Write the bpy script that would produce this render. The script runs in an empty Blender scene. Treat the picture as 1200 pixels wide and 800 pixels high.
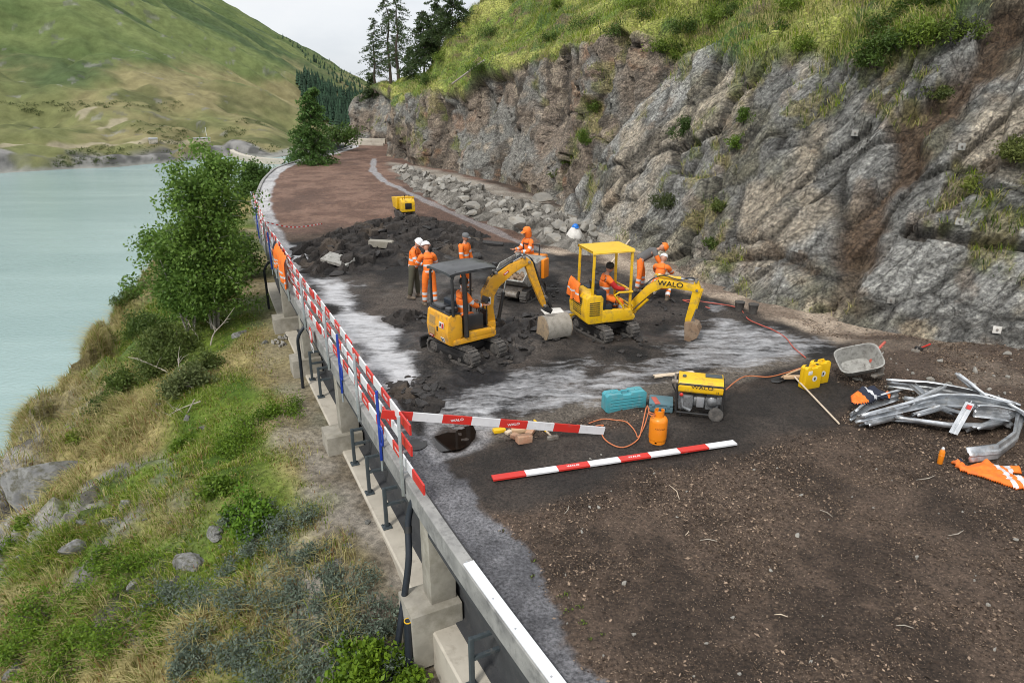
import bpy, bmesh, math, random
import numpy as np
from mathutils import Vector, Matrix, Euler
from mathutils.bvhtree import BVHTree

rng = np.random.default_rng(11)
random.seed(11)
R = math.radians
scene = bpy.context.scene
COL = scene.collection

# ---------------------------------------------------------------- camera model of the photograph
PITCH = R(20.5); FPX = 800.0; CAMH = 5.7
CT, ST = math.cos(PITCH), math.sin(PITCH)

def ray(px, py):
    u = (px - 600) / FPX; v = (py - 400) / FPX
    return Vector((u, CT - v * ST, -ST - v * CT))

def G(px, py, z=0.0):
    d = ray(px, py); t = (z - CAMH) / d.z
    return Vector((d.x * t, d.y * t, z))

def atY(px, py, Y):
    d = ray(px, py); t = Y / d.y
    return Vector((d.x * t, Y, CAMH + d.z * t))

# ---------------------------------------------------------------- numpy noise
def _hash(ix, iy, iz, seed):
    n = (ix.astype(np.int64) * 374761393 + iy.astype(np.int64) * 668265263 + iz.astype(np.int64) * 1274126177 + seed * 974711) & 0xFFFFFFFF
    n = ((n ^ (n >> 13)) * 1274126177) & 0xFFFFFFFF
    n = ((n ^ (n >> 16)) * 2246822519) & 0xFFFFFFFF
    return ((n ^ (n >> 15)) & 0xFFFFFF) / float(0xFFFFFF)

def vnoise(P, seed=0):
    P = np.asarray(P, float)
    i = np.floor(P); f = P - i; f = f * f * (3 - 2 * f)
    x, y, z = i[:, 0], i[:, 1], i[:, 2]
    r = 0
    for dx in (0, 1):
        wx = f[:, 0] if dx else 1 - f[:, 0]
        for dy in (0, 1):
            wy = f[:, 1] if dy else 1 - f[:, 1]
            for dz in (0, 1):
                wz = f[:, 2] if dz else 1 - f[:, 2]
                r = r + wx * wy * wz * _hash(x + dx, y + dy, z + dz, seed)
    return r * 2 - 1

def fbm(P, octv=4, seed=0, lac=2.03, gain=0.5):
    P = np.asarray(P, float); a = 1.0; s = 0; tot = 0
    for k in range(octv):
        s = s + a * vnoise(P, seed + k * 17); tot += a
        P = P * lac + 13.7; a *= gain
    return s / tot * 1.6

def worley(P, seed=0):
    P = np.asarray(P, float); i = np.floor(P)
    d1 = np.full(len(P), 9e9); d2 = np.full(len(P), 9e9); idv = np.zeros(len(P)); idw = np.zeros(len(P))
    vec = np.zeros((len(P), 3))
    for dx in (-1, 0, 1):
        for dy in (-1, 0, 1):
            for dz in (-1, 0, 1):
                c = i + np.array((dx, dy, dz))
                hx = _hash(c[:, 0], c[:, 1], c[:, 2], seed); hy = _hash(c[:, 0], c[:, 1], c[:, 2], seed + 7); hz = _hash(c[:, 0], c[:, 1], c[:, 2], seed + 19)
                q = c + np.stack((hx, hy, hz), 1); dv = P - q
                d = (dv ** 2).sum(1)
                m = d < d1
                d2 = np.where(m, d1, np.minimum(d2, d)); d1 = np.where(m, d, d1)
                idv = np.where(m, hx, idv); idw = np.where(m, hy, idw); vec[m] = dv[m]
    return np.sqrt(d1), np.sqrt(d2), idv, idw, vec

def sstep(a, b, x):
    t = np.clip((x - a) / (b - a), 0, 1); return t * t * (3 - 2 * t)

def mixc(a, b, t):
    t = np.asarray(t)[:, None]
    return np.asarray(a) * (1 - t) + np.asarray(b) * t

def poly_sd(P2, poly):
    """signed distance (negative inside) of points to a polygon"""
    P2 = np.asarray(P2)[:, :2]; poly = np.asarray([(p[0], p[1]) for p in poly])
    n = len(poly); d = np.full(len(P2), 9e9); ins = np.zeros(len(P2), bool)
    for k in range(n):
        a = poly[k]; b = poly[(k + 1) % n]; e = b - a; w = P2 - a
        t = np.clip((w @ e) / max(e @ e, 1e-9), 0, 1)
        q = w - t[:, None] * e
        d = np.minimum(d, (q ** 2).sum(1))
        c = ((a[1] > P2[:, 1]) != (b[1] > P2[:, 1]))
        xi = (b[0] - a[0]) * (P2[:, 1] - a[1]) / (b[1] - a[1] if abs(b[1] - a[1]) > 1e-9 else 1e-9) + a[0]
        ins ^= c & (P2[:, 0] < xi)
    d = np.sqrt(d)
    return np.where(ins, -d, d)

# ---------------------------------------------------------------- materials
M = {}
def nodes_of(name):
    m = bpy.data.materials.new(name); m.use_nodes = True
    nt = m.node_tree; b = nt.nodes['Principled BSDF']
    return m, nt, b

def N(nt, typ, **kw):
    n = nt.nodes.new(typ)
    for k, v in kw.items():
        if k in n.inputs: n.inputs[k].default_value = v
        else: setattr(n, k, v)
    return n

def noise_node(nt, scale, detail=4, rough=0.55, coord='Object', vec=None, stretch=None, rot=None):
    tc = nt.nodes.new('ShaderNodeTexCoord'); n = nt.nodes.new('ShaderNodeTexNoise')
    n.inputs['Scale'].default_value = scale; n.inputs['Detail'].default_value = detail; n.inputs['Roughness'].default_value = rough
    src = vec if vec is not None else tc.outputs[coord]
    if stretch or rot:
        mp = nt.nodes.new('ShaderNodeMapping')
        if rot: mp.inputs['Rotation'].default_value = rot
        if stretch: mp.inputs['Scale'].default_value = stretch
        nt.links.new(src, mp.inputs['Vector']); src = mp.outputs['Vector']
    nt.links.new(src, n.inputs['Vector'])
    return n

def ramp(nt, fac, stops):
    r = nt.nodes.new('ShaderNodeValToRGB'); e = r.color_ramp.elements
    while len(e) < len(stops): e.new(0.5)
    for k, (p, c) in enumerate(stops):
        e[k].position = p; e[k].color = (*c, 1) if len(c) == 3 else c
    nt.links.new(fac, r.inputs['Fac']); return r

def mixn(nt, fac, a, b, mode='MIX'):
    m = nt.nodes.new('ShaderNodeMix'); m.data_type = 'RGBA'; m.blend_type = mode
    for key, val in (('Factor', fac), ('A', a), ('B', b)):
        sock = [s for s in m.inputs if s.name == key and (s.type == 'RGBA' or key == 'Factor' and s.type == 'VALUE')][0]
        if hasattr(val, 'is_linked') or hasattr(val, 'links'): nt.links.new(val, sock)
        elif isinstance(val, (int, float)): sock.default_value = val
        else: sock.default_value = (*val, 1)
    return [s for s in m.outputs if s.type == 'RGBA'][0]

def bump(nt, b, height, strength=0.3, dist=0.02):
    bp = nt.nodes.new('ShaderNodeBump'); bp.inputs['Strength'].default_value = strength; bp.inputs['Distance'].default_value = dist
    nt.links.new(height, bp.inputs['Height']); nt.links.new(bp.outputs['Normal'], b.inputs['Normal']); return bp

def pmat(name, c1, c2=None, scale=6.0, rough=0.5, metal=0.0, bstr=0.0, bscale=40.0, dirt=None, dlo=0.5, dhi=0.75, dscale=None, coat=0.0, rvar=0.0):
    """paint / concrete / cloth: two tones of the thing's own colour, patches of dirt, a fine relief"""
    if name in M: return M[name]
    m, nt, b = nodes_of(name)
    c2 = c2 or tuple(x * 0.82 for x in c1)
    n = noise_node(nt, scale, 5)
    col = ramp(nt, n.outputs['Fac'], [(0.35, c2), (0.65, c1)]).outputs['Color']
    if dirt:
        n2 = noise_node(nt, dscale or scale * 1.7, 8, 0.65)
        f = ramp(nt, n2.outputs['Fac'], [(dlo, (0, 0, 0)), (dhi, (1, 1, 1))])
        col = mixn(nt, f.outputs['Color'], col, dirt)
        rr = nt.nodes.new('ShaderNodeMapRange'); rr.inputs['To Min'].default_value = rough; rr.inputs['To Max'].default_value = 0.9
        nt.links.new(f.outputs['Color'], rr.inputs['Value']); nt.links.new(rr.outputs['Result'], b.inputs['Roughness'])
    else:
        b.inputs['Roughness'].default_value = rough
    nt.links.new(col, b.inputs['Base Color']); b.inputs['Metallic'].default_value = metal
    if coat: b.inputs['Coat Weight'].default_value = coat
    if bstr:
        n3 = noise_node(nt, bscale, 6, 0.6); bump(nt, b, n3.outputs['Fac'], bstr, 0.01)
    M[name] = m; return m

DUST = (0.13, 0.115, 0.10)
MUD = (0.06, 0.052, 0.046)
pmat('paint_amber', (0.72, 0.36, 0.018), (0.66, 0.31, 0.015), 3, 0.38, dirt=(0.20, 0.13, 0.065), dlo=0.50, dhi=0.78, dscale=7, bstr=0.05)
pmat('paint_yellow', (0.76, 0.47, 0.010), (0.70, 0.41, 0.010), 3, 0.38, dirt=(0.24, 0.17, 0.06), dlo=0.50, dhi=0.78, dscale=7, bstr=0.05)
pmat('roof_yellow', (0.74, 0.47, 0.03), (0.68, 0.42, 0.025), 3, 0.45, dirt=(0.42, 0.35, 0.16), dlo=0.55, dhi=0.9)
pmat('black_steel', (0.018, 0.018, 0.019), (0.028, 0.027, 0.026), 6, 0.45, dirt=DUST, dlo=0.6, dhi=0.95)
pmat('canopy_black', (0.045, 0.047, 0.05), (0.028, 0.029, 0.031), 4, 0.28, dirt=(0.12, 0.12, 0.12), dlo=0.55, dhi=0.9)
pmat('rubber', (0.055, 0.052, 0.049), (0.085, 0.079, 0.073), 8, 0.8, dirt=(0.15, 0.135, 0.12), dlo=0.48, dhi=0.72, bstr=0.25)
pmat('seat_navy', (0.012, 0.018, 0.028), None, 6, 0.55, dirt=DUST, dlo=0.62, dhi=0.95)
pmat('worn_steel', (0.30, 0.28, 0.25), (0.20, 0.18, 0.16), 9, 0.55, 0.35, dirt=(0.16, 0.12, 0.085), dlo=0.45, dhi=0.7, bstr=0.2)
pmat('bucket_rust', (0.20, 0.125, 0.075), (0.26, 0.19, 0.13), 7, 0.7, 0.1, dirt=(0.08, 0.06, 0.05), dlo=0.52, dhi=0.75, bstr=0.3)
pmat('bucket_side', (0.36, 0.27, 0.17), (0.28, 0.215, 0.145), 8, 0.75, 0.0, dirt=(0.14, 0.12, 0.10), dlo=0.5, dhi=0.75, bstr=0.25)
pmat('bucket_grey', (0.33, 0.31, 0.27), (0.26, 0.24, 0.205), 6, 0.7, 0.05, dirt=(0.16, 0.145, 0.12), dlo=0.5, dhi=0.75, bstr=0.25)
pmat('chrome', (0.6, 0.6, 0.6), (0.5, 0.5, 0.5), 6, 0.2, 1.0)
pmat('galvanised', (0.56, 0.58, 0.60), (0.42, 0.44, 0.46), 5, 0.42, 0.75, dirt=(0.30, 0.29, 0.27), dlo=0.55, dhi=0.8, bstr=0.1)
pmat('guardrail_steel', (0.70, 0.72, 0.74), (0.36, 0.38, 0.40), 5, 0.30, 0.8, dirt=(0.34, 0.32, 0.29), dlo=0.52, dhi=0.75, bstr=0.15)
pmat('steel_dark_paint', (0.075, 0.095, 0.105), (0.06, 0.075, 0.085), 5, 0.5, 0.2, dirt=(0.17, 0.16, 0.145), dlo=0.55, dhi=0.85)
pmat('concrete', (0.38, 0.355, 0.30), (0.25, 0.232, 0.195), 2.6, 0.85, dirt=(0.15, 0.135, 0.095), dlo=0.47, dhi=0.78, dscale=2.1, bstr=0.3)
pmat('concrete_pale', (0.50, 0.46, 0.385), (0.40, 0.365, 0.305), 1.8, 0.85, dirt=(0.24, 0.21, 0.165), dlo=0.54, dhi=0.8, bstr=0.3)
pmat('kerb_concrete', (0.31, 0.305, 0.29), (0.20, 0.197, 0.19), 3, 0.75, dirt=(0.11, 0.11, 0.11), dlo=0.5, dhi=0.75, bstr=0.35, bscale=60)
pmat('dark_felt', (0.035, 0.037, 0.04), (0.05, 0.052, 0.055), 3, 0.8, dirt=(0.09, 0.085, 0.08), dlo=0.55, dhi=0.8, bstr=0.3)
pmat('white_metal', (0.72, 0.73, 0.76), (0.66, 0.67, 0.70), 3, 0.45, dirt=(0.46, 0.45, 0.43), dlo=0.6, dhi=0.85)
pmat('sign_red', (0.58, 0.025, 0.018), (0.52, 0.03, 0.022), 4, 0.42, dirt=(0.32, 0.10, 0.08), dlo=0.58, dhi=0.85)
pmat('sign_white', (0.70, 0.70, 0.71), (0.62, 0.62, 0.635), 4, 0.42, dirt=(0.42, 0.40, 0.38), dlo=0.58, dhi=0.85)
pmat('post_blue', (0.012, 0.045, 0.33), (0.01, 0.035, 0.26), 4, 0.4)
pmat('pipe_black', (0.012, 0.016, 0.024), (0.02, 0.025, 0.034), 4, 0.45, dirt=(0.07, 0.07, 0.065), dlo=0.6, dhi=0.9)
pmat('wood', (0.55, 0.39, 0.24), (0.45, 0.30, 0.175), 9, 0.7, dirt=(0.28, 0.2, 0.14), dlo=0.58, dhi=0.85)
pmat('wood_pale', (0.62, 0.52, 0.40), (0.52, 0.42, 0.31), 9, 0.7, dirt=(0.3, 0.25, 0.2), dlo=0.58, dhi=0.85)
pmat('brick_red', (0.46, 0.22, 0.13), (0.40, 0.26, 0.17), 7, 0.85, dirt=(0.5, 0.40, 0.28), dlo=0.5, dhi=0.75, bstr=0.3)
pmat('teal_plastic', (0.055, 0.28, 0.33), (0.07, 0.32, 0.37), 4, 0.45, dirt=(0.18, 0.28, 0.29), dlo=0.5, dhi=0.8)
pmat('grey_blue_plastic', (0.07, 0.15, 0.185), (0.09, 0.18, 0.21), 4, 0.5, dirt=(0.14, 0.17, 0.18), dlo=0.5, dhi=0.8)
pmat('gas_orange', (0.80, 0.245, 0.012), (0.74, 0.22, 0.012), 4, 0.35, dirt=(0.45, 0.16, 0.03), dlo=0.6, dhi=0.9)
pmat('case_yellow', (0.76, 0.47, 0.008), (0.70, 0.42, 0.008), 4, 0.42, dirt=(0.42, 0.29, 0.03), dlo=0.58, dhi=0.85)
pmat('hose_orange', (0.60, 0.20, 0.08), (0.5, 0.15, 0.06), 6, 0.5, dirt=(0.3, 0.18, 0.12), dlo=0.58, dhi=0.85)
pmat('cable_red', (0.50, 0.10, 0.07), (0.42, 0.09, 0.06), 6, 0.5, dirt=(0.2, 0.1, 0.08), dlo=0.55, dhi=0.85)
pmat('hivis', (0.90, 0.20, 0.018), (0.82, 0.16, 0.012), 5, 0.72, bstr=0.35, bscale=14, dirt=(0.36, 0.12, 0.05), dlo=0.52, dhi=0.8)
pmat('reflective', (0.66, 0.67, 0.69), (0.56, 0.57, 0.59), 9, 0.45, 0.1)
pmat('khaki_cloth', (0.085, 0.082, 0.055), (0.065, 0.062, 0.042), 5, 0.9, bstr=0.3, bscale=16)
pmat('navy_cloth', (0.012, 0.016, 0.032), (0.02, 0.024, 0.042), 6, 0.9, bstr=0.3, bscale=16)
pmat('grey_cloth', (0.14, 0.135, 0.13), (0.10, 0.10, 0.10), 6, 0.9, bstr=0.3, bscale=16)
pmat('red_cloth', (0.50, 0.02, 0.018), (0.42, 0.015, 0.015), 6, 0.85, bstr=0.3, bscale=16)
pmat('boot_leather', (0.16, 0.12, 0.085), (0.10, 0.08, 0.06), 7, 0.7)
pmat('skin', (0.50, 0.27, 0.18), (0.44, 0.22, 0.145), 12, 0.55)
pmat('hair_dark', (0.012, 0.010, 0.009), (0.02, 0.016, 0.013), 20, 0.7, bstr=0.4, bscale=120)
pmat('helmet_white', (0.76, 0.77, 0.78), (0.70, 0.71, 0.72), 5, 0.3)
pmat('helmet_orange', (0.85, 0.19, 0.015), (0.80, 0.16, 0.012), 5, 0.3)
pmat('helmet_blue', (0.015, 0.17, 0.60), (0.012, 0.15, 0.52), 5, 0.3)
pmat('cap_grey', (0.16, 0.165, 0.17), (0.12, 0.125, 0.13), 8, 0.9)
pmat('sack_white', (0.66, 0.64, 0.60), (0.52, 0.50, 0.46), 6, 0.85, bstr=0.5, bscale=14)
pmat('engine_grey', (0.27, 0.28, 0.29), (0.17, 0.175, 0.18), 12, 0.45, 0.5, dirt=(0.07, 0.065, 0.06), dlo=0.5, dhi=0.75)
pmat('lettering_black', (0.02, 0.02, 0.02), None, 5, 0.5)
pmat('lettering_white', (0.74, 0.74, 0.75), None, 5, 0.5)
pmat('decal_white', (0.72, 0.72, 0.71), None, 5, 0.4)
pmat('decal_red', (0.50, 0.02, 0.02), None, 5, 0.4)
pmat('grille_tan', (0.40, 0.26, 0.09), (0.30, 0.19, 0.07), 60, 0.6, bstr=0.6, bscale=140)
pmat('tub_grey', (0.36, 0.355, 0.33), (0.26, 0.255, 0.235), 6, 0.7, 0.2, dirt=(0.12, 0.11, 0.10), dlo=0.5, dhi=0.72, bstr=0.25)
pmat('eye_dark', (0.02, 0.015, 0.012), None, 5, 0.3)
pmat('asphalt_chunk', (0.018, 0.017, 0.017), (0.034, 0.031, 0.030), 7, 0.75, dirt=(0.12, 0.105, 0.09), dlo=0.55, dhi=0.75, bstr=0.7, bscale=30)
pmat('rubble_stone', (0.38, 0.365, 0.325), (0.22, 0.21, 0.19), 1.6, 0.9, dirt=(0.20, 0.17, 0.13), dlo=0.5, dhi=0.72, bstr=0.6, bscale=14)
pmat('slope_stone', (0.23, 0.23, 0.22), (0.10, 0.10, 0.098), 7, 0.9, dirt=(0.075, 0.072, 0.05), dlo=0.46, dhi=0.62, bstr=1.0, bscale=9)
pmat('bark_pale', (0.42, 0.40, 0.35), (0.22, 0.2, 0.17), 9, 0.9, bstr=0.5, bscale=20)
pmat('bark_dark', (0.085, 0.065, 0.05), (0.05, 0.04, 0.032), 9, 0.95, bstr=0.6, bscale=20)
pmat('dead_wood', (0.42, 0.38, 0.32), (0.30, 0.265, 0.22), 9, 0.9, bstr=0.4, bscale=20)

def vcol_mat(name, rough=0.85, fine=0.25, fscale=18, bstr=0.4, bscale=12, bdist=0.05, transl=0.0, spec=0.3):
    """material whose colour is the per-vertex colour of the mesh, broken up by fine noise"""
    m, nt, b = nodes_of(name)
    at = nt.nodes.new('ShaderNodeAttribute'); at.attribute_name = 'Col'
    col = at.outputs['Color']
    if fine:
        n = noise_node(nt, fscale, 6, 0.62)
        mr = nt.nodes.new('ShaderNodeMapRange'); mr.inputs['From Min'].default_value = 0.3; mr.inputs['From Max'].default_value = 0.7
        mr.inputs['To Min'].default_value = 1 - fine; mr.inputs['To Max'].default_value = 1 + fine
        nt.links.new(n.outputs['Fac'], mr.inputs['Value'])
        vm = nt.nodes.new('ShaderNodeVectorMath'); vm.operation = 'SCALE'
        nt.links.new(col, vm.inputs[0]); nt.links.new(mr.outputs['Result'], vm.inputs['Scale']); col = vm.outputs['Vector']
    nt.links.new(col, b.inputs['Base Color']); b.inputs['Roughness'].default_value = rough
    b.inputs['Specular IOR Level'].default_value = spec
    if bstr:
        n3 = noise_node(nt, bscale, 8, 0.65); bump(nt, b, n3.outputs['Fac'], bstr, bdist)
    if transl:
        tr = nt.nodes.new('ShaderNodeBsdfTranslucent'); mx = nt.nodes.new('ShaderNodeMixShader'); mx.inputs[0].default_value = transl
        nt.links.new(col, tr.inputs['Color']); nt.links.new(b.outputs[0], mx.inputs[1]); nt.links.new(tr.outputs[0], mx.inputs[2])
        out = nt.nodes['Material Output']; nt.links.new(mx.outputs[0], out.inputs['Surface'])
    M[name] = m; return m

vcol_mat('leaves', 0.6, 0, 1, 0, transl=0.32, spec=0.3)
vcol_mat('grass_blades', 0.75, 0, 1, 0, transl=0.25, spec=0.2)
vcol_mat('chips', 0.9, 0, 1, 0)

# ---------------------------------------------------------------- tagging
def tag(o, label=None, cat=None, group=None, kind=None):
    if label: o['label'] = label
    if cat: o['category'] = cat
    if group: o['group'] = group
    if kind: o['kind'] = kind
    return o

def thing(name, label, cat, loc=(0, 0, 0), rz=0.0, group=None, rot=None):
    o = bpy.data.objects.new(name, None); COL.objects.link(o)
    o.location = loc; o.rotation_euler = rot if rot else (0, 0, rz); o.empty_display_size = 0.2
    return tag(o, label, cat, group)

def link(name, me, parent=None):
    o = bpy.data.objects.new(name, me); COL.objects.link(o)
    if parent is not None: o.parent = parent
    return o

def copy_tree(o, parent=None):
    c = o.copy(); COL.objects.link(c); c.parent = parent
    for ch in list(o.children): copy_tree(ch, c)
    return c

def np_mesh(name, V, Fc, mats, col=None, extra=None, smooth=True, mi=None, sharp=None):
    """fast mesh from numpy arrays; Fc is (n,k) of equal-sized polygons"""
    me = bpy.data.meshes.new(name); V = np.asarray(V, np.float32); Fc = np.asarray(Fc, np.int32)
    me.vertices.add(len(V)); me.vertices.foreach_set('co', V.ravel())
    k = Fc.shape[1]
    me.loops.add(Fc.size); me.loops.foreach_set('vertex_index', Fc.ravel())
    me.polygons.add(len(Fc)); me.polygons.foreach_set('loop_start', np.arange(0, Fc.size, k, dtype=np.int32))
    try: me.polygons.foreach_set('loop_total', np.full(len(Fc), k, np.int32))
    except Exception: pass
    me.polygons.foreach_set('use_smooth', np.full(len(Fc), smooth))
    if mi is not None: me.polygons.foreach_set('material_index', np.asarray(mi, np.int32))
    for m in (mats if isinstance(mats, (list, tuple)) else [mats]): me.materials.append(m)
    for nm, arr in ((('Col', col),) if col is not None else ()) + tuple((extra or {}).items()):
        arr = np.asarray(arr, np.float32)
        if arr.shape[1] == 3: arr = np.concatenate((arr, np.ones((len(arr), 1), np.float32)), 1)
        a = me.color_attributes.new(nm, 'FLOAT_COLOR', 'POINT'); a.data.foreach_set('color', arr.ravel())
    me.update(calc_edges=True); me.validate()
    if sharp: me.set_sharp_from_angle(angle=R(sharp))
    return me

def grid_faces(nr, nc):
    i = np.arange(nr - 1)[:, None] * nc + np.arange(nc - 1)[None, :]
    return np.stack((i, i + 1, i + nc + 1, i + nc), -1).reshape(-1, 4)

# ---------------------------------------------------------------- mesh builder
class MB:
    def __init__(s): s.v = []; s.f = []; s.mi = []
    def raw(s, vs, fs, mi=0):
        o = len(s.v); s.v += [Vector(v) for v in vs]; s.f += [tuple(i + o for i in f) for f in fs]; s.mi += [mi] * len(fs); return s
    def bm(s, bm, mi=0, mat=None):
        bm.verts.index_update(); o = len(s.v)
        s.v += [(mat @ v.co) if mat else v.co.copy() for v in bm.verts]
        for f in bm.faces: s.f.append(tuple(v.index + o for v in f.verts)); s.mi.append(mi)
        bm.free(); return s
    def box(s, c, size, rot=None, bev=0.0, mi=0, taper=None):
        bm = bmesh.new(); bmesh.ops.create_cube(bm, size=1)
        for v in bm.verts:
            tx = taper if (taper and v.co.z > 0) else (1, 1)
            v.co = Vector((v.co.x * size[0] * tx[0], v.co.y * size[1] * tx[1], v.co.z * size[2]))
        if bev: bmesh.ops.bevel(bm, geom=list(bm.edges), offset=bev, segments=2, affect='EDGES', profile=0.6)
        m = Matrix.Translation(c) @ (Euler(rot).to_matrix().to_4x4() if rot is not None and not isinstance(rot, Matrix) else (rot.to_4x4() if rot is not None else Matrix()))
        return s.bm(bm, mi, m)
    def bar(s, p0, p1, w, h, bev=0.0, mi=0, up=(0, 0, 1)):
        p0, p1 = Vector(p0), Vector(p1); d = p1 - p0; x = d.normalized(); u = Vector(up)
        if abs(x.dot(u)) > 0.98: u = Vector((1, 0, 0))
        y = u.cross(x).normalized(); z = x.cross(y)
        rot = Matrix((x, y, z)).transposed()
        return s.box((p0 + p1) / 2, (d.length, w, h), rot, bev, mi)
    def prism(s, pts, y0, y1, bev=0.0, mi=0, mat=None):
        """profile in local XZ, extruded along Y"""
        bm = bmesh.new()
        a = [bm.verts.new((p[0], y0, p[1])) for p in pts]; f = bm.faces.new(a)
        r = bmesh.ops.extrude_face_region(bm, geom=[f]); vs = [g for g in r['geom'] if isinstance(g, bmesh.types.BMVert)]
        bmesh.ops.translate(bm, verts=vs, vec=(0, y1 - y0, 0)); bmesh.ops.recalc_face_normals(bm, faces=list(bm.faces))
        if bev: bmesh.ops.bevel(bm, geom=list(bm.edges), offset=bev, segments=2, affect='EDGES', profile=0.6)
        return s.bm(bm, mi, mat)
    def tube(s, pts, r, seg=8, mi=0, caps=True):
        pts = [Vector(p) for p in pts]; n = len(pts); rs = r if isinstance(r, (list, tuple)) else [r] * n
        t0 = (pts[1] - pts[0]).normalized(); u = t0.orthogonal().normalized(); vs = []; fs = []
        for k, p in enumerate(pts):
            t = (pts[min(k + 1, n - 1)] - pts[max(k - 1, 0)]).normalized()
            u = (u - t * u.dot(t)).normalized(); w = t.cross(u)
            for j in range(seg):
                a = 2 * math.pi * j / seg; vs.append(p + (u * math.cos(a) + w * math.sin(a)) * rs[k])
        for k in range(n - 1):
            for j in range(seg): fs.append((k * seg + j, k * seg + (j + 1) % seg, (k + 1) * seg + (j + 1) % seg, (k + 1) * seg + j))
        if caps: fs.append(tuple(reversed(range(seg)))); fs.append(tuple((n - 1) * seg + j for j in range(seg)))
        return s.raw(vs, fs, mi)
    def lathe(s, prof, c=(0, 0, 0), seg=20, mi=0, axis=None):
        """profile (r,z) around local z"""
        q = Vector((0, 0, 1)).rotation_difference(Vector(axis)).to_matrix() if axis is not None else Matrix.Identity(3)
        vs = []; fs = []; n = len(prof)
        for (r, z) in prof:
            for j in range(seg):
                a = 2 * math.pi * j / seg; vs.append(q @ Vector((max(r, 1e-4) * math.cos(a), max(r, 1e-4) * math.sin(a), z)) + Vector(c))
        for k in range(n - 1):
            for j in range(seg): fs.append((k * seg + j, k * seg + (j + 1) % seg, (k + 1) * seg + (j + 1) % seg, (k + 1) * seg + j))
        fs.append(tuple(reversed(range(seg)))); fs.append(tuple((n - 1) * seg + j for j in range(seg)))
        return s.raw(vs, fs, mi)
    def beam2d(s, pts, hh, y0, y1, bev=0.0, mi=0, mat=None):
        """plate beam whose centre line is pts in XZ with half heights hh"""
        n = len(pts); up = []; dn = []
        for k in range(n):
            a = Vector(pts[max(k - 1, 0)]); b = Vector(pts[min(k + 1, n - 1)]); t = (b - a).normalized(); nr = Vector((-t.y, t.x))
            p = Vector(pts[k]); up.append(p + nr * hh[k]); dn.append(p - nr * hh[k])
        return s.prism([(p.x, p.y) for p in up + dn[::-1]], y0, y1, bev, mi, mat)
    def mesh(s, name, mats, sharp=38):
        me = bpy.data.meshes.new(name); me.from_pydata([tuple(v) for v in s.v], [], s.f)
        for m in (mats if isinstance(mats, (list, tuple)) else [mats]): me.materials.append(m)
        me.polygons.foreach_set('material_index', s.mi); me.polygons.foreach_set('use_smooth', [True] * len(s.f))
        me.update(); me.set_sharp_from_angle(angle=R(sharp)); return me
    def build(s, name, mats, parent=None, sharp=38):
        mats = [M[m] if isinstance(m, str) else m for m in (mats if isinstance(mats, (list, tuple)) else [mats])]
        return link(name, s.mesh(name, mats, sharp), parent)

def eval_mesh(o):
    dg = bpy.context.evaluated_depsgraph_get(); dg.update()
    return bpy.data.meshes.new_from_object(o.evaluated_get(dg), depsgraph=dg)

TEXTS = {}
def text_mesh(txt, mat, bold=0.0):
    key = (txt, mat, bold)
    if key not in TEXTS:
        cu = bpy.data.curves.new('lettering', 'FONT'); cu.body = txt; cu.align_x = 'CENTER'; cu.align_y = 'CENTER'; cu.size = 1; cu.extrude = 0.01; cu.offset = bold
        o = bpy.data.objects.new('lettering', cu); COL.objects.link(o)
        me = eval_mesh(o); me.materials.clear(); me.materials.append(M[mat])
        bpy.data.objects.remove(o); TEXTS[key] = me
    return TEXTS[key]

def lettering(txt, mat, parent, loc, size, rot, name='lettering', bold=0.0):
    o = link(name, text_mesh(txt, mat, bold), parent); o.location = loc
    o.scale = (size, size, size) if not isinstance(size, tuple) else size
    if isinstance(rot, Matrix): o.rotation_euler = rot.to_euler()
    else: o.rotation_euler = rot
    return o
# ---------------------------------------------------------------- people
def V3(*a): return Vector(a)

def joints(pose):
    """forward kinematics; the figure faces +X, its left is +Y"""
    g = lambda k, d: pose.get(k, d)
    hp = g('hip', 0.92); lean = R(g('lean', 0)); tw = g('tilt', 0)
    J = {}; P = V3(g('px', 0), 0, hp); J['pelvis'] = P
    l2 = lean + R(g('curve', 4)); D1 = V3(math.sin(lean), 0, math.cos(lean)); D2 = V3(math.sin(l2), 0, math.cos(l2))
    J['waist'] = P + D1 * 0.16; J['chest'] = J['waist'] + D2 * 0.20; J['neck'] = J['chest'] + D2 * 0.15
    hl = l2 + R(g('head', 8)); hy = R(g('headyaw', 0)); hd = V3(math.sin(hl), 0, math.cos(hl))
    J['headbase'] = J['neck'] + hd * 0.07; J['headdir'] = hd; J['headyaw'] = hy
    fw = V3(math.cos(l2), 0, -math.sin(l2))
    for s, sg in (('L', 1), ('R', -1)):
        sh = J['chest'] + D2 * 0.075 + V3(0, 0.178 * sg, 0); J['sh' + s] = sh
        p, ab, el, inw = pose.get('arm' + s, (8, 13, 12, 0)); p = R(p); ab = R(ab); el = R(el); inw = R(inw)
        d = V3(math.sin(p) * math.cos(ab), math.sin(ab) * sg, -math.cos(p) * math.cos(ab)); J['el' + s] = sh + d * 0.29
        d2 = V3(math.sin(p + el) * math.cos(inw), -math.sin(inw) * sg, -math.cos(p + el) * math.cos(inw)); J['wr' + s] = J['el' + s] + d2 * 0.245; J['hd' + s] = d2
        hip = P + V3(0, 0.095 * sg, -0.03); J['hip' + s] = hip
        th, kn, spread = pose.get('leg' + s, (2, 4, 3)); th = R(th); kn = R(kn); sp = R(spread)
        d = V3(math.sin(th) * math.cos(sp), math.sin(sp) * sg, -math.cos(th) * math.cos(sp)); J['kn' + s] = hip + d * 0.42
        d2 = V3(math.sin(th - kn), math.sin(sp) * 0.5 * sg, -math.cos(th - kn)); J['an' + s] = J['kn' + s] + d2.normalized() * 0.40
        J['ft' + s] = pose.get('foot' + s, 0)
    return J

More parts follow.
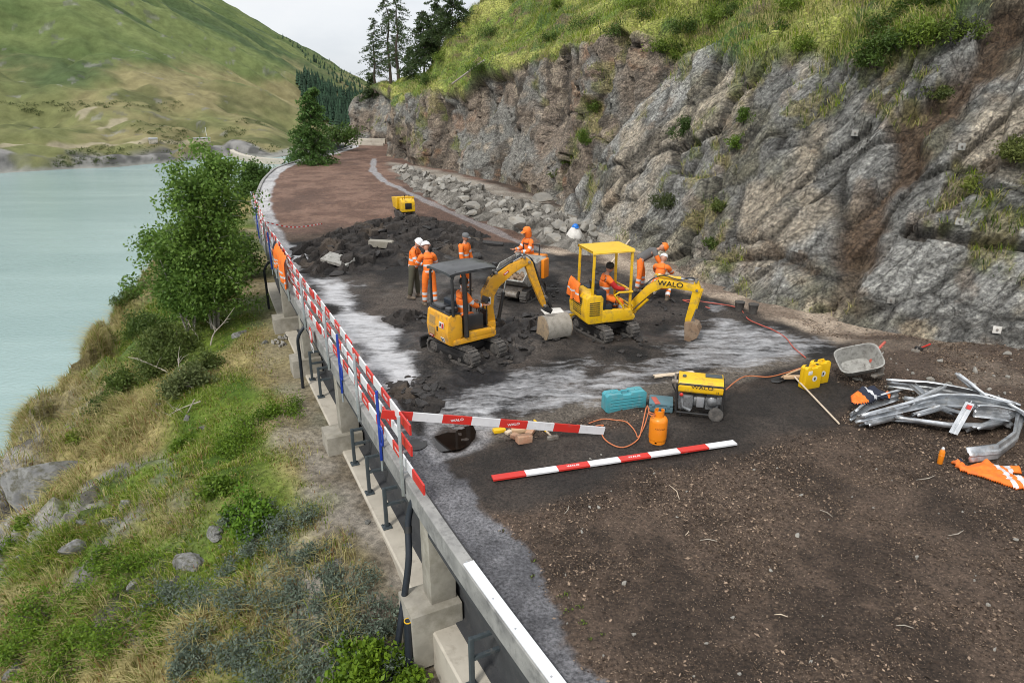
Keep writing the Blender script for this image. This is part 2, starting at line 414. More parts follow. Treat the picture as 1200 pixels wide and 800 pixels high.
def skin_mesh(verts, edges, radii, root, subd=2):
    me = bpy.data.meshes.new('figure'); me.from_pydata([tuple(v) for v in verts], edges, []); o = bpy.data.objects.new('figure', me); COL.objects.link(o)
    o.modifiers.new('skin', 'SKIN'); o.modifiers['skin'].use_smooth_shade = True
    sv = me.skin_vertices[0].data
    for k, r in enumerate(radii):
        sv[k].radius = r if isinstance(r, tuple) else (r, r); sv[k].use_root = (k == root)
    sb = o.modifiers.new('sub', 'SUBSURF'); sb.levels = subd; sb.render_levels = subd
    out = eval_mesh(o); bpy.data.objects.remove(o); return out

def chain(parts):
    """list of (name, point, radius, parent) -> verts, edges, radii"""
    idx = {}; v = []; e = []; r = []
    for nm, p, rad, par in parts:
        idx[nm] = len(v); v.append(p); r.append(rad)
        if par is not None: e.append((idx[par], idx[nm]))
    return v, e, r

def head_geo(mb, base, hd, yaw, skin=0, dark=1):
    """head with brow, nose, mouth, chin and ears; faces +X before yaw"""
    up = hd.normalized(); fx = V3(1, 0, 0); fx = (fx - up * fx.dot(up)).normalized(); ly = up.cross(fx)
    q = Matrix.Rotation(yaw, 3, up); fx = q @ fx; ly = q @ ly
    c = base + up * 0.105
    L = lambda x, y, z: c + fx * x + ly * y + up * z
    nr, ns = 13, 18; vs = []; fs = []
    for i in range(nr):
        ph = -math.pi / 2 + math.pi * i / (nr - 1); z = 0.118 * math.sin(ph)
        for j in range(ns):
            a = 2 * math.pi * j / ns; cr = math.cos(ph)
            x = 0.096 * cr * math.cos(a); y = 0.076 * cr * math.sin(a)
            if z < -0.02: x *= 1 - 0.12 * (-(z + 0.02) / 0.1); y *= 1 - 0.30 * (-(z + 0.02) / 0.1)
            front = max(0.0, math.cos(a))
            if abs(z - 0.022) < 0.02 and front > 0.9: x += 0.004
            if abs(z) < 0.02 and 0.6 < front < 0.97: x -= 0.008
            vs.append(L(x + 0.006, y, z))
    for i in range(nr - 1):
        for j in range(ns): fs.append((i * ns + j, i * ns + (j + 1) % ns, (i + 1) * ns + (j + 1) % ns, (i + 1) * ns + j))
    mb.raw(vs, fs, skin)
    mb.raw([L(0.098, 0.008, 0.012), L(0.098, -0.008, 0.012), L(0.122, 0.009, -0.022), L(0.122, -0.009, -0.022), L(0.094, 0.017, -0.03), L(0.094, -0.017, -0.03)],
           [(0, 1, 3, 2), (2, 3, 5, 4), (0, 2, 4), (1, 5, 3)], skin)
    for sg in (1, -1):
        mb.lathe([(0.001, -0.006), (0.011, -0.002), (0.011, 0.003), (0.001, 0.007)], L(0.089, 0.031 * sg, 0.004), 8, dark, axis=fx)
        mb.lathe([(0.001, -0.008), (0.024, -0.004), (0.028, 0.003), (0.012, 0.009), (0.001, 0.009)], L(-0.005, 0.078 * sg, -0.005), 8, skin, axis=ly * sg)
    mb.box(L(0.091, 0, -0.057), (0.01, 0.042, 0.007), Matrix((fx, ly, up)).transposed(), 0, dark)
    return c, fx, ly, up

def hand_geo(mb, wrist, d, side, grip=0.5):
    d = d.normalized(); lat = V3(0, 1, 0) * side; n = d.cross(lat)
    if n.length < 0.1: n = V3(1, 0, 0)
    n.normalize(); lat = n.cross(d).normalized() * 1
    pc = wrist + d * 0.055
    rot = Matrix((d, lat, n)).transposed(); mb.box(pc, (0.095, 0.078, 0.03), rot, 0.012, 0)
    for k, ln in enumerate((0.066, 0.076, 0.070, 0.056)):
        b = wrist + d * 0.095 + lat * (-0.029 + 0.0195 * k); c = R(35 + 55 * grip)
        p1 = b + d * ln * 0.45; d2 = d * math.cos(c * 0.6) - n * math.sin(c * 0.6); p2 = p1 + d2 * ln * 0.35
        d3 = d * math.cos(c) - n * math.sin(c); p3 = p2 + d3 * ln * 0.3
        mb.tube([b - d * 0.02, b, p1, p2, p3], [0.009, 0.0095, 0.009, 0.008, 0.006], 6, 0)
    tb = wrist + d * 0.03 - lat * 0.034; td = (d * 0.75 - lat * 0.55 - n * 0.3).normalized()
    mb.tube([tb + lat * 0.01, tb + td * 0.025, tb + td * 0.05, tb + td * 0.05 + (d - n * 0.5).normalized() * 0.024], [0.013, 0.012, 0.010, 0.007], 6, 0)

def bands(me, J, spec):
    """material slot 1 (reflective tape) on faces lying in [t0,t1] along a bone"""
    cs = np.zeros(len(me.polygons) * 3); me.polygons.foreach_get('center', cs); cs = cs.reshape(-1, 3); mi = np.zeros(len(cs), np.int32)
    # nearest bone decides, so that a torso band never spills onto an arm
    names = sorted({(a, b) for a, b, *_ in spec['bones']}); dist = []; tt = []
    for a, b in names:
        A = np.array(J[a]); B = np.array(J[b]); e = B - A; L2 = e @ e
        t = ((cs - A) @ e) / L2; q = cs - (A + np.clip(t, 0, 1)[:, None] * e); d = np.sqrt((q ** 2).sum(1))
        if (a, b) in (('pelvis', 'waist'), ('waist', 'chest'), ('chest', 'neck')): d = d - 0.07
        dist.append(d); tt.append(t)
    near = np.argmin(np.array(dist), 0)
    for a, b, t0, t1, m in spec['bands']:
        k = names.index((a, b)); sel = (near == k) & (tt[k] >= t0) & (tt[k] <= t1); mi[sel] = m
    me.polygons.foreach_set('material_index', mi)

def person(label, loc, heading, pose, jacket='hivis', trousers='hivis', head='helmet_white', group=None, sleeves=None, scale=1.0, bare=False, hood=False, shorts=False):
    J = joints(pose)
    root = thing('person', label, 'person', loc, heading, group); root.scale = (scale,) * 3
    # body: one continuous skinned figure with head, hands and fingers
    T = [('pelvis', J['pelvis'], 0.095, None), ('waist', J['waist'], 0.085, 'pelvis'), ('chest', J['chest'], 0.10, 'waist'), ('neck', J['neck'], 0.052, 'chest'), ('hb', J['headbase'] + J['headdir'] * 0.03, 0.05, 'neck')]
    for s in 'LR':
        T += [('sh' + s, J['sh' + s], 0.058, 'chest'), ('el' + s, J['el' + s], 0.041, 'sh' + s), ('wr' + s, J['wr' + s], 0.029, 'el' + s),
              ('hip' + s, J['hip' + s] + V3(0, 0, -0.05), 0.085, 'pelvis'), ('kn' + s, J['kn' + s], 0.054, 'hip' + s), ('an' + s, J['an' + s], 0.037, 'kn' + s)]
    me = skin_mesh(*chain(T), 0, 1)
    mb = MB(); mb.v = [v.co.copy() for v in me.vertices]; mb.f = [tuple(p.vertices) for p in me.polygons]; mb.mi = [0] * len(mb.f)
    c, fx, ly, up = head_geo(mb, J['headbase'], J['headdir'], J['headyaw'])
    for s, sg in (('L', 1), ('R', -1)): hand_geo(mb, J['wr' + s], J['hd' + s], sg, pose.get('grip', 0.5))
    mb.build('body', ['skin', 'eye_dark'], root, 60)
    # jacket
    e = 0.026
    sp = J['pelvis'] - J['waist']
    T = [('waist', J['waist'], 0.142, None), ('hem', J['pelvis'] + sp * 0.55, 0.158, 'waist'), ('chest', J['chest'] - (J['neck'] - J['chest']) * 0.1, 0.155, 'waist'), ('yoke', J['chest'].lerp(J['neck'], 0.55), 0.095, 'chest'), ('neck', J['neck'] + J['headdir'] * 0.03, 0.068, 'yoke')]
    for s in 'LR':
        T += [('cl' + s, J['chest'].lerp(J['neck'], 0.45).lerp(J['sh' + s], 0.55), 0.080, 'yoke'), ('sh' + s, J['sh' + s], 0.079, 'cl' + s), ('el' + s, J['el' + s], 0.066, 'sh' + s)]
        if not bare: T += [('cf' + s, J['el' + s].lerp(J['wr' + s], 0.95), 0.052, 'el' + s)]
    me = skin_mesh(*chain(T), 0, 2)
    sl = 2 if sleeves else 0
    B = dict(bones=[('pelvis', 'waist'), ('waist', 'chest'), ('chest', 'neck')] + [('sh' + s, 'el' + s) for s in 'LR'] + [('el' + s, 'wr' + s) for s in 'LR'], bands=[])
    bd = B['bands']
    if jacket == 'hivis':
        bd += [('waist', 'chest', -0.1, 0.32, 1), ('pelvis', 'waist', 0.05, 0.45, 1)]
    for s in 'LR':
        if sleeves: bd += [('el' + s, 'wr' + s, -1, 2, 2), ('sh' + s, 'el' + s, 0.35, 2, 2)]
        elif jacket == 'hivis': bd += [('el' + s, 'wr' + s, 0.45, 0.68, 1), ('sh' + s, 'el' + s, 0.5, 0.72, 1)]
    me.materials.clear()
    for m in (jacket, 'reflective', sleeves or jacket): me.materials.append(M[m])
    bands(me, J, B)
    me.name = 'jacket'; link('jacket', me, root)
    # trousers
    T = [('pelvis', J['pelvis'], 0.135, None), ('top', J['waist'].lerp(J['pelvis'], 0.35), 0.122, 'pelvis')]
    for s in 'LR':
        T += [('hip' + s, J['hip' + s] + V3(0, 0, -0.06), 0.104, 'pelvis'), ('kn' + s, J['kn' + s], 0.080, 'hip' + s)]
        T += [('an' + s, J['kn' + s].lerp(J['an' + s], 0.97), 0.072, 'kn' + s)]
    me = skin_mesh(*chain(T), 0, 2)
    B = dict(bones=[('hip' + s, 'kn' + s) for s in 'LR'] + [('kn' + s, 'an' + s) for s in 'LR'], bands=[])
    if trousers == 'hivis':
        for s in 'LR': B['bands'] += [('kn' + s, 'an' + s, 0.22, 0.42, 1), ('kn' + s, 'an' + s, 0.58, 0.78, 1)]
    me.materials.clear()
    for m in (trousers, 'reflective'): me.materials.append(M[m])
    bands(me, J, B)
    me.name = 'trousers'; link('trousers', me, root)
    for s in 'LR':
        mb = MB(); a = J['an' + s]; d = V3(1, 0.12 * (1 if s == 'L' else -1), math.tan(R(J['ft' + s]))).normalized()
        mb.tube([a + V3(0, 0, 0.09), a + V3(0, 0, 0.02), a - V3(0, 0, 0.045)], [0.052, 0.054, 0.05], 10)
        sole = a - V3(0, 0, 0.04)
        mb.tube([sole - d * 0.085, sole - d * 0.05, sole + d * 0.03, sole + d * 0.12, sole + d * 0.175], [0.03, 0.048, 0.05, 0.045, 0.022], 10)
        for i in range(len(mb.v)):
            if mb.v[i].z < a.z - 0.08: mb.v[i].z = a.z - 0.08
        mb.build('boot', 'boot_leather', root, 60)
    # headgear
    mb = MB(); H3 = lambda x, y, z: c + fx * x + ly * y + up * z
    if head.startswith('helmet'):
        for (rr, ww) in (((1.0), 0),):
            prof = [(0.128, 0.028), (0.126, 0.05), (0.115, 0.09), (0.088, 0.125), (0.05, 0.143), (0.001, 0.148)]
            mb.lathe(prof, c, 18, 0, axis=up)
        mb.lathe([(0.118, 0.022), (0.142, 0.024), (0.142, 0.032), (0.118, 0.034)], c + fx * 0.008, 18, 0, axis=up)
        mb.raw([H3(0.11, 0.085, 0.03), H3(0.165, 0.06, 0.018), H3(0.178, 0, 0.016), H3(0.165, -0.06, 0.018), H3(0.11, -0.085, 0.03), H3(0.11, 0, 0.036)], [(0, 1, 2, 5), (5, 2, 3, 4)])
        for k in (-1, 0, 1): mb.tube([H3(0.10, 0.03 * k, 0.085), H3(0.04, 0.03 * k, 0.146), H3(-0.05, 0.03 * k, 0.141), H3(-0.11, 0.03 * k, 0.08)], 0.009, 6)
        mb.build('helmet', head, root, 60)
    elif head.startswith('cap'):
        mb.lathe([(0.101, 0.02), (0.103, 0.05), (0.094, 0.09), (0.06, 0.118), (0.001, 0.126)], c, 16, 0, axis=up)
        mb.raw([H3(0.085, 0.07, 0.03), H3(0.15, 0.055, 0.018), H3(0.172, 0, 0.015), H3(0.15, -0.055, 0.018), H3(0.085, -0.07, 0.03), H3(0.085, 0, 0.04)], [(0, 1, 2, 5), (5, 2, 3, 4)])
        mb.build('cap', 'cap_grey' if head == 'cap' else 'helmet_white', root, 60)
    elif head == 'hair':
        mb.lathe([(0.085, -0.03), (0.098, 0.02), (0.099, 0.06), (0.083, 0.10), (0.045, 0.125), (0.001, 0.130)], c - fx * 0.012, 16, 0, axis=(up - fx * 0.18).normalized())
        mb.build('hair', 'hair_dark', root, 60)
    if hood:
        mb = MB(); ax = (up - fx * 0.05).normalized()
        mb.lathe([(0.085, -0.16), (0.105, -0.09), (0.118, 0.0), (0.118, 0.06), (0.095, 0.115), (0.05, 0.142), (0.001, 0.148)], c - fx * 0.03, 16, 0, axis=ax)
        mb.raw([H3(0.06, 0.10, 0.045), H3(0.155, 0.06, 0.04), H3(0.17, 0, 0.045), H3(0.155, -0.06, 0.04), H3(0.06, -0.10, 0.045), H3(0.06, 0, 0.09)], [(0, 1, 2, 5), (5, 2, 3, 4)])
        mb.build('hood', 'hivis', root, 60)
    return root

def seated(extra=None, hip=0.0, **kw):
    p = dict(hip=hip, lean=-4, armL=(35, 12, 45, 5), armR=(35, 12, 45, 5), legL=(80, 78, 8), legR=(78, 70, 8))
    p.update(kw); return p

def face(dx, dy): return math.atan2(dy, dx)

# standing and working figures
def ground_pose(p):
    """put the lower boot sole on z = 0"""
    J = joints(p); low = min(J['anL'].z, J['anR'].z) - 0.08
    q = dict(p); q['hip'] = p.get('hip', 0.92) - low; return q

a = G(486, 349); person('worker in white helmet with orange jacket and khaki trousers, facing a colleague', (a.x, a.y, 0), R(-12),
    ground_pose(dict(lean=6, head=28, headyaw=-10, armL=(28, 10, 55, 10), armR=(22, 10, 50, 5), legL=(6, 4, 5), legR=(-4, 4, 5))), trousers='khaki_cloth', scale=1.02)
a = G(504, 357.5); person('worker in white helmet all in orange seen from behind', (a.x, a.y, 0), R(112),
    ground_pose(dict(lean=6, head=20, armL=(30, 12, 60, 10), armR=(16, 16, 34, 0), legL=(3, 4, 4), legR=(-2, 4, 4))), scale=1.02)
a = G(545, 342); person('worker in grey cap and orange jacket standing behind the canopied digger', (a.x, a.y, 0), R(-30),
    ground_pose(dict(lean=0, head=6, armL=(6, 8, 18, 0), armR=(6, 8, 18, 0))), head='cap', scale=1.02)
a = G(620, 337); person('worker in raised orange hood standing behind the grey skip dumper', (a.x, a.y, 0), R(-150),
    ground_pose(dict(lean=2, head=14, armL=(25, 8, 70, 15), armR=(25, 8, 70, 15))), head='none', hood=True, scale=1.06)
a = G(748, 340); person('worker in orange helmet and grey shirt bending forward beside the cliff foot', (a.x, a.y, 0), R(-8),
    ground_pose(dict(lean=52, curve=10, head=4, armL=(22, 8, 12, 5), armR=(28, 8, 12, 5), legL=(14, 14, 8), legR=(0, 8, 8))), jacket='grey_cloth', head='helmet_orange', sleeves='hivis', scale=1.05)
a = G(770, 352); person('worker in white cap and orange vest crouching with the back to the road', (a.x, a.y, 0), R(62),
    ground_pose(dict(lean=22, head=14, armL=(48, 8, 30, 5), armR=(48, 8, 30, 5), legL=(95, 140, 14), legR=(70, 120, 14))), head='capwhite', scale=1.05)
# ---------------------------------------------------------------- plan curves
def resample(P, step):
    P = np.asarray(P, float); d = np.r_[0, np.cumsum(np.sqrt((np.diff(P, axis=0) ** 2).sum(1)))]
    n = int(d[-1] / step) + 1; t = np.linspace(0, d[-1], n)
    return np.stack([np.interp(t, d, P[:, k]) for k in range(P.shape[1])], 1)

def smooth(P, it):
    P = P.copy()
    for _ in range(it):
        Q = P.copy(); Q[1:-1] = P[1:-1] * 0.5 + (P[:-2] + P[2:]) * 0.25; P = Q
    return P

def normals2(P):
    T = np.gradient(P, axis=0); T /= np.linalg.norm(T, axis=1)[:, None]
    return np.stack((T[:, 1], -T[:, 0]), 1)          # to the right of travel

kpx = [(636, 800), (534, 662), (470, 560), (382, 415), (338, 342), (323, 315), (309, 288), (298, 254), (297, 234), (306, 212), (320, 198), (354, 187), (386, 180), (411, 172)]
KP = [(3.6, -0.6), (2.0, 2.3)] + [tuple(G(*p)[:2]) for p in kpx] + [(-16.8, 74.5), (-19, 77.5), (-24, 79)]
KP = [(7.6, -7.6)] + KP
KERB = smooth(resample(KP, 0.25), 60)              # outer edge of the road deck, from behind the camera to the far bend
KN = normals2(KERB)                                 # points to the road side
KS = np.r_[0, np.cumsum(np.sqrt((np.diff(KERB, axis=0) ** 2).sum(1)))]

def kerb_at_Y(Y):
    i = int(np.argmin(np.abs(KERB[:, 1] - Y))); return Vector((KERB[i, 0], KERB[i, 1], 0)), Vector((KN[i, 0], KN[i, 1], 0)), Vector((-KN[i, 1], KN[i, 0], 0))

cpx = [(1200, 412), (1130, 402), (1060, 393), (950, 370), (850, 343), (760, 303), (700, 272), (650, 244), (600, 220), (540, 205), (490, 196), (455, 186)]
CP = [(34, -2), (25, 3.5), (18.5, 8.3), (14.4, 12.0)] + [tuple(G(*p)[:2]) for p in cpx] + [(-11.6, 61), (-12.4, 68), (-13.2, 75), (-16, 79.5), (-19.3, 82.5), (-20.2, 87), (-17, 97)]
CLIFF = smooth(resample(CP, 0.16), 120)
CN = normals2(CLIFF)                                # points right of travel = into the hill
CS = np.r_[0, np.cumsum(np.sqrt((np.diff(CLIFF, axis=0) ** 2).sum(1)))]
def cliff_s(px, py):
    g = np.array(G(px, py)[:2]); return CS[int(np.argmin(((CLIFF - g) ** 2).sum(1)))]
sB = cliff_s(652, 246)                              # where the grey slab meets the brown wall

# ---------------------------------------------------------------- cliff and the grassy hill above it
sgrid = []
s = 0.0
while s < CS[-1]:
    sgrid.append(s); s += 0.075 if (8 < s < sB + 1) else (0.2 if s >= sB + 2 else 0.5)
sgrid = np.array(sgrid)
vgrid = np.r_[np.arange(-0.6, 10, 0.085), np.arange(10, 16, 0.2), np.arange(16, 46, 0.55)]
bx = np.interp(sgrid, CS, CLIFF[:, 0]); by = np.interp(sgrid, CS, CLIFF[:, 1])
cn = np.stack([np.interp(sgrid, CS, CN[:, k]) for k in (0, 1)], 1)
for _ in range(60):
    cn[1:-1] = cn[1:-1] * 0.5 + (cn[:-2] + cn[2:]) * 0.25
cn /= np.linalg.norm(cn, axis=1)[:, None]
# rock height along the cliff (metres up the wall where turf takes over), read off the photograph
keys = [(-5, 13), (cliff_s(1200, 412), 13.5), (cliff_s(1130, 402), 11.0), (cliff_s(1060, 393), 9.0), (cliff_s(950, 370), 7.9), (cliff_s(850, 343), 7.2), (cliff_s(760, 303), 7.4), (cliff_s(700, 272), 7.6), (sB, 8.2),
        (cliff_s(600, 220), 7.4), (cliff_s(540, 205), 5.9), (cliff_s(490, 196), 5.0), (cliff_s(455, 186), 4.3), (cliff_s(455, 186) + 5, 4.6), (cliff_s(455, 186) + 14, 5.6), (cliff_s(455, 186) + 22, 5.6), (cliff_s(455, 186) + 30, 3), (200, 2)]
hr = np.interp(sgrid, [k[0] for k in keys], [k[1] for k in keys])
S, Vv = np.meshgrid(sgrid, vgrid, indexing='ij')
HR = np.repeat(hr[:, None], len(vgrid), 1)
nn = np.stack((S.ravel(), Vv.ravel(), np.zeros(S.size)), 1)
edge_n = (fbm(np.stack((S.ravel() * 0.45, Vv.ravel() * 0.2, np.zeros(S.size)), 1), 4, 3) * 1.0).reshape(S.shape)
HRn = HR + edge_n * 0.8
isA = 1 - sstep(-0.25, 0.25, S - (sB - 0.62 * np.clip(Vv, 0, 12)) + fbm(nn * 0.6, 3, 9).reshape(S.shape) * 0.35)     # grey slab: its left edge leans right
leanA, leanB = R(61), R(80)
lean = leanB + (leanA - leanB) * isA
lean = np.where(S < cliff_s(1120, 401), lean + R(4), lean)
turf = sstep(-0.35, 0.45, Vv - HRn)
ang = lean * (1 - turf) + turf * R(37)
near_end = sstep(cliff_s(560, 212), cliff_s(470, 190), S)
spur = sstep(cliff_s(455, 186) + 0.5, cliff_s(455, 186) + 5, S)
ang = ang * (1 - turf) + turf * ((R(37) + near_end * R(5)) * (1 - spur) + spur * np.where(Vv < HRn + 2.0, R(12), R(-6)))
foot = 1 - sstep(0.0, 0.7, Vv)
ang = ang * (1 - foot * 0.35)
dv = np.diff(vgrid, prepend=vgrid[0])
off = np.cumsum(np.cos(ang) * dv[None, :], 1); up = np.cumsum(np.sin(ang) * dv[None, :], 1)
off -= off[:, 7:8]; up -= up[:, 7:8]
off = off + 0.55 * (1 - isA) * (1 - turf) * sstep(0, 1.0, S - sB + 6) + 0.0
Px = bx[:, None] + cn[:, 0:1] * off; Py = by[:, None] + cn[:, 1:2] * off; Pz = up - 0.05
P = np.stack((Px, Py, Pz), -1).reshape(-1, 3)
# relief: dipping strata, broken blocks, ledges
rock = ((1 - turf) * sstep(-0.3, 0.6, Vv)).ravel(); isAf = isA.ravel(); tf = turf.ravel()
sv = np.stack((S.ravel(), Vv.ravel()), 1)
ca, sa = math.cos(R(52)), math.sin(R(52))
along = sv[:, 0] * -ca + sv[:, 1] * sa; across = sv[:, 0] * sa + sv[:, 1] * ca   # strata run from upper right to lower left
Q = np.stack((across * 0.9, along * 0.22, fbm(nn * 0.35, 3, 21) * 0.5), 1)
strata = fbm(Q, 5, 31); w1 = worley(np.stack((across * 0.55, along * 0.28, np.zeros(len(sv))), 1), 5); w2 = worley(np.stack((across * 1.7 + fbm(nn, 3, 44) * 0.4, along * 0.75, np.zeros(len(sv))), 1), 8)
big = fbm(nn * 0.22, 4, 51)
w3 = worley(np.stack((across * 3.6 + fbm(nn * 2, 3, 45) * 0.5, along * 1.5, np.zeros(len(sv))), 1), 88)
blk = (w1[2] - 0.5) * 0.60 + w1[4][:, 0] * 0.42 * (w1[3] - 0.4) + (w2[2] - 0.5) * 0.26 + w2[4][:, 0] * 0.30 * (w2[3] - 0.5) + (w3[2] - 0.5) * 0.10 + w3[4][:, 1] * 0.14 * (w3[3] - 0.5)
crack = np.minimum((w2[1] - w2[0]) / 0.10, 1); crack1 = np.minimum((w1[1] - w1[0]) / 0.07, 1)
fs_ = fbm(np.stack((across * 3.4, along * 0.5, fbm(nn * 0.8, 2, 23)), 1), 5, 33)
w0 = worley(np.stack((across * 0.30 + fbm(nn * 0.5, 3, 47) * 0.25, along * 0.12, np.zeros(len(sv))), 1), 25)
crack0 = np.minimum((w0[1] - w0[0]) / 0.045, 1)
saw = across * 0.62 + fbm(np.stack((across * 0.5, along * 0.10, np.zeros(len(sv))), 1), 3, 37) * 0.7; saw = saw - np.floor(saw)
dispA = big * 0.40 + strata * 0.10 + fs_ * 0.05 + (w0[2] - 0.5) * 0.60 + w0[4][:, 0] * 0.42 * (w0[3] - 0.35) + (w1[2] - 0.5) * 0.24 + w1[4][:, 0] * 0.18 * (w1[3] - 0.4) + (saw - 0.5) * 0.34 + (w2[2] - 0.5) * 0.10 + w2[4][:, 0] * 0.16 * (w2[3] - 0.5) - (1 - crack0) * 0.20 - (1 - crack) * 0.03 - (1 - crack1) * 0.10
wb = worley(np.stack((sv[:, 0] * 0.9 + fbm(nn, 3, 61) * 0.5, sv[:, 1] * 0.25, np.zeros(len(sv))), 1), 15)
wb2 = worley(np.stack((sv[:, 0] * 2.4, sv[:, 1] * 0.9 + fbm(nn * 2, 3, 62) * 0.3, np.zeros(len(sv))), 1), 18)
crackB = np.minimum((wb[1] - wb[0]) / 0.08, 1)
dispB = big * 0.7 + (wb[2] - 0.5) * 0.55 + wb[4][:, 0] * 0.3 + (wb2[2] - 0.5) * 0.10 - (1 - crackB) * 0.16 + fbm(nn * 2.5, 4, 71) * 0.1
disp = (dispA * isAf + dispB * (1 - isAf)) * rock + tf * (fbm(nn * 0.28, 4, 81) * 0.75 + np.abs(fbm(nn * 0.9, 3, 82)) * 0.35)
# the brown gully that cuts down the right of the wall, and a dark overhang low on the right
def svline(pts): return pts
def hit_sv(px, py):
    d = np.array(ray(px, py)); pj = P - np.array((0, 0, CAMH)); dep = pj[:, 1] * CT - pj[:, 2] * ST
    x = 600 + FPX * pj[:, 0] / np.maximum(dep, 0.1); y = 400 - FPX * (pj[:, 1] * ST + pj[:, 2] * CT) / np.maximum(dep, 0.1)
    e = (x - px) ** 2 + (y - py) ** 2; e[dep < 1] = 9e9
    k = np.where(e < 36)[0]
    if len(k) == 0: k = np.array([np.argmin(e)])
    k = k[np.argmin(dep[k])]; return sv[k, 0], sv[k, 1], P[k]
def seg_d(pts):
    q = [hit_sv(*p)[:2] for p in pts]; d = np.full(len(sv), 9e9)
    for a, b in zip(q[:-1], q[1:]):
        a = np.array(a); b = np.array(b); e = b - a; t = np.clip(((sv - a) @ e) / max(e @ e, 1e-6), 0, 1)
        d = np.minimum(d, np.sqrt(((sv - a - t[:, None] * e) ** 2).sum(1)))
    return d
jit = fbm(nn * 1.1, 4, 91)
g1 = seg_d([(1185, 10), (1150, 75), (1110, 115), (1065, 150), (1055, 200), (1020, 235), (1000, 290)]) + jit * 0.35
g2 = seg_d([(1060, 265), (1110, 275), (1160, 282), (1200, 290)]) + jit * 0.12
g3 = seg_d([(1000, 300), (985, 345), (975, 372)]) + jit * 0.2
g4 = seg_d([(880, 95), (820, 150), (770, 225), (742, 275)]) + jit * 0.2
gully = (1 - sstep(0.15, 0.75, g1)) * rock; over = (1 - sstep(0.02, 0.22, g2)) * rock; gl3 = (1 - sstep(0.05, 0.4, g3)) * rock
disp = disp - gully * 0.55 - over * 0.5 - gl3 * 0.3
gB = seg_d([(726, 45), (700, 110), (672, 175), (648, 225)]) + jit * 0.3
gapB = (1 - sstep(0.2, 0.9, gB))
disp = disp - gapB * 0.5 * rock
NX = np.repeat(cn[:, None, :], len(vgrid), 1).reshape(-1, 2)
nz = np.cos(ang).ravel(); nh = -np.sin(ang).ravel()
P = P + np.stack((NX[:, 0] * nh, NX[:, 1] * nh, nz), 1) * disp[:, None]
# rock colours, darker along cracks, strata steps and the overhang
tone = fbm(nn * 0.5, 4, 101); fine = fbm(np.stack((across * 3.0, along * 0.8, np.zeros(len(sv))), 1), 5, 111)
grey = mixc((0.15, 0.15, 0.142), (0.34, 0.34, 0.325), sstep(-0.6, 0.55, tone * 0.15 + fine * 0.45 + fs_ * 0.4 + (w0[2] - 0.5) * 0.45 + (w2[2] - 0.5) * 0.35))
olive = mixc(grey, (0.15, 0.14, 0.085), sstep(0.1, 0.6, fbm(nn * 0.55, 4, 121)) * 0.65)
streak = sstep(0.25, 0.6, fbm(np.stack((sv[:, 0] * 2.2, sv[:, 1] * 0.35, np.zeros(len(sv))), 1), 4, 131))
colA = mixc(olive, (0.065, 0.065, 0.064), streak * 0.5)
tanm = sstep(0.1, 0.5, fbm(nn * 0.4, 4, 141) + 0.55 * (1 - sstep(cliff_s(1130, 402), cliff_s(1030, 388), sv[:, 0])) * sstep(0.8, 3.0, sv[:, 1]) - 0.12)
colA = mixc(colA, (0.38, 0.325, 0.25), tanm * 0.75)
colA = mixc(colA, (0.42, 0.37, 0.28), sstep(0.25, 0.5, fbm(nn * 0.9, 4, 151)) * (1 - sstep(0.3, 1.6, sv[:, 1])) * 0.9)
colA = mixc(colA, (0.04, 0.038, 0.034), np.maximum.reduce([(1 - crack) * 0.4, (1 - crack1) * 0.8, (1 - crack0) * 0.95, (saw > 0.93) * 0.5]))
colA = mixc(colA, (0.22, 0.15, 0.095), sstep(0.42, 0.7, fbm(nn * 1.3, 4, 155)) * 0.35)
colB = mixc((0.080, 0.066, 0.052), (0.20, 0.162, 0.128), sstep(-0.5, 0.5, fbm(np.stack((sv[:, 0] * 1.6, sv[:, 1] * 0.4, np.zeros(len(sv))), 1), 5, 161)))
colB = mixc(colB, (0.20, 0.205, 0.195), sstep(-0.05, 0.45, fbm(nn * 0.5, 4, 171)) * 0.75)
colB = mixc(colB, (0.24, 0.13, 0.07), sstep(0.48, 0.85, fbm(nn * 0.8, 5, 181)) * 0.55)
colB = mixc(colB, (0.36, 0.30, 0.23), sstep(0.35, 0.7, fbm(nn * 1.5, 4, 185)) * 0.6)
colB = mixc(colB, (0.05, 0.042, 0.036), (1 - crackB) * 0.7)
col = mixc(colB, colA, isAf)
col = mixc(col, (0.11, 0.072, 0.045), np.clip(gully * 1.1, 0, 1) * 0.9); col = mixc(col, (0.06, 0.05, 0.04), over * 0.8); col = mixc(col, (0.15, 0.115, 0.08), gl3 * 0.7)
# turf colour, plus moss and turf on ledges
tcol = mixc((0.12, 0.175, 0.025), (0.30, 0.31, 0.08), sstep(-0.35, 0.5, fbm(nn * 0.4, 4, 191))); tcol = mixc(tcol, (0.05, 0.10, 0.018), sstep(0.05, 0.5, fbm(nn * 0.55, 4, 201)) * 0.85)
tcol = mixc(tcol, (0.12, 0.08, 0.05), sstep(0.35, 0.6, fbm(nn * 1.2, 4, 205)) * 0.8)
ledge = np.maximum.reduce([(1 - sstep(0.05, 0.5, g4 + 0.15)) * 0.9, gapB * 0.9, sstep(0.42, 0.6, fbm(nn * 0.5 + 5, 4, 211) + 0.12 * sstep(3, 6, sv[:, 1])) * 0.85]) * rock
ledge = ledge * sstep(-0.1, 0.35, fbm(nn * 2.2, 3, 221) + 0.1)
mossy = mixc((0.10, 0.12, 0.03), (0.22, 0.19, 0.08), sstep(-0.3, 0.4, fbm(nn * 1.7, 3, 231)))
col = mixc(col, mossy, ledge * 0.8); col = mixc(col, tcol, tf)
mcl, nt, b = nodes_of('cliff_rock')
at = nt.nodes.new('ShaderNodeAttribute'); at.attribute_name = 'Col'
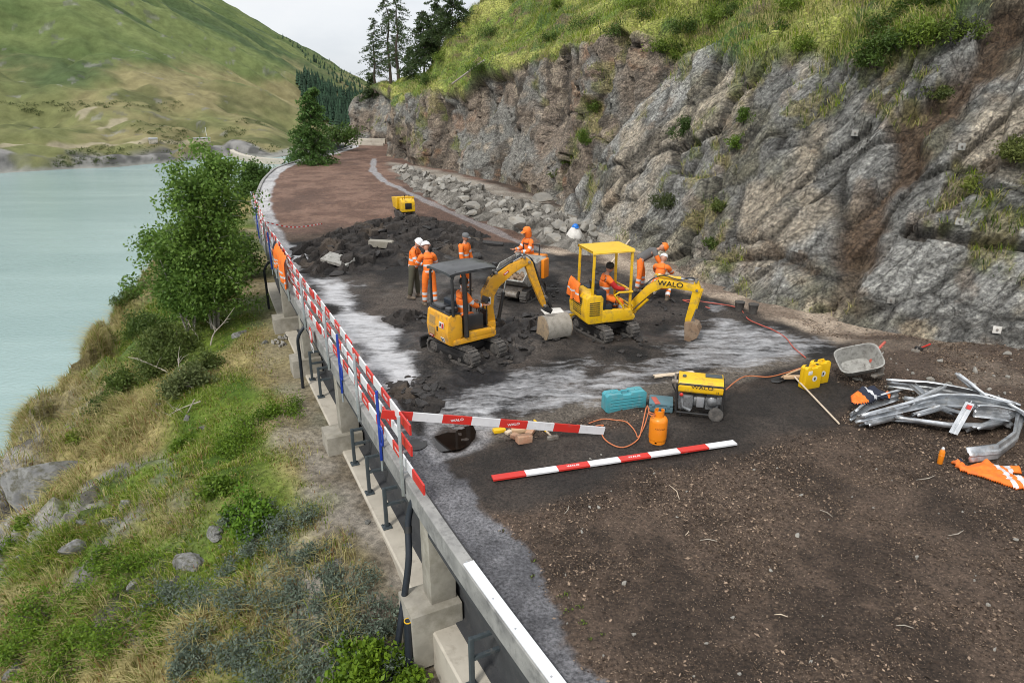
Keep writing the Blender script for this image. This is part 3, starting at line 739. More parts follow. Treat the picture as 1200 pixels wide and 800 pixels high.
n1 = noise_node(nt, 12, 10, 0.72, stretch=(1, 1, 1)); n2 = noise_node(nt, 3.2, 8, 0.65, stretch=(1.2, 1.2, 3.5), rot=(0.5, 0.7, 0.2)); vo = nt.nodes.new('ShaderNodeTexVoronoi'); vo.inputs['Scale'].default_value = 2.6; vo.feature = 'DISTANCE_TO_EDGE'
tcn = nt.nodes.new('ShaderNodeTexCoord'); mp = nt.nodes.new('ShaderNodeMapping'); mp.inputs['Rotation'].default_value = (0.6, 0.8, 0.1); mp.inputs['Scale'].default_value = (1, 1.6, 0.55)
wn = nt.nodes.new('ShaderNodeMix'); wn.data_type = 'VECTOR'; wn.inputs['Factor'].default_value = 0.18
nt.links.new(tcn.outputs['Object'], mp.inputs['Vector']); nt.links.new(mp.outputs[0], wn.inputs[4]); nt.links.new(n1.outputs['Color'], wn.inputs[5]); nt.links.new(wn.outputs[1], vo.inputs['Vector'])
f1 = ramp(nt, n1.outputs['Fac'], [(0.36, (0.45, 0.45, 0.45)), (0.62, (1.5, 1.49, 1.46))]).outputs['Color']
f2 = ramp(nt, n2.outputs['Fac'], [(0.36, (0.70, 0.70, 0.70)), (0.62, (1.28, 1.28, 1.28))]).outputs['Color']
sa_ = nt.nodes.new('ShaderNodeAttribute'); sa_.attribute_name = 'Str'; n5 = noise_node(nt, 7.0, 11, 0.74, vec=sa_.outputs['Vector'])
f5 = ramp(nt, n5.outputs['Fac'], [(0.36, (0.34, 0.33, 0.32)), (0.45, (1.05, 1.05, 1.05)), (0.63, (1.95, 1.95, 1.92))]).outputs['Color']
v5 = nt.nodes.new('ShaderNodeTexVoronoi'); v5.inputs['Scale'].default_value = 0.62; v5.feature = 'DISTANCE_TO_EDGE'; wn5 = nt.nodes.new('ShaderNodeMix'); wn5.data_type = 'VECTOR'; wn5.inputs['Factor'].default_value = 0.14; nt.links.new(sa_.outputs['Vector'], wn5.inputs[4]); nt.links.new(n1.outputs['Color'], wn5.inputs[5]); nt.links.new(wn5.outputs[1], v5.inputs['Vector'])
f6 = ramp(nt, v5.outputs['Distance'], [(0.0, (0.18, 0.17, 0.16)), (0.013, (1, 1, 1))]).outputs['Color']
f3 = ramp(nt, vo.outputs['Distance'], [(0.0, (0.42, 0.40, 0.38)), (0.035, (1, 1, 1))]).outputs['Color']
c = mixn(nt, 1.0, at.outputs['Color'], f1, 'MULTIPLY'); c = mixn(nt, 1.0, c, f2, 'MULTIPLY'); c = mixn(nt, 0.75, c, f3, 'MULTIPLY'); c = mixn(nt, 0.85, c, f5, 'MULTIPLY'); c = mixn(nt, 0.85, c, f6, 'MULTIPLY')
nt.links.new(c, b.inputs['Base Color']); b.inputs['Roughness'].default_value = 0.82
ad = nt.nodes.new('ShaderNodeMath'); ad.operation = 'MULTIPLY_ADD'; nt.links.new(vo.outputs['Distance'], ad.inputs[0]); ad.inputs[1].default_value = 0.8
ad2 = nt.nodes.new('ShaderNodeMath'); ad2.operation = 'ADD'; nt.links.new(n1.outputs['Fac'], ad2.inputs[0]); nt.links.new(n5.outputs['Fac'], ad2.inputs[1]); nt.links.new(ad2.outputs[0], ad.inputs[2]); bump(nt, b, ad.outputs[0], 1.0, 0.12)
cme = np_mesh('cliff', P, grid_faces(len(sgrid), len(vgrid))[:, ::-1], mcl, col, {'Str': np.stack((across * 2.2, along * 0.45, fbm(nn * 0.5, 3, 555) * 1.5), 1)}, smooth=True, sharp=28)
tag(link('cliff', cme), 'grey and brown rock cliff with a turf hillside above it', 'cliff', kind='structure')
CLP, CLF = P, grid_faces(len(sgrid), len(vgrid)); CLTURF = tf; CLLEDGE = ledge; CLIFF_COL = col
cliff_bvh = BVHTree.FromPolygons([tuple(p) for p in P], [tuple(f) for f in CLF])
def cliff_hit(px, py):
    d = ray(px, py).normalized(); h = cliff_bvh.ray_cast(Vector((0, 0, CAMH)), d)
    return (h[0], (h[1] if h[1].dot(d) < 0 else -h[1])) if h[0] is not None else (None, None)

# ---------------------------------------------------------------- road sheet
dmax = np.zeros(len(KERB))
rgrid_s = []; s = KS[int(np.argmin(np.abs(KERB[:, 1] + 1)))]
while s < KS[-1] - 1:
    rgrid_s.append(s); y = np.interp(s, KS, KERB[:, 1]); s += 0.045 if 3 < y < 17 else (0.09 if y < 28 else 0.25)
rgrid_s = np.array(rgrid_s)
kx = np.interp(rgrid_s, KS, KERB[:, 0]); ky = np.interp(rgrid_s, KS, KERB[:, 1]); kn = np.stack([np.interp(rgrid_s, KS, KN[:, k]) for k in (0, 1)], 1); kn /= np.linalg.norm(kn, axis=1)[:, None]
for _ in range(200): kn[1:-1] = kn[1:-1] * 0.5 + (kn[:-2] + kn[2:]) * 0.25
wid = []
for x, y, n in zip(kx, ky, kn):
    q = CLIFF - np.array((x, y)); t = q @ n; l = np.abs(q @ np.array((-n[1], n[0]))); m = (l < 0.6) & (t > 0)
    wid.append(min(t[m].min() + 2.0, 17.5) if m.any() else (17.5 if y < 20 else 10))
wid = np.array(wid)
for _ in range(60): wid[1:-1] = wid[1:-1] * 0.5 + (wid[:-2] + wid[2:]) * 0.25
tn = np.linspace(0, 1, 260)
D = 0.15 + (wid - 0.15)[:, None] * tn[None, :]
RX = kx[:, None] + kn[:, 0:1] * D; RY = ky[:, None] + kn[:, 1:2] * D
RP = np.stack((RX.ravel(), RY.ravel(), np.zeros(RX.size)), 1); Df = D.ravel()
n2 = RP.copy()
def pp(*pts): return [G(*p)[:2] for p in pts]
def inside(pts, soft=0.3, jitter=0.25, sc=1.3, seed=0, octv=4):
    d = poly_sd(RP, pp(*pts)) + fbm(n2 * sc, octv, seed) * jitter
    return 1 - sstep(-soft, soft, d)
A = lambda *c: np.array(c)
fn = fbm(n2 * 1.1, 5, 301); f2n = fbm(n2 * 0.35, 4, 302); f4 = fbm(n2 * 5, 4, 303)
col = mixc(A(0.040, 0.028, 0.0205), A(0.082, 0.058, 0.043), sstep(-0.5, 0.5, fn + 0.4 * f4))          # brown stripped ground
white = np.zeros(len(RP)); wet = np.zeros(len(RP)); chip = np.ones(len(RP)); hgt = fbm(n2 * 0.8, 4, 310) * 0.035 + fbm(n2 * 4, 4, 311) * 0.012
# far reddish planings
far = inside([(255, 262), (300, 262), (350, 275), (440, 262), (520, 275), (620, 290), (660, 250), (430, 150), (380, 150), (290, 200), (255, 230)], 0.6, 0.8, 0.5, 321)
red = mixc(A(0.115, 0.068, 0.050), A(0.185, 0.115, 0.086), sstep(-0.5, 0.5, fn + 0.4 * f4)); red = mixc(red, A(0.085, 0.052, 0.040), sstep(0.1, 0.6, f2n) * 0.8)
col = mixc(col, red, far); chip *= 1 - 0.3 * far
# worked zone: dark milled asphalt between the two long barrier boards and the heap
work = inside([(330, 285), (520, 270), (640, 292), (760, 322), (880, 362), (1010, 405), (960, 430), (860, 452), (700, 485), (560, 520), (500, 545), (470, 510), (420, 420), (345, 320)], 0.35, 0.3, 1.2, 331)
dark = mixc(A(0.012, 0.0115, 0.0115), A(0.042, 0.036, 0.032), sstep(-0.5, 0.5, fn + 0.5 * f4)); dark = mixc(dark, A(0.080, 0.066, 0.056), sstep(0.25, 0.75, f2n) * 0.55)
col = mixc(col, dark, work); chip *= 1 - 0.75 * work; wet = np.maximum(wet, work * 0.75 * sstep(0.05, 0.5, fbm(n2 * 0.9, 4, 333)))
mid = inside([(440, 320), (640, 310), (720, 330), (700, 405), (560, 420), (470, 400), (425, 350)], 0.5, 0.5, 0.8, 335)
col = mixc(col, mixc(A(0.017, 0.0155, 0.015), A(0.088, 0.074, 0.063), sstep(-0.2, 0.8, fn + 0.5 * f2n)), mid * 0.75)
# damp dark band in front of the worked zone
damp = inside([(505, 548), (600, 520), (770, 488), (880, 455), (985, 430), (1010, 470), (960, 505), (870, 530), (740, 556), (640, 585), (575, 610), (540, 575)], 0.35, 0.35, 0.9, 341)
col = mixc(col, mixc(A(0.018, 0.0155, 0.014), A(0.036, 0.030, 0.026), sstep(-0.5, 0.5, fn)), damp * 0.92); chip *= 1 - 0.85 * damp; wet += damp * 0.25
ledge_b = inside([(880, 442), (950, 420), (930, 412), (760, 452), (560, 505), (570, 520), (700, 480)], 0.12, 0.12, 2, 345)
col = mixc(col, A(0.125, 0.108, 0.09), ledge_b * 0.75)
# pale milky slurry
w_a = inside([(360, 322), (400, 332), (440, 372), (475, 412), (492, 440), (466, 452), (440, 430), (400, 380), (372, 345)], 0.55, 0.55, 1.3, 351)
w_b = inside([(470, 500), (520, 470), (640, 430), (690, 425), (700, 452), (640, 470), (560, 500), (500, 512)], 0.6, 0.6, 1.2, 352)
w_c = inside([(560, 500), (700, 440), (800, 400), (830, 355), (900, 380), (985, 402), (940, 425), (830, 438), (740, 462), (640, 485)], 0.6, 0.6, 1.0, 353)
w_d = inside([(335, 285), (352, 288), (364, 303), (345, 308)], 0.15, 0.2, 2, 354)
w_e = inside([(640, 365), (672, 360), (664, 375), (640, 376)], 0.15, 0.2, 2, 355)
white = np.clip(np.maximum.reduce([w_a * 1.08, w_b * 0.70, w_c * 0.74, w_d * 0.9, w_e * 0.7]), 0, 1)
sm_a = np.maximum(w_a, w_d)
tar = inside([(515, 440), (590, 425), (640, 440), (610, 475), (545, 495), (505, 470)], 0.25, 0.3, 1.5, 357)
col = mixc(col, A(0.012, 0.013, 0.016), tar * 0.9); wet = np.maximum(wet, tar * 0.75)
blk = inside([(400, 350), (470, 395), (500, 430), (530, 465), (470, 470), (455, 440), (430, 400)], 0.25, 0.4, 1.5, 358) * 0.6
col = mixc(col, A(0.02, 0.019, 0.02), blk * (1 - w_a)); wet = np.maximum(wet, w_a * 0.85)
# asphalt shoulder along the near kerb, pale concrete channel along the far kerb
edge = Df - 0.60 - 0.22 * sstep(5, 7.5, RP[:, 1]) + fbm(n2 * 1.2, 4, 361) * 0.22
shoulder = (1 - sstep(-0.035, 0.035, edge + 0.05 * f4)) * (1 - sstep(14, 16, RP[:, 1]))
asph = mixc(A(0.080, 0.081, 0.090), A(0.135, 0.136, 0.148), sstep(-0.5, 0.5, fn * 0.7 + f4 * 0.5)); asph = mixc(asph, A(0.05, 0.05, 0.055), sstep(0.1, 0.5, f2n + 0.4 * fn) * 0.7)
col = mixc(col, asph, shoulder); chip *= 1 - shoulder; wet = np.maximum(wet * (1 - shoulder), shoulder * (0.25 + 0.5 * sstep(-0.2, 0.4, f2n)))
chan = (1 - sstep(0.75, 0.95, Df + fbm(n2 * 1.5, 3, 365) * 0.10)) * sstep(20, 24, RP[:, 1])
col = mixc(col, mixc(A(0.42, 0.42, 0.43), A(0.30, 0.30, 0.31), sstep(-0.4, 0.5, fn)), chan); chip *= 1 - chan
chan2 = (1 - sstep(0.5, 0.7, Df + fbm(n2 * 1.5, 3, 366) * 0.15)) * (1 - sstep(21, 24, RP[:, 1])) * sstep(13, 15, RP[:, 1])
col = mixc(col, mixc(A(0.30, 0.29, 0.28), A(0.16, 0.155, 0.15), sstep(-0.4, 0.5, fn)), chan2)
# gutter along the cliff foot and the dusty ledge behind it
def line_d(pts):
    q = np.array([G(*p)[:2] for p in pts]); d = np.full(len(RP), 9e9)
    for a, b in zip(q[:-1], q[1:]):
        e = b - a; t = np.clip(((RP[:, :2] - a) @ e) / (e @ e), 0, 1); d = np.minimum(d, np.sqrt(((RP[:, :2] - a - t[:, None] * e) ** 2).sum(1)))
    return d
gut = 1 - sstep(0.15, 0.26, line_d([(438, 186), (437, 200), (450, 212), (500, 236), (560, 262), (600, 280), (640, 296)]) + fbm(n2, 3, 371) * 0.12)
col = mixc(col, A(0.26, 0.26, 0.27), gut * (0.45 + 0.45 * sstep(30, 45, RP[:, 1]))); chip *= 1 - gut
shelf = inside([(640, 296), (700, 300), (760, 330), (860, 358), (960, 392), (1010, 408), (1200, 440), (1300, 440), (1300, 380), (1040, 372), (860, 330), (700, 262), (640, 270)], 0.3, 0.3, 1.2, 375)
bei = mixc(A(0.20, 0.155, 0.12), A(0.40, 0.33, 0.26), sstep(-0.3, 0.4, fn + 0.3 * f2n)); rb = inside([(1000, 395), (1060, 395), (1300, 420), (1300, 520), (1120, 460), (1030, 440), (990, 418)], 0.4, 0.5, 0.8, 377)
col = mixc(col, bei, shelf * (1 - rb) * 0.9); col = mixc(col, mixc(A(0.085, 0.062, 0.048), A(0.15, 0.12, 0.095), sstep(-0.3, 0.5, fn)), rb * 0.8)
talus = inside([(455, 190), (470, 205), (560, 245), (640, 285), (700, 300), (720, 272), (640, 235), (520, 200)], 0.5, 0.5, 0.8, 378)
col = mixc(col, mixc(A(0.22, 0.20, 0.17), A(0.33, 0.31, 0.27), sstep(-0.3, 0.4, fn)), talus * 0.85)
# puddle by the barrier corner: a shallow hollow that the water sheet fills
pudw = 1 - sstep(-0.06, 0.10, poly_sd(RP, pp((503, 513), (520, 500), (553, 498), (556, 512), (543, 524), (520, 527))) + fbm(n2 * 2, 3, 381) * 0.08)
pale = 1 - sstep(-0.1, 0.12, poly_sd(RP, pp((492, 525), (500, 500), (545, 492), (575, 500), (570, 515), (540, 532), (505, 545))) + fbm(n2 * 2, 3, 383) * 0.12)
col = mixc(col, A(0.30, 0.30, 0.315), pale * 0.55); col = mixc(col, A(0.03, 0.022, 0.018), pudw); wet = np.maximum(wet * (1 - pudw), pale * 0.5)
hgt = (hgt + 0.03 * (RP[:, 1] < 9.2) * sstep(0.0, 0.12, edge) * (1 - sstep(0.2, 0.6, edge))) * (1 - 0.8 * shoulder) * (1 - 0.7 * pale); hgt = hgt - pudw * 0.035 - shoulder * 0.0 + work * fbm(n2 * 2.2, 4, 391) * 0.05 * (1 - np.clip(w_a + chan2, 0, 1))
side = sstep(0, 3.5, line_d([(1040, 415), (1200, 470), (1300, 500)])); hgt += rb * 0.18 * sstep(0, 1, fbm(n2 * 0.5, 3, 393) + 0.5)
# broken asphalt between the diggers
mess = inside([(470, 395), (500, 375), (560, 360), (640, 372), (660, 400), (610, 425), (545, 440), (490, 470), (470, 455)], 0.5, 0.5, 0.9, 397)
hgt += mess * np.clip(fbm(n2 * 1.6, 4, 398) * 0.14 + 0.05, 0, 0.25); col = mixc(col, mixc(A(0.025, 0.024, 0.024), A(0.07, 0.062, 0.056), sstep(-0.4, 0.5, f4 + fn * 0.5)), mess * 0.7)
RP[:, 2] = hgt
mr_, nt, b = nodes_of('road_ground')
at = nt.nodes.new('ShaderNodeAttribute'); at.attribute_name = 'Col'; am = nt.nodes.new('ShaderNodeAttribute'); am.attribute_name = 'Msk'
sep = nt.nodes.new('ShaderNodeSeparateColor'); nt.links.new(am.outputs['Color'], sep.inputs[0])
nf = noise_node(nt, 22, 8, 0.7); nm = noise_node(nt, 4, 8, 0.65)
ff = ramp(nt, nf.outputs['Fac'], [(0.35, (0.36, 0.36, 0.36)), (0.64, (1.75, 1.72, 1.68))]).outputs['Color']; fm = ramp(nt, nm.outputs['Fac'], [(0.3, (0.7, 0.7, 0.7)), (0.7, (1.3, 1.3, 1.3))]).outputs['Color']
c = mixn(nt, 1.0, at.outputs['Color'], ff, 'MULTIPLY'); c = mixn(nt, 1.0, c, fm, 'MULTIPLY')
# pale chips of bark and stone in the stripped ground
vo = nt.nodes.new('ShaderNodeTexVoronoi'); vo.inputs['Scale'].default_value = 42; tcn = nt.nodes.new('ShaderNodeTexCoord'); nt.links.new(tcn.outputs['Object'], vo.inputs['Vector'])
sv_ = nt.nodes.new('ShaderNodeSeparateColor'); nt.links.new(vo.outputs['Color'], sv_.inputs[0])
th = nt.nodes.new('ShaderNodeMath'); th.operation = 'GREATER_THAN'; th.inputs[1].default_value = 0.50; nt.links.new(sv_.outputs[0], th.inputs[0])
dd = nt.nodes.new('ShaderNodeMath'); dd.operation = 'LESS_THAN'; dd.inputs[1].default_value = 0.26; nt.links.new(vo.outputs['Distance'], dd.inputs[0])
mu = nt.nodes.new('ShaderNodeMath'); mu.operation = 'MULTIPLY'; nt.links.new(th.outputs[0], mu.inputs[0]); nt.links.new(dd.outputs[0], mu.inputs[1])
mu2 = nt.nodes.new('ShaderNodeMath'); mu2.operation = 'MULTIPLY'; nt.links.new(mu.outputs[0], mu2.inputs[0]); nt.links.new(sep.outputs[2], mu2.inputs[1])
chipc = ramp(nt, sv_.outputs[1], [(0.0, (0.09, 0.06, 0.042)), (0.55, (0.17, 0.12, 0.088)), (1.0, (0.36, 0.28, 0.215))]).outputs['Color']
c = mixn(nt, mu2.outputs[0], c, chipc)
# dried slurry, dragged along the milling direction
ws = noise_node(nt, 1.4, 10, 0.78, stretch=(0.8, 3.4, 1), rot=(0, 0, R(-27))); wf = noise_node(nt, 9, 6, 0.7)
w0 = nt.nodes.new('ShaderNodeMath'); w0.operation = 'MULTIPLY_ADD'; nt.links.new(ws.outputs['Fac'], w0.inputs[0]); w0.inputs[1].default_value = 1.35; w0.inputs[2].default_value = -0.175
wa = nt.nodes.new('ShaderNodeMath'); wa.operation = 'MULTIPLY_ADD'; nt.links.new(wf.outputs['Fac'], wa.inputs[0]); wa.inputs[1].default_value = 0.35; nt.links.new(w0.outputs[0], wa.inputs[2])
wb_ = nt.nodes.new('ShaderNodeMath'); wb_.operation = 'MULTIPLY_ADD'; nt.links.new(sep.outputs[0], wb_.inputs[0]); wb_.inputs[1].default_value = 0.62; nt.links.new(wa.outputs[0], wb_.inputs[2])
wr = ramp(nt, wb_.outputs[0], [(0.0, (0, 0, 0)), (1.0, (1, 1, 1))]); wr.color_ramp.elements[0].position = 0.96; wr.color_ramp.elements[1].position = 1.0
mrw = nt.nodes.new('ShaderNodeMapRange'); mrw.inputs['From Min'].default_value = 0.94; mrw.inputs['From Max'].default_value = 1.36; nt.links.new(wb_.outputs[0], mrw.inputs['Value'])
nt.nodes.remove(wr)
mw = nt.nodes.new('ShaderNodeMath'); mw.operation = 'MULTIPLY'; nt.links.new(mrw.outputs[0], mw.inputs[0])
ms = nt.nodes.new('ShaderNodeMapRange'); ms.inputs['From Max'].default_value = 0.25; nt.links.new(sep.outputs[0], ms.inputs['Value']); nt.links.new(ms.outputs[0], mw.inputs[1])
mw2 = nt.nodes.new('ShaderNodeMath'); mw2.operation = 'MULTIPLY'; mw2.inputs[1].default_value = 0.85; nt.links.new(mw.outputs[0], mw2.inputs[0]); c = mixn(nt, mw2.outputs[0], c, (0.56, 0.565, 0.585))
nt.links.new(c, b.inputs['Base Color'])
rr = nt.nodes.new('ShaderNodeMapRange'); rr.inputs['To Min'].default_value = 0.92; rr.inputs['To Max'].default_value = 0.28; nt.links.new(sep.outputs[1], rr.inputs['Value']); nt.links.new(rr.outputs[0], b.inputs['Roughness'])
b.inputs['Specular IOR Level'].default_value = 0.35
ad = nt.nodes.new('ShaderNodeMath'); ad.operation = 'MULTIPLY_ADD'; nt.links.new(mu2.outputs[0], ad.inputs[0]); ad.inputs[1].default_value = 0.5; nt.links.new(nf.outputs['Fac'], ad.inputs[2])
bs = bump(nt, b, ad.outputs[0], 1.0, 0.06)
bm_ = nt.nodes.new('ShaderNodeMapRange'); bm_.inputs['To Min'].default_value = 0.85; bm_.inputs['To Max'].default_value = 0.25; nt.links.new(sep.outputs[1], bm_.inputs['Value']); nt.links.new(bm_.outputs[0], bs.inputs['Strength'])
msk = np.stack((white, np.clip(wet, 0, 1), np.clip(chip, 0, 1)), 1)
RF = grid_faces(len(rgrid_s), len(tn))
rme = np_mesh('road', RP, RF[:, ::-1], mr_, col, {'Msk': msk})
tag(link('road', rme), 'stripped mountain road surface with brown planings, dark milled asphalt and pale slurry', 'road', kind='structure')
road_bvh = BVHTree.FromPolygons([tuple(p) for p in RP], [tuple(f) for f in RF])
def zroad(x, y):
    h = road_bvh.ray_cast(Vector((x, y, 5)), Vector((0, 0, -1))); return h[0].z if h[0] is not None else 0.0
def GR(px, py):
    d = ray(px, py).normalized(); h = road_bvh.ray_cast(Vector((0, 0, CAMH)), d); return h[0] if h[0] is not None else G(px, py)

# puddle water
mw_, nt, b = nodes_of('puddle_water'); b.inputs['Base Color'].default_value = (0.012, 0.008, 0.006, 1); b.inputs['Roughness'].default_value = 0.03
pv = [G(*p) for p in ((500, 514), (508, 506), (520, 499), (538, 497), (554, 497), (558, 505), (556, 513), (549, 521), (540, 525), (528, 527), (517, 528), (506, 523))]
mb = MB(); mb.raw([(v.x, v.y, -0.012) for v in pv], [tuple(range(len(pv)))[::-1]]); tag(mb.build('puddle', mw_), 'dark brown puddle beside the barrier corner', 'puddle', kind='structure')

# ---------------------------------------------------------------- heap of broken asphalt behind the work zone
def heap(name, poly, height, seed, cell=0.07, mat='heap_soil', label=None, cat=None, cols=((0.010, 0.009, 0.009), (0.042, 0.036, 0.032)), rough=0.3):
    pl = np.array(poly); lo = pl.min(0) - 0.4; hi = pl.max(0) + 0.4
    nx = int((hi[0] - lo[0]) / cell) + 2; ny = int((hi[1] - lo[1]) / cell) + 2
    X, Y = np.meshgrid(np.linspace(lo[0], hi[0], nx), np.linspace(lo[1], hi[1], ny), indexing='ij'); q = np.stack((X.ravel(), Y.ravel(), np.zeros(X.size)), 1)
    d = -poly_sd(q, pl) + fbm(q * 1.2, 4, seed) * 0.35
    w = worley(q * 2.6 + fbm(q, 3, seed + 3)[:, None] * 0.3, seed + 5); w2 = worley(q * 6.5, seed + 6)
    t = np.clip(d / 1.6, -0.4, 1)
    z = height * (t * (1.6 - 0.6 * np.abs(t))) * (0.75 + 0.5 * fbm(q * 0.55, 3, seed + 8)) + np.clip(t * 3, 0, 1) * (fbm(q * 1.5, 4, seed + 1) * 0.10 + (w[2] - 0.5) * rough + w[4][:, 0] * 0.22 * (w[3] - 0.3) + (w2[2] - 0.5) * 0.09)
    z = np.where(d < 0, -0.15, z)
    q[:, 2] = z
    c = mixc(cols[0], cols[1], np.clip(w[2] * 0.8 + w2[2] * 0.4 - 0.1 + 0.5 * fbm(q * 3, 3, seed + 2), 0, 1)); c = mixc(c, (0.085, 0.066, 0.05), sstep(0.3, 0.7, fbm(q * 0.9, 4, seed + 9)) * 0.7)
    Fh = grid_faces(nx, ny); Fh = Fh[(d[Fh] > -0.05).any(1)]
    me = np_mesh(name, q, Fh, M[mat], c, smooth=True, sharp=35)
    return me, q
vcol_mat('heap_soil', 0.85, 0.45, 14, 0.7, 26, 0.04)
hp = pp((335, 300), (352, 285), (400, 272), (440, 258), (500, 256), (545, 262), (585, 288), (555, 303), (520, 308), (470, 312), (425, 322), (372, 330), (345, 318))
hme, hq = heap('asphalt_heap', hp, 0.36, 500); tag(link('asphalt_heap', hme), 'long dark heap of broken asphalt across the road behind the two diggers', 'spoil heap')
heap_bvh = BVHTree.FromPolygons([tuple(p) for p in hq], [tuple(f.vertices) for f in hme.polygons])
hp2 = pp((450, 372), (470, 366), (508, 368), (505, 378), (470, 384)); hm2, _ = heap('asphalt_heap', hp2, 0.22, 520); tag(link('asphalt_heap', hm2), 'small low heap of black asphalt crumbs left of the canopied digger', 'spoil heap')
hp3 = pp((560, 385), (600, 372), (640, 375), (652, 398), (610, 420), (570, 430), (545, 440), (550, 420)); hm3, _ = heap('asphalt_heap', hp3, 0.24, 530, cols=((0.012, 0.011, 0.011), (0.055, 0.049, 0.045))); tag(link('asphalt_heap', hm3), 'loose black heap of asphalt lumps in front of the big grey bucket', 'spoil heap')
hp4 = pp((462, 452), (480, 442), (510, 448), (520, 462), (500, 478), (470, 476)); hm4, _ = heap('asphalt_heap', hp4, 0.20, 540); tag(link('asphalt_heap', hm4), 'low dark heap of asphalt clods near the red and white fence', 'spoil heap')
hp5 = pp((655, 340), (700, 322), (720, 335), (690, 352)); hm5, _ = heap('asphalt_heap', hp5, 0.14, 550); tag(link('asphalt_heap', hm5), 'thin black crumbs left of the yellow framed digger', 'spoil heap')

# ---------------------------------------------------------------- left hillside down to the lake
LAKE = -30.0
sg = np.r_[np.arange(0, KS[int(np.argmin(np.abs(KERB[:, 1] - 74)))], 0.22)]
dg = np.r_[np.arange(-1.1, 13, 0.16), np.arange(13, 30, 0.7), np.arange(30, 90, 3)]
hx = np.interp(sg, KS, KERB[:, 0]); hy = np.interp(sg, KS, KERB[:, 1]); hn = -np.stack([np.interp(sg, KS, KN[:, k]) for k in (0, 1)], 1)
for _ in range(300): hn[1:-1] = hn[1:-1] * 0.5 + (hn[:-2] + hn[2:]) * 0.25
hn /= np.linalg.norm(hn, axis=1)[:, None]
SX = hx[:, None] + hn[:, 0:1] * dg; SY = hy[:, None] + hn[:, 1:2] * dg
shp = SX.shape; X = SX.ravel(); Y = SY.ravel(); Dd = np.tile(dg, len(sg)); Yk = np.repeat(hy, len(dg))
q = np.stack((X, Y, np.zeros(len(X))), 1)
lip = np.interp(Yk, [-10, 5, 12, 18, 24, 30, 36, 44, 60, 90], [11, 9.6, 8.2, 7.2, 6.6, 4.8, 3.4, 2.4, 2.0, 2.0]) + fbm(q * 0.22, 4, 601) * 0.9
base = np.interp(Yk, [-10, 6, 8, 9, 10, 12, 18, 26, 40, 90], [-3.8, -3.1, -2.7, -2.35, -2.08, -2.02, -2.01, -2.0, -1.5, -1.2])
fall = np.interp(Yk, [-10, 6, 10, 16, 24, 34, 60], [0.50, 0.46, 0.38, 0.33, 0.24, 0.14, 0.12])
t1 = np.clip(Dd - 1.3, 0, None); z = base - fall * np.minimum(t1, lip) - 0.02 * np.minimum(t1, lip) ** 1.5
over_ = np.clip(Dd - lip - 1.0, 0, None); z = z - 1.15 * over_ - 0.5 * np.minimum(over_, 3)
amp = sstep(0.6, 3.0, Dd)
z = z + amp * (fbm(q * 0.32, 4, 611) * 0.38 + fbm(q * 1.1, 4, 612) * 0.16 + fbm(q * 3.5, 3, 613) * 0.05)
wq = worley(np.stack((X * 0.5, Y * 0.5, z * 0.3), 1), 66); lipz = sstep(-1.5, 0.6, Dd - lip) * (1 - sstep(6, 14, Dd - lip))
z = z + lipz * ((wq[2] - 0.85) * 1.1 + wq[4][:, 0] * 0.5)
rkm = sstep(0.07, 0.36, fbm(q * 0.6, 4, 621)) * amp; wr_ = worley(q * 1.5 + fbm(q * 1.2, 3, 667)[:, None] * 0.5, 71); z = z + rkm * ((wr_[2] - 0.4) * 0.42 + wr_[4][:, 0] * 0.35 * (wr_[3] - 0.3)) * sstep(2.5, 4.5, Dd)
z = np.maximum(z, LAKE - 4)
q[:, 2] = z
nq = q * 0.35
rocky = np.clip(sstep(0.07, 0.36, fbm(q * 0.6, 4, 621)) * amp * 0.95 * sstep(2.5, 5, Dd) + lipz * sstep(-0.55, 0.1, fbm(q * 0.5, 4, 622)), 0, 1) * (1 - 0.75 * sstep(20, 26, Yk))
straw = mixc((0.24, 0.20, 0.085), (0.36, 0.31, 0.14), sstep(-0.4, 0.4, fbm(q * 0.9, 4, 631))); green = mixc((0.06, 0.11, 0.015), (0.12, 0.175, 0.028), sstep(-0.4, 0.4, fbm(q * 0.8, 4, 632)))
gmask = sstep(-0.2, 0.3, fbm(q * 0.3, 4, 641) - 0.10 + 0.5 * np.exp(-((Dd - 2.6) / 1.4) ** 2) * sstep(10, 12, Yk))
col = mixc(straw, green, gmask); bare = (1 - sstep(0.6, 1.5, Dd + fbm(q * 0.8, 4, 651) * 1.0)); bare = bare * (1 - sstep(12, 20, Yk) * 0.6)
col = mixc(col, mixc((0.16, 0.135, 0.10), (0.29, 0.265, 0.225), sstep(-0.3, 0.4, fbm(q * 1.2, 4, 652))), bare)
gpath = np.exp(-((Dd - 1.55) / 0.5) ** 2) * sstep(4, 5.5, Yk) * (1 - sstep(10, 12, Yk)); col = mixc(col, mixc((0.30, 0.285, 0.26), (0.42, 0.40, 0.37), sstep(-0.3, 0.4, fbm(q * 3, 4, 653))), np.clip(gpath, 0, 1) * 0.9)
col = mixc(col, mixc((0.085, 0.08, 0.072), (0.30, 0.29, 0.275), sstep(-0.4, 0.5, fbm(q * 1.4, 5, 661))), rocky)
mh, nt, b = nodes_of('slope_ground')
at = nt.nodes.new('ShaderNodeAttribute'); at.attribute_name = 'Col'; n1 = noise_node(nt, 7, 10, 0.7)
f1 = ramp(nt, n1.outputs['Fac'], [(0.33, (0.45, 0.45, 0.45)), (0.66, (1.45, 1.42, 1.4))]).outputs['Color']; c = mixn(nt, 1.0, at.outputs['Color'], f1, 'MULTIPLY')
nt.links.new(c, b.inputs['Base Color']); b.inputs['Roughness'].default_value = 0.95; b.inputs['Specular IOR Level'].default_value = 0.2; bump(nt, b, n1.outputs['Fac'], 0.8, 0.12)
HF = grid_faces(len(sg), len(dg))
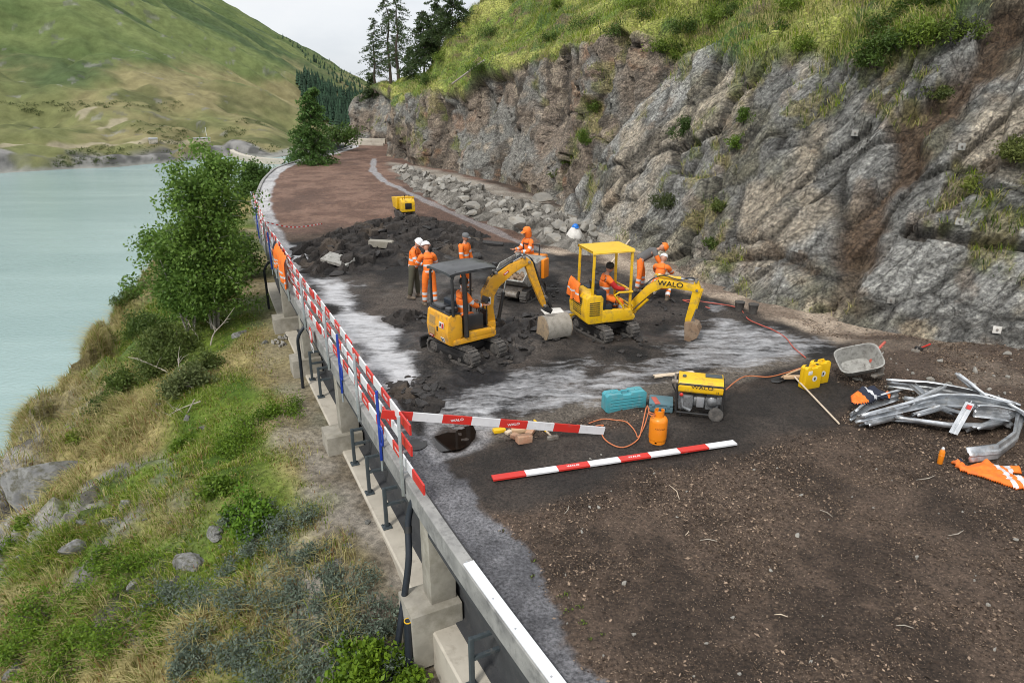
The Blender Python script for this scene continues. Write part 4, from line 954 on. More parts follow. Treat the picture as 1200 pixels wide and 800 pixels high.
hme = np_mesh('hillside', q, HF, mh, col); tag(link('hillside', hme), 'steep hillside of straw grass and rock falling from the road to the lake', 'hillside', kind='structure')
hill_bvh = BVHTree.FromPolygons([tuple(p) for p in q], [tuple(f) for f in HF])
HP, HD, HROCK, HBARE, HGREEN, HYK, HLIP = q, Dd, rocky, np.clip(bare + gpath, 0, 1), gmask, Yk, lip
def hill_hit(px, py):
    d = ray(px, py).normalized(); h = hill_bvh.ray_cast(Vector((0, 0, CAMH)), d); return h[0]
def hill_z(x, y):
    h = hill_bvh.ray_cast(Vector((x, y, 12)), Vector((0, 0, -1))); return h[0].z if h[0] is not None else -2

# ---------------------------------------------------------------- lake
ml, nt, b = nodes_of('lake_water')
nl = noise_node(nt, 0.014, 6, 0.65, stretch=(0.6, 3.2, 1), rot=(0, 0, 0.5)); cl = ramp(nt, nl.outputs['Fac'], [(0.38, (0.235, 0.335, 0.330)), (0.62, (0.295, 0.400, 0.392))]).outputs['Color']
nt.links.new(cl, b.inputs['Base Color']); b.inputs['Roughness'].default_value = 0.16; b.inputs['Specular IOR Level'].default_value = 0.32
nw = noise_node(nt, 1.1, 5, 0.6, stretch=(1, 1.8, 1), rot=(0, 0, 0.4)); bump(nt, b, nw.outputs['Fac'], 0.45, 0.3)
mb = MB(); mb.raw([(-1500, -300, LAKE), (900, -300, LAKE), (900, 2600, LAKE), (-1500, 2600, LAKE)], [(0, 1, 2, 3)])
tag(mb.build('lake', ml), 'milky turquoise reservoir lake below the road', 'lake', kind='structure')

# ---------------------------------------------------------------- far mountain across the lake
az = np.r_[np.linspace(-0.98, -0.05, 420)]                  # tangent of the azimuth
shore_pts = [(-120, 212), (0, 203), (60, 199), (130, 196), (200, 190), (240, 186), (275, 182), (320, 185), (345, 182), (400, 178)]
sh = [G(*p, LAKE) for p in shore_pts]; sta = [p.x / p.y for p in sh]; str_ = [math.hypot(p.x, p.y) for p in sh]
srt = np.argsort(sta); r0 = np.interp(az, np.array(sta)[srt], np.array(str_)[srt])
rl = np.r_[np.linspace(-6, 60, 60), np.linspace(62, 400, 150), np.geomspace(405, 4300, 170)]
AZ, RL = np.meshgrid(az, rl, indexing='ij'); RR = r0[:, None] + RL; th_ = np.arctan(AZ)
X = (RR * np.sin(th_)).ravel(); Y = (RR * np.cos(th_)).ravel(); rl_ = RL.ravel()
q = np.stack((X, Y, np.zeros(len(X))), 1)
gdir = np.array((-0.558, -0.0946)); gl = np.linalg.norm(gdir); gu = gdir / gl; gx = X * gu[0] + Y * gu[1]; gp = X * -gu[1] + Y * gu[0]
rid = fbm(np.stack((gp * 0.012, gx * 0.0022, np.zeros(len(X))), 1), 5, 701)
plane = gdir[0] * X + gdir[1] * Y - 64 + rid * 34 * sstep(0, 250, rl_) + fbm(q * 0.012, 4, 703) * 5
bank = 8.0 * sstep(-1, 6, rl_ + 5 * fbm(q * 0.06, 3, 713)) * (0.35 + 1.1 * np.abs(fbm(q * 0.025, 3, 711)))
bench = LAKE - 3 + 3 * sstep(-6, 0, rl_) + bank + 0.115 * np.clip(rl_, 0, 140) + fbm(q * 0.022, 4, 712) * 4.0 * sstep(0, 30, rl_) + 0.30 * np.clip(rl_ - 110, 0, None) + 0.28 * np.clip(rl_ - 220, 0, None) + 0.3 * np.clip(rl_ - 330, 0, None)
bw = 6.0; h_ = np.clip(0.5 + 0.5 * (plane - bench) / (bw * 4), 0, 1); z = plane * (1 - h_) + bench * h_ - bw * 2 * h_ * (1 - h_)
z = np.maximum(z, np.where(rl_ < 0, LAKE - 3, LAKE + 0.4)); q[:, 2] = np.minimum(z, 700) + sstep(2, 12, rl_) * fbm(q * 0.06, 4, 721) * 1.2
ele = (q[:, 2] - CAMH) / np.hypot(X, Y)
fn = fbm(q * 0.02, 5, 731); st = fbm(np.stack((gp * 0.03, gx * 0.004, np.zeros(len(X))), 1), 5, 732)
gcol = mixc((0.078, 0.110, 0.040), (0.135, 0.163, 0.062), sstep(-0.45, 0.5, fn * 0.4 + st * 0.8)); gcol = mixc(gcol, (0.050, 0.078, 0.034), sstep(0.08, 0.4, fbm(np.stack((gp * 0.022, gx * 0.003, np.zeros(len(X))), 1), 5, 739)) * 0.8)  # downslope streaks put gully shading into the turf colour
tan = mixc((0.205, 0.182, 0.092), (0.135, 0.145, 0.06), sstep(-0.4, 0.5, fn)); up_ = sstep(0.002, 0.040, ele + 0.035 * fn + 0.05 * (AZ.ravel() + 0.6))
col = mixc(tan, gcol, up_)
ban = sstep(0.12, 0.4, fbm(q * 0.03, 4, 741)) * (1 - sstep(120, 200, rl_)); col = mixc(col, (0.075, 0.085, 0.035), ban * 0.8)
rk = np.maximum(sstep(0.0, 0.25, fbm(q * 0.035, 4, 751) + 0.35) * (1 - sstep(9, 22, rl_ + 8 * fn)), sstep(0.62, 0.70, fbm(q * 0.11, 4, 752)) * 0.5 * (1 - sstep(300, 700, rl_)))
col = mixc(col, mixc((0.085, 0.085, 0.08), (0.21, 0.205, 0.195), sstep(-0.3, 0.4, fbm(q * 0.15, 4, 753))), rk)
strand = (1 - sstep(0.4, 1.6, q[:, 2] - LAKE)); col = mixc(col, (0.22, 0.22, 0.20), strand)
vcol_mat('mountain_turf', 0.95, 0.28, 0.12, 0.6, 0.09, 2.0, spec=0.1)
tag(link('far_mountain', np_mesh('far_mountain', q, grid_faces(len(az), len(rl)), M['mountain_turf'], col)), 'green and straw coloured mountainside rising across the lake', 'mountain', kind='structure')
MTP = q; far_bvh = BVHTree.FromPolygons([tuple(p) for p in q], [tuple(f) for f in grid_faces(len(az), len(rl))])
def far_hit(px, py):
    h = far_bvh.ray_cast(Vector((0, 0, CAMH)), ray(px, py).normalized()); return h[0]
# dirt tracks on the far bank: bare earth worn into the turf
dtr = np.full(len(q), 9e9)
for seg in ([(92, 133), (110, 126), (96, 138)], [(118, 151), (132, 146), (146, 140), (132, 143)], [(0, 172), (60, 171), (120, 168), (160, 168), (200, 167), (240, 166)]):
    pts = [far_hit(*p) for p in seg]; pts = [np.array(p[:2]) for p in pts if p is not None]
    for a, b_ in zip(pts[:-1], pts[1:]):
        e_ = b_ - a; t = np.clip(((q[:, :2] - a) @ e_) / max(e_ @ e_, 1e-6), 0, 1); dtr = np.minimum(dtr, np.sqrt(((q[:, :2] - a - t[:, None] * e_) ** 2).sum(1)))
col = mixc(col, (0.30, 0.265, 0.185), (1 - sstep(1.0, 2.6, dtr)) * 0.85)
ca_ = bpy.data.objects['far_mountain'].data.color_attributes['Col']; ca_.data.foreach_set('color', np.concatenate((col, np.ones((len(col), 1))), 1).astype(np.float32).ravel())

# ---------------------------------------------------------------- ground under everything, out to the horizon
pmat('valley_ground', (0.12, 0.13, 0.05), (0.09, 0.10, 0.045), 0.02, 0.95)
mb = MB(); mb.raw([(-4000, -600, LAKE - 6), (4000, -600, LAKE - 6), (4000, 5000, LAKE - 6), (-4000, 5000, LAKE - 6)], [(0, 1, 2, 3)])
tag(mb.build('valley_floor', 'valley_ground'), 'valley floor under the lake', 'ground', kind='structure')
# ---------------------------------------------------------------- tracked diggers
def stadium(L, r, n=10, zc=None):
    zc = r if zc is None else zc; h = L / 2 - r; pts = []
    for k in range(n + 1):
        a = -math.pi / 2 + math.pi * k / n; pts.append((h + r * math.cos(a), zc + r * math.sin(a)))
    for k in range(n + 1):
        a = math.pi / 2 + math.pi * k / n; pts.append((-h + r * math.cos(a), zc + r * math.sin(a)))
    return pts

def track(parent, y, L, r, w, side, rot=0.0):
    """rubber crawler track with lugs, sprocket, idler and rollers; the belt is the part"""
    e = MB(); outer = stadium(L, r, 10); inner = stadium(L - 0.07, r - 0.035, 10, r)
    n = len(outer); vs = []; fs = []
    for ring, yy in ((outer, -w / 2), (outer, w / 2), (inner, w / 2), (inner, -w / 2)):
        vs += [(p[0], yy, p[1]) for p in ring]
    for a in range(4):
        b = (a + 1) % 4
        for k in range(n): fs.append((a * n + k, a * n + (k + 1) % n, b * n + (k + 1) % n, b * n + k))
    e.raw(vs, fs)
    per = [Vector((p[0], 0, p[1])) for p in outer] + [Vector((outer[0][0], 0, outer[0][1]))]
    d = [0.0]
    for k in range(len(per) - 1): d.append(d[-1] + (per[k + 1] - per[k]).length)
    m = int(d[-1] / 0.085)
    for j in range(m):
        t = d[-1] * j / m; k = max(i for i in range(len(d)) if d[i] <= t); k = min(k, len(per) - 2)
        p = per[k].lerp(per[k + 1], (t - d[k]) / max(d[k + 1] - d[k], 1e-6)); tg = (per[k + 1] - per[k]).normalized(); nr = Vector((tg.z, 0, -tg.x))
        rm = Matrix((tg, Vector((0, 1, 0)), nr)).transposed()
        e.box(p + nr * 0.008, (0.042, w * 0.98, 0.034), rm, 0.005)
    o = e.build('crawler_track', 'rubber', parent); o.location = (0, y, 0.012)
    f = MB(); f.prism([(p[0], p[1] + 0.0) for p in stadium(L - 0.30, r - 0.075, 6, r)], -w * 0.36, w * 0.36, 0.01); f.box((0, 0, r - 0.02), (L * 0.5, w * 0.8, 0.07), None, 0.01)
    f.build('track_frame', 'black_steel', o)
    for x, rad in ((L / 2 - r, r * 0.72), (-L / 2 + r, r * 0.72)):
        q = MB(); q.lathe([(rad * 0.2, -w * 0.40), (rad * 0.35, -w * 0.43), (rad * 0.85, -w * 0.38), (rad, -w * 0.3), (rad, w * 0.3), (rad * 0.85, w * 0.38), (rad * 0.35, w * 0.43), (rad * 0.2, w * 0.40)], (x, 0, r), 16, axis=(0, 1, 0))
        for k in range(6):
            a = k * math.pi / 3; q.lathe([(0.012, -0.01), (0.012, 0.01)], (x + rad * 0.55 * math.cos(a), side * w * 0.44, r + rad * 0.55 * math.sin(a)), 6, axis=(0, 1, 0))
        q.build('sprocket', 'rubber', o)
    for k in (-1, 0, 1):
        q = MB(); q.lathe([(0.05, -w * 0.4), (0.062, -w * 0.3), (0.062, w * 0.3), (0.05, w * 0.4)], (k * L * 0.2, 0, 0.10), 12, axis=(0, 1, 0)); q.build('roller', 'rubber', o)
    return o

def ram(parent, p0, p1, r0=0.034, frac=0.6, name='hydraulic_cylinder', y=0.0, mat='black_steel'):
    p0 = Vector((p0[0], y, p0[1])); p1 = Vector((p1[0], y, p1[1])); mid = p0.lerp(p1, frac)
    e = MB(); e.tube([p0, p0.lerp(p1, 0.02), mid], [r0 * 0.8, r0, r0], 10); e.lathe([(r0 * 1.15, -0.02), (r0 * 1.15, 0.02)], mid, 10, axis=(p1 - p0)); e.lathe([(r0 * 1.2, -r0 * 1.1), (r0 * 1.2, r0 * 1.1)], p0, 10, axis=(0, 1, 0))
    o = e.build(name, mat, parent)
    q = MB(); q.tube([mid, p1], r0 * 0.5, 8); q.lathe([(r0 * 0.95, -r0), (r0 * 0.95, r0)], p1, 10, axis=(0, 1, 0)); q.build('rod', 'chrome', o); return o

def bucket_mesh(w, prof, t=0.02, teeth=0, lip=True):
    """open bucket: curved shell of the profile plus two cheek plates, profile in XZ"""
    e = MB(); n = len(prof)
    vin = []; c = Vector((sum(p[0] for p in prof) / n, sum(p[1] for p in prof) / n))
    for p in prof:
        d = (c - Vector(p)).normalized() * t; vin.append((p[0] + d.x, p[1] + d.y))
    ring = prof + vin[::-1]; vs = [(p[0], -w / 2, p[1]) for p in ring] + [(p[0], w / 2, p[1]) for p in ring]; m = len(ring)
    fs = [(k, (k + 1) % m, m + (k + 1) % m, m + k) for k in range(m)]
    for k in range(n - 1):
        fs.append((k, m - 1 - k, m - 2 - k, k + 1)); fs.append((m + k, m + k + 1, m + m - 2 - k, m + m - 1 - k))
    e.raw(vs, fs)
    for sy in (-1, 1): e.prism(prof, sy * w / 2 - t * 0.5 - 0.002 * sy, sy * w / 2 + t * 0.5 + 0.003 * sy, 0.003, 1)
    a, b = Vector(prof[-1]), Vector(prof[-2]); d = (a - b).normalized()
    if lip: e.bar((a.x - d.x * 0.05, 0, a.y - d.y * 0.05), (a.x + d.x * 0.03, 0, a.y + d.y * 0.03), w + 0.03, 0.022, 0.004)
    for k in range(teeth):
        y = -w / 2 + 0.03 + (w - 0.06) * k / (teeth - 1); e.bar((a.x - d.x * 0.04, y, a.y - d.y * 0.04), (a.x + d.x * 0.07, y, a.y + d.y * 0.07), 0.04, 0.035, 0.006)
    return e

def hose(parent, pts, r=0.011, y=0.0, name='hose'):
    e = MB(); P = [Vector((p[0], y if len(p) < 3 else p[2], p[1])) for p in pts]; Q = []
    for i in range(len(P) - 1):
        p0 = P[max(i - 1, 0)]; p1 = P[i]; p2 = P[i + 1]; p3 = P[min(i + 2, len(P) - 1)]
        for k in range(5):
            t = k / 5; Q.append(0.5 * ((2 * p1) + (p2 - p0) * t + (2 * p0 - 5 * p1 + 4 * p2 - p3) * t * t + (3 * p1 - p0 - 3 * p2 + p3) * t ** 3))
    Q.append(P[-1]); e.tube(Q, r, 6); return e.build(name, 'pipe_black', parent)

def seat(parent, x, y, z, m):
    e = MB(); e.box((x, y, z), (0.44, 0.42, 0.11), None, 0.035); e.box((x - 0.22, y, z + 0.27), (0.11, 0.40, 0.50), (0, -0.16, 0), 0.04)
    e.box((x, y, z - 0.13), (0.36, 0.36, 0.18), None, 0.02); return e.build('seat', m, parent)

def lever(parent, p0, p1):
    e = MB(); e.tube([p0, p1], [0.012, 0.009], 6); e.lathe([(0.012, -0.03), (0.021, -0.01), (0.022, 0.03), (0.012, 0.045)], p1, 8, axis=Vector(p1) - Vector(p0)); return e.build('lever', 'black_steel', parent)

# ---- amber digger with a black canopy
def amber_digger(loc, head, trk, boom_yaw):
    root = thing('mini_excavator', 'amber mini excavator with dark canopy and operator, wide grey bucket on the ground', 'excavator', loc, head)
    T = thing('undercarriage', None, None); T.parent = root; T.rotation_euler = (0, 0, trk)
    T.name = 'undercarriage'
    e = MB(); e.box((0, 0, 0.30), (0.55, 0.62, 0.16), None, 0.02); e.lathe([(0.24, 0.0), (0.25, 0.10)], (0, 0, 0.37), 20); uc = e.build('undercarriage', 'black_steel', root); uc.rotation_euler = (0, 0, trk)
    bpy.data.objects.remove(T)
    for sy in (-1, 1): track(uc, sy * 0.40, 1.52, 0.20, 0.23, sy)
    e = MB(); e.prism([(-0.02, 0.02), (0.03, 0.10), (0.045, 0.20), (0.03, 0.30), (0.0, 0.33), (-0.02, 0.30), (0.0, 0.20), (-0.03, 0.08)], -0.49, 0.49, 0.004)
    for sy in (-1, 1): e.bar((-0.02, sy * 0.2, 0.18), (-0.55, sy * 0.2, 0.27), 0.06, 0.07, 0.01)
    for sy in (-0.25, 0.25): e.box((-0.03, sy, 0.2), (0.03, 0.05, 0.2), None, 0.005)
    bl = e.build('dozer_blade', 'black_steel', uc); bl.location = (-1.02, 0, 0.0); bl.rotation_euler = (0, 0, math.pi)
    # upper structure
    e = MB()
    e.prism([(-0.60, 0.50), (0.44, 0.50), (0.50, 0.54), (0.50, 0.62), (-0.55, 0.62), (-0.60, 0.60)], -0.47, 0.47, 0.012)
    e.prism([(-0.70, 0.52), (-0.62, 0.49), (-0.50, 0.49), (-0.42, 0.62), (-0.36, 0.66), (-0.36, 1.08), (-0.40, 1.15), (-0.62, 1.18), (-0.69, 1.14), (-0.735, 0.80)], -0.455, 0.455, 0.022)
    e.prism([(-0.22, 0.60), (0.42, 0.60), (0.47, 0.64), (0.40, 0.70), (-0.22, 0.74)], -0.477, -0.34, 0.012)
    up = e.build('body_panel', 'paint_amber', root)
    # louvred grille, labels and lamp on the rear and side
    e = MB(); e.box((0, 0, 0), (0.016, 0.24, 0.42), None, 0.004)
    for k in range(9): e.box((-0.010, 0, -0.18 + 0.045 * k), (0.012, 0.22, 0.012))
    g = e.build('grille', 'grille_tan', root); g.location = (-0.722, 0.22, 0.83); g.rotation_euler = (0, 0.085, 0)
    e = MB(); e.box((0, 0, 0), (0.008, 0.19, 0.13), None, 0.002); e.box((-0.006, -0.055, -0.005), (0.006, 0.07, 0.10), None, 0.002, 1); e.box((-0.007, 0.035, 0.0), (0.006, 0.05, 0.07), None, 0.001, 2)
    g = e.build('decal', ['decal_white', 'decal_red', 'lettering_black'], root); g.location = (-0.737, -0.20, 0.93); g.rotation_euler = (0, 0.1, 0)
    e = MB(); e.box((0, 0, 0), (0.008, 0.17, 0.07), None, 0.002); e.box((-0.005, 0, 0.0), (0.005, 0.12, 0.02), None, 0.0, 1)
    g = e.build('decal', ['decal_red', 'decal_white'], root); g.location = (-0.717, 0.28, 0.575); g.rotation_euler = (0, -0.2, 0)
    e = MB(); e.box((0, 0, 0), (0.008, 0.15, 0.11), None, 0.002); e.box((-0.005, 0.03, 0.0), (0.005, 0.05, 0.07), None, 0.0, 1); e.box((-0.005, -0.045, 0.0), (0.005, 0.03, 0.08), None, 0.0, 1)
    g = e.build('decal', ['decal_white', 'lettering_black'], root); g.location = (-0.717, -0.22, 0.60); g.rotation_euler = (0, -0.25, 0)
    e = MB(); e.box((-0.735, -0.02, 0.80), (0.02, 0.05, 0.10), None, 0.005); e.build('latch', 'black_steel', root)
    e = MB(); e.box((-0.52, 0, 1.185), (0.28, 0.82, 0.05), None, 0.02); e.box((-0.52, -0.28, 1.26), (0.22, 0.20, 0.09), None, 0.02); e.box((-0.52, 0.15, 1.25), (0.24, 0.4, 0.07), None, 0.02); e.build('engine_cover', 'canopy_black', root)
    e = MB(); e.box((0.18, 0.02, 0.64), (0.62, 0.66, 0.03), None, 0.008); e.build('floor_plate', 'black_steel', root)
    seat(root, -0.12, 0.02, 0.88, 'seat_navy')
    for sy in (-1, 1):
        e = MB(); e.box((0.0, sy * 0.32 + 0.02, 0.86), (0.46, 0.16, 0.40), None, 0.03); e.build('console', 'black_steel', root); lever(root, (0.18, sy * 0.30 + 0.02, 1.04), (0.20, sy * 0.29 + 0.02, 1.22))
    for sy in (-0.08, 0.10): lever(root, (0.40, sy, 0.66), (0.36, sy, 1.02))
    e = MB(); e.box((0.47, 0.02, 0.85), (0.05, 0.34, 0.36), None, 0.02); e.build('front_panel', 'black_steel', root)
    e = MB(); e.box((0.42, -0.16, 1.28), (0.04, 0.22, 0.15), (0, 0.3, 0), 0.015); e.tube([(0.44, -0.20, 1.0), (0.43, -0.18, 1.24)], 0.015, 6); e.build('monitor', 'black_steel', root)
    # four post canopy
    zt = 2.10
    for sx, sy, r in ((-0.58, 0.45, 0.030), (-0.58, -0.45, 0.034), (0.42, 0.45, 0.026), (0.02, -0.455, 0.046)):
        if (sx, sy) == (0.02, -0.455): continue
        e = MB()
        if sx < 0: pts = [(sx, sy, 1.16), (sx - 0.01, sy, zt - 0.16), (sx + 0.03, sy, zt - 0.05), (sx + 0.10, sy * 0.98, zt - 0.01)]
        else: pts = [(sx, sy, 0.64), (sx + 0.02, sy, zt - 0.14), (sx - 0.02, sy, zt - 0.04), (sx - 0.10, sy * 0.98, zt - 0.01)]
        e.tube(pts, r, 8); e.build('canopy_post', 'black_steel', root)
    e = MB(); e.tube([(-0.27, -0.46, 0.64), (-0.28, -0.465, 1.2), (-0.30, -0.46, zt - 0.12), (-0.33, -0.44, zt - 0.01)], [0.06, 0.056, 0.052, 0.05], 8); e.build('canopy_post', 'black_steel', root)
    e = MB(); nx, ny = 9, 9; vs = []; fs = []
    for i in range(nx):
        for j in range(ny):
            u = i / (nx - 1) * 2 - 1; v = j / (ny - 1) * 2 - 1
            x = -0.07 + 0.60 * u * (1 - 0.03 * v * v); y = 0.50 * v * (1 - 0.03 * u * u); zz = zt + 0.035 - 0.035 * u ** 6 - 0.035 * v ** 6 + (0.022 if abs(v) in (0.5, 0.0) and abs(u) < 0.9 else 0)
            vs.append((x, y, zz))
    o0 = len(vs); vs += [(v[0], v[1], v[2] - 0.055) for v in vs]
    for i in range(nx - 1):
        for j in range(ny - 1):
            a = i * ny + j; fs.append((a, a + ny, a + ny + 1, a + 1)); fs.append((o0 + a, o0 + a + 1, o0 + a + ny + 1, o0 + a + ny))
    bd = [i * ny for i in range(nx)] + [(nx - 1) * ny + j for j in range(1, ny)] + [i * ny + ny - 1 for i in range(nx - 2, -1, -1)] + [j for j in range(ny - 2, 0, -1)]
    for k in range(len(bd)):
        a, b = bd[k], bd[(k + 1) % len(bd)]; fs.append((a, o0 + a, o0 + b, b))
    e.raw(vs, fs); e.build('canopy_roof', 'canopy_black', root)
    e = MB(); e.box((0.58, -0.30, zt - 0.02), (0.07, 0.12, 0.09), None, 0.02); e.lathe([(0.045, 0), (0.045, 0.02)], (0.615, -0.30, zt - 0.02), 12, axis=(1, 0, 0)); e.build('work_lamp', 'black_steel', root)
    # swing post and boom
    e = MB(); e.box((0.60, 0, 0.58), (0.24, 0.26, 0.30), None, 0.03); e.box((0.52, 0, 0.56), (0.12, 0.66, 0.16), None, 0.02); e.build('swing_bracket', 'paint_amber', root)
    B = thing('boom_pivot', None, None)
    bx = MB(); bx.beam2d([(0.0, 0.02), (-0.06, 0.42), (-0.06, 0.74), (0.09, 1.00), (0.50, 1.28), (0.90, 1.42)], [0.11, 0.11, 0.145, 0.150, 0.115, 0.07], -0.085, 0.085, 0.012)
    bx.lathe([(0.09, -0.12), (0.09, 0.12)], (0.0, 0, 0.02), 14, axis=(0, 1, 0)); bx.box((0.0, 0, -0.03), (0.17, 0.25, 0.3), None, 0.02)
    boom = bx.build('boom', 'paint_amber', root); boom.location = (0.66, 0, 0.60); boom.rotation_euler = (0, 0, boom_yaw)
    bpy.data.objects.remove(B)
    ax = MB(); ax.beam2d([(0.80, 1.50), (0.93, 1.34), (1.06, 0.98), (1.28, 0.44), (1.33, 0.30)], [0.045, 0.095, 0.085, 0.065, 0.05], -0.065, 0.065, 0.01)
    arm = ax.build('arm', 'paint_amber', root); arm.location = boom.location; arm.rotation_euler = boom.rotation_euler
    def par(o): o.location = boom.location; o.rotation_euler = boom.rotation_euler; return o
    par(ram(root, (0.20, 0.10), (0.40, 1.10), 0.042, 0.62, y=0.0)); par(ram(root, (0.12, 1.22), (0.80, 1.53), 0.040, 0.60)); par(ram(root, (1.05, 1.32), (1.38, 0.50), 0.036, 0.62))
    for (px_, pz_) in ((0.0, 0.02), (0.12, 1.22), (0.80, 1.51), (0.92, 1.39), (1.33, 0.32)):
        e = MB(); e.lathe([(0.030, -0.112), (0.034, -0.107), (0.034, 0.107), (0.030, 0.112)], (px_, 0, pz_), 10, axis=(0, 1, 0)); par(e.build('pin', 'worn_steel', root))
    for k, yy in enumerate((-0.05, 0.0, 0.05)): par(hose(root, [(-0.17, 0.40), (-0.16, 0.82), (0.05, 1.16), (0.45, 1.40), (0.78, 1.55), (1.02, 1.42), (1.15, 1.02)], 0.008, yy))
    e = MB(); e.bar((1.30, 0.0, 0.36), (1.44, 0.0, 0.44), 0.12, 0.05, 0.008); e.bar((1.40, 0.0, 0.48), (1.52, 0.0, 0.24), 0.10, 0.06, 0.008); e.box((1.42, 0, 0.20), (0.22, 0.16, 0.12), (0, 0.5, 0), 0.015); par(e.build('coupler', 'black_steel', root))
    e = MB(); e.box((0.36, -0.090, 1.20), (0.14, 0.012, 0.045), (0, -0.6, 0), 0.002); e.box((0.36, -0.0965, 1.20), (0.10, 0.006, 0.018), (0, -0.6, 0), 0, 1); par(e.build('decal', ['decal_red', 'decal_white'], root))
    e = MB(); e.box((-0.06, -0.090, 0.60), (0.09, 0.012, 0.17), (0, 0, 0), 0.002); e.box((-0.06, -0.098, 0.62), (0.05, 0.008, 0.08), (0, 0, 0), 0, 1); par(e.build('decal', ['decal_white', 'lettering_black'], root))
    w = bucket_mesh(0.66, [(0.26, 0.50), (0.10, 0.575), (-0.06, 0.55), (-0.19, 0.42), (-0.23, 0.22), (-0.16, 0.05), (0.02, -0.02), (0.34, 0.0)], 0.02)
    bk = w.build('bucket', ['bucket_grey', 'bucket_side'], root); l = boom.rotation_euler.z; bp = Matrix.Rotation(l, 3, 'Z') @ Vector((1.66, 0, -0.545)); bk.location = Vector(boom.location) + bp; bk.rotation_euler = (0, 0, R(118) - head)
    return root, zt

amber, _ = amber_digger((-1.03, 14.35, 0.0), R(36), R(-44) - R(36), R(-14))

# ---- yellow digger with an open yellow frame
def yellow_digger(loc, head, trk, yaw):
    root = thing('mini_excavator', 'yellow mini excavator with open yellow roof frame, its bucket digging by the slurry', 'excavator', loc, head)
    e = MB(); e.box((0, 0, 0.26), (0.55, 0.60, 0.14), None, 0.02); e.lathe([(0.22, 0.0), (0.23, 0.10)], (0, 0, 0.32), 20); uc = e.build('undercarriage', 'black_steel', root); uc.rotation_euler = (0, 0, trk)
    for sy in (-1, 1): track(uc, sy * 0.40, 1.42, 0.175, 0.23, sy)
    e = MB(); e.prism([(-0.03, 0.02), (0.03, 0.08), (0.045, 0.17), (0.02, 0.28), (0.0, 0.28), (0.015, 0.17), (0.0, 0.08)], -0.48, 0.48, 0.003)
    for sy in (-1, 1): e.bar((0.0, sy * 0.18, 0.15), (-0.5, sy * 0.18, 0.23), 0.05, 0.06, 0.01)
    bl = e.build('dozer_blade', 'paint_yellow', uc); bl.location = (-0.95, 0, 0); bl.rotation_euler = (0, 0, math.pi)
    e = MB(); e.prism([(-0.58, 0.44), (0.50, 0.44), (0.56, 0.50), (0.54, 0.58), (-0.56, 0.60)], -0.48, 0.48, 0.02)
    e.prism([(-0.74, 0.50), (-0.66, 0.44), (-0.30, 0.44), (-0.30, 1.06), (-0.36, 1.13), (-0.64, 1.13), (-0.72, 1.06), (-0.765, 0.76)], -0.49, 0.49, 0.03)
    e.prism([(-0.32, 0.45), (0.46, 0.45), (0.50, 0.52), (0.44, 0.72), (-0.32, 0.76)], -0.492, -0.36, 0.02)
    e.prism([(-0.32, 0.45), (0.46, 0.45), (0.50, 0.52), (0.44, 0.72), (-0.32, 0.76)], 0.36, 0.492, 0.02)
    e.build('body_panel', 'paint_yellow', root)
    e = MB()
    for k in range(9): e.box((-0.758 + 0.006 * abs(k - 4) / 4, 0, 0.64 + 0.048 * k), (0.022, 0.50, 0.018), None, 0.002)
    e.build('vent', 'black_steel', root)
    e = MB()
    for k in range(7): e.box((-0.52, -0.495, 0.66 + 0.05 * k), (0.26, 0.014, 0.018), None, 0.002)
    e.build('vent', 'black_steel', root)
    e = MB(); e.box((-0.34, -0.30, 0.98), (0.26, 0.34, 0.50), None, 0.05); e.box((-0.30, 0.30, 0.95), (0.26, 0.32, 0.42), None, 0.05); e.box((-0.15, -0.31, 0.78), (0.22, 0.28, 0.20), None, 0.04); e.build('engine_cover', 'seat_navy', root)
    seat(root, -0.08, 0.0, 0.84, 'seat_navy')
    e = MB(); e.box((0.16, 0, 0.60), (0.66, 0.68, 0.03), None, 0.008); e.build('floor_plate', 'black_steel', root)
    for sy in (-0.07, 0.07): lever(root, (0.34, sy, 0.62), (0.30, sy, 0.98))
    for sy in (-1, 1): lever(root, (0.10, sy * 0.30, 0.80), (0.14, sy * 0.29, 1.08))
    zt = 2.12; m = 'paint_yellow'
    for sx, sy in ((-0.56, 0.41), (-0.56, -0.41), (0.43, -0.41), (0.43, 0.41)):
        e = MB(); e.bar((sx, sy, 0.56 if sx > 0 else 1.05), (sx * 0.97, sy, zt), 0.055, 0.055, 0.012, up=(0, 1, 0)); e.build('roof_post', m, root)
    e = MB()
    nx = 9; vs = []; fs = []
    for i in range(nx):
        u = i / (nx - 1)
        for v in (-0.46, -0.42, 0.42, 0.46): vs.append((-0.60 + 1.06 * u, v, zt + 0.03 + (0.02 if abs(v) < 0.44 else -0.03)))
    for i in range(nx - 1):
        for j in range(3): fs.append((i * 4 + j, i * 4 + 4 + j, i * 4 + 5 + j, i * 4 + 1 + j))
    o0 = len(vs); vs += [(v[0], v[1], v[2] - 0.02) for v in vs]; fs += [tuple(reversed([o0 + i for i in f])) for f in fs]
    e.raw(vs, fs); e.box((-0.07, 0, zt + 0.0), (1.02, 0.82, 0.03), None, 0.008); e.build('roof', 'roof_yellow', root)
    e = MB(); e.tube([(0.46, -0.44, 1.14), (0.47, 0.0, 1.15), (0.46, 0.44, 1.14)], 0.026, 8)
    e.tube([(0.46, -0.46, 1.14), (0.10, -0.47, 1.16), (-0.02, -0.47, 1.10), (0.22, -0.47, 0.80), (0.28, -0.47, 0.60)], 0.024, 8); e.build('grab_rail', m, root)
    for k in range(3):
        e = MB(); e.bar((0.50, -0.42, 0.60 + 0.085 * k), (0.50, 0.42, 0.60 + 0.085 * k), 0.035, 0.04, 0.008); e.build('guard_bar', m, root)
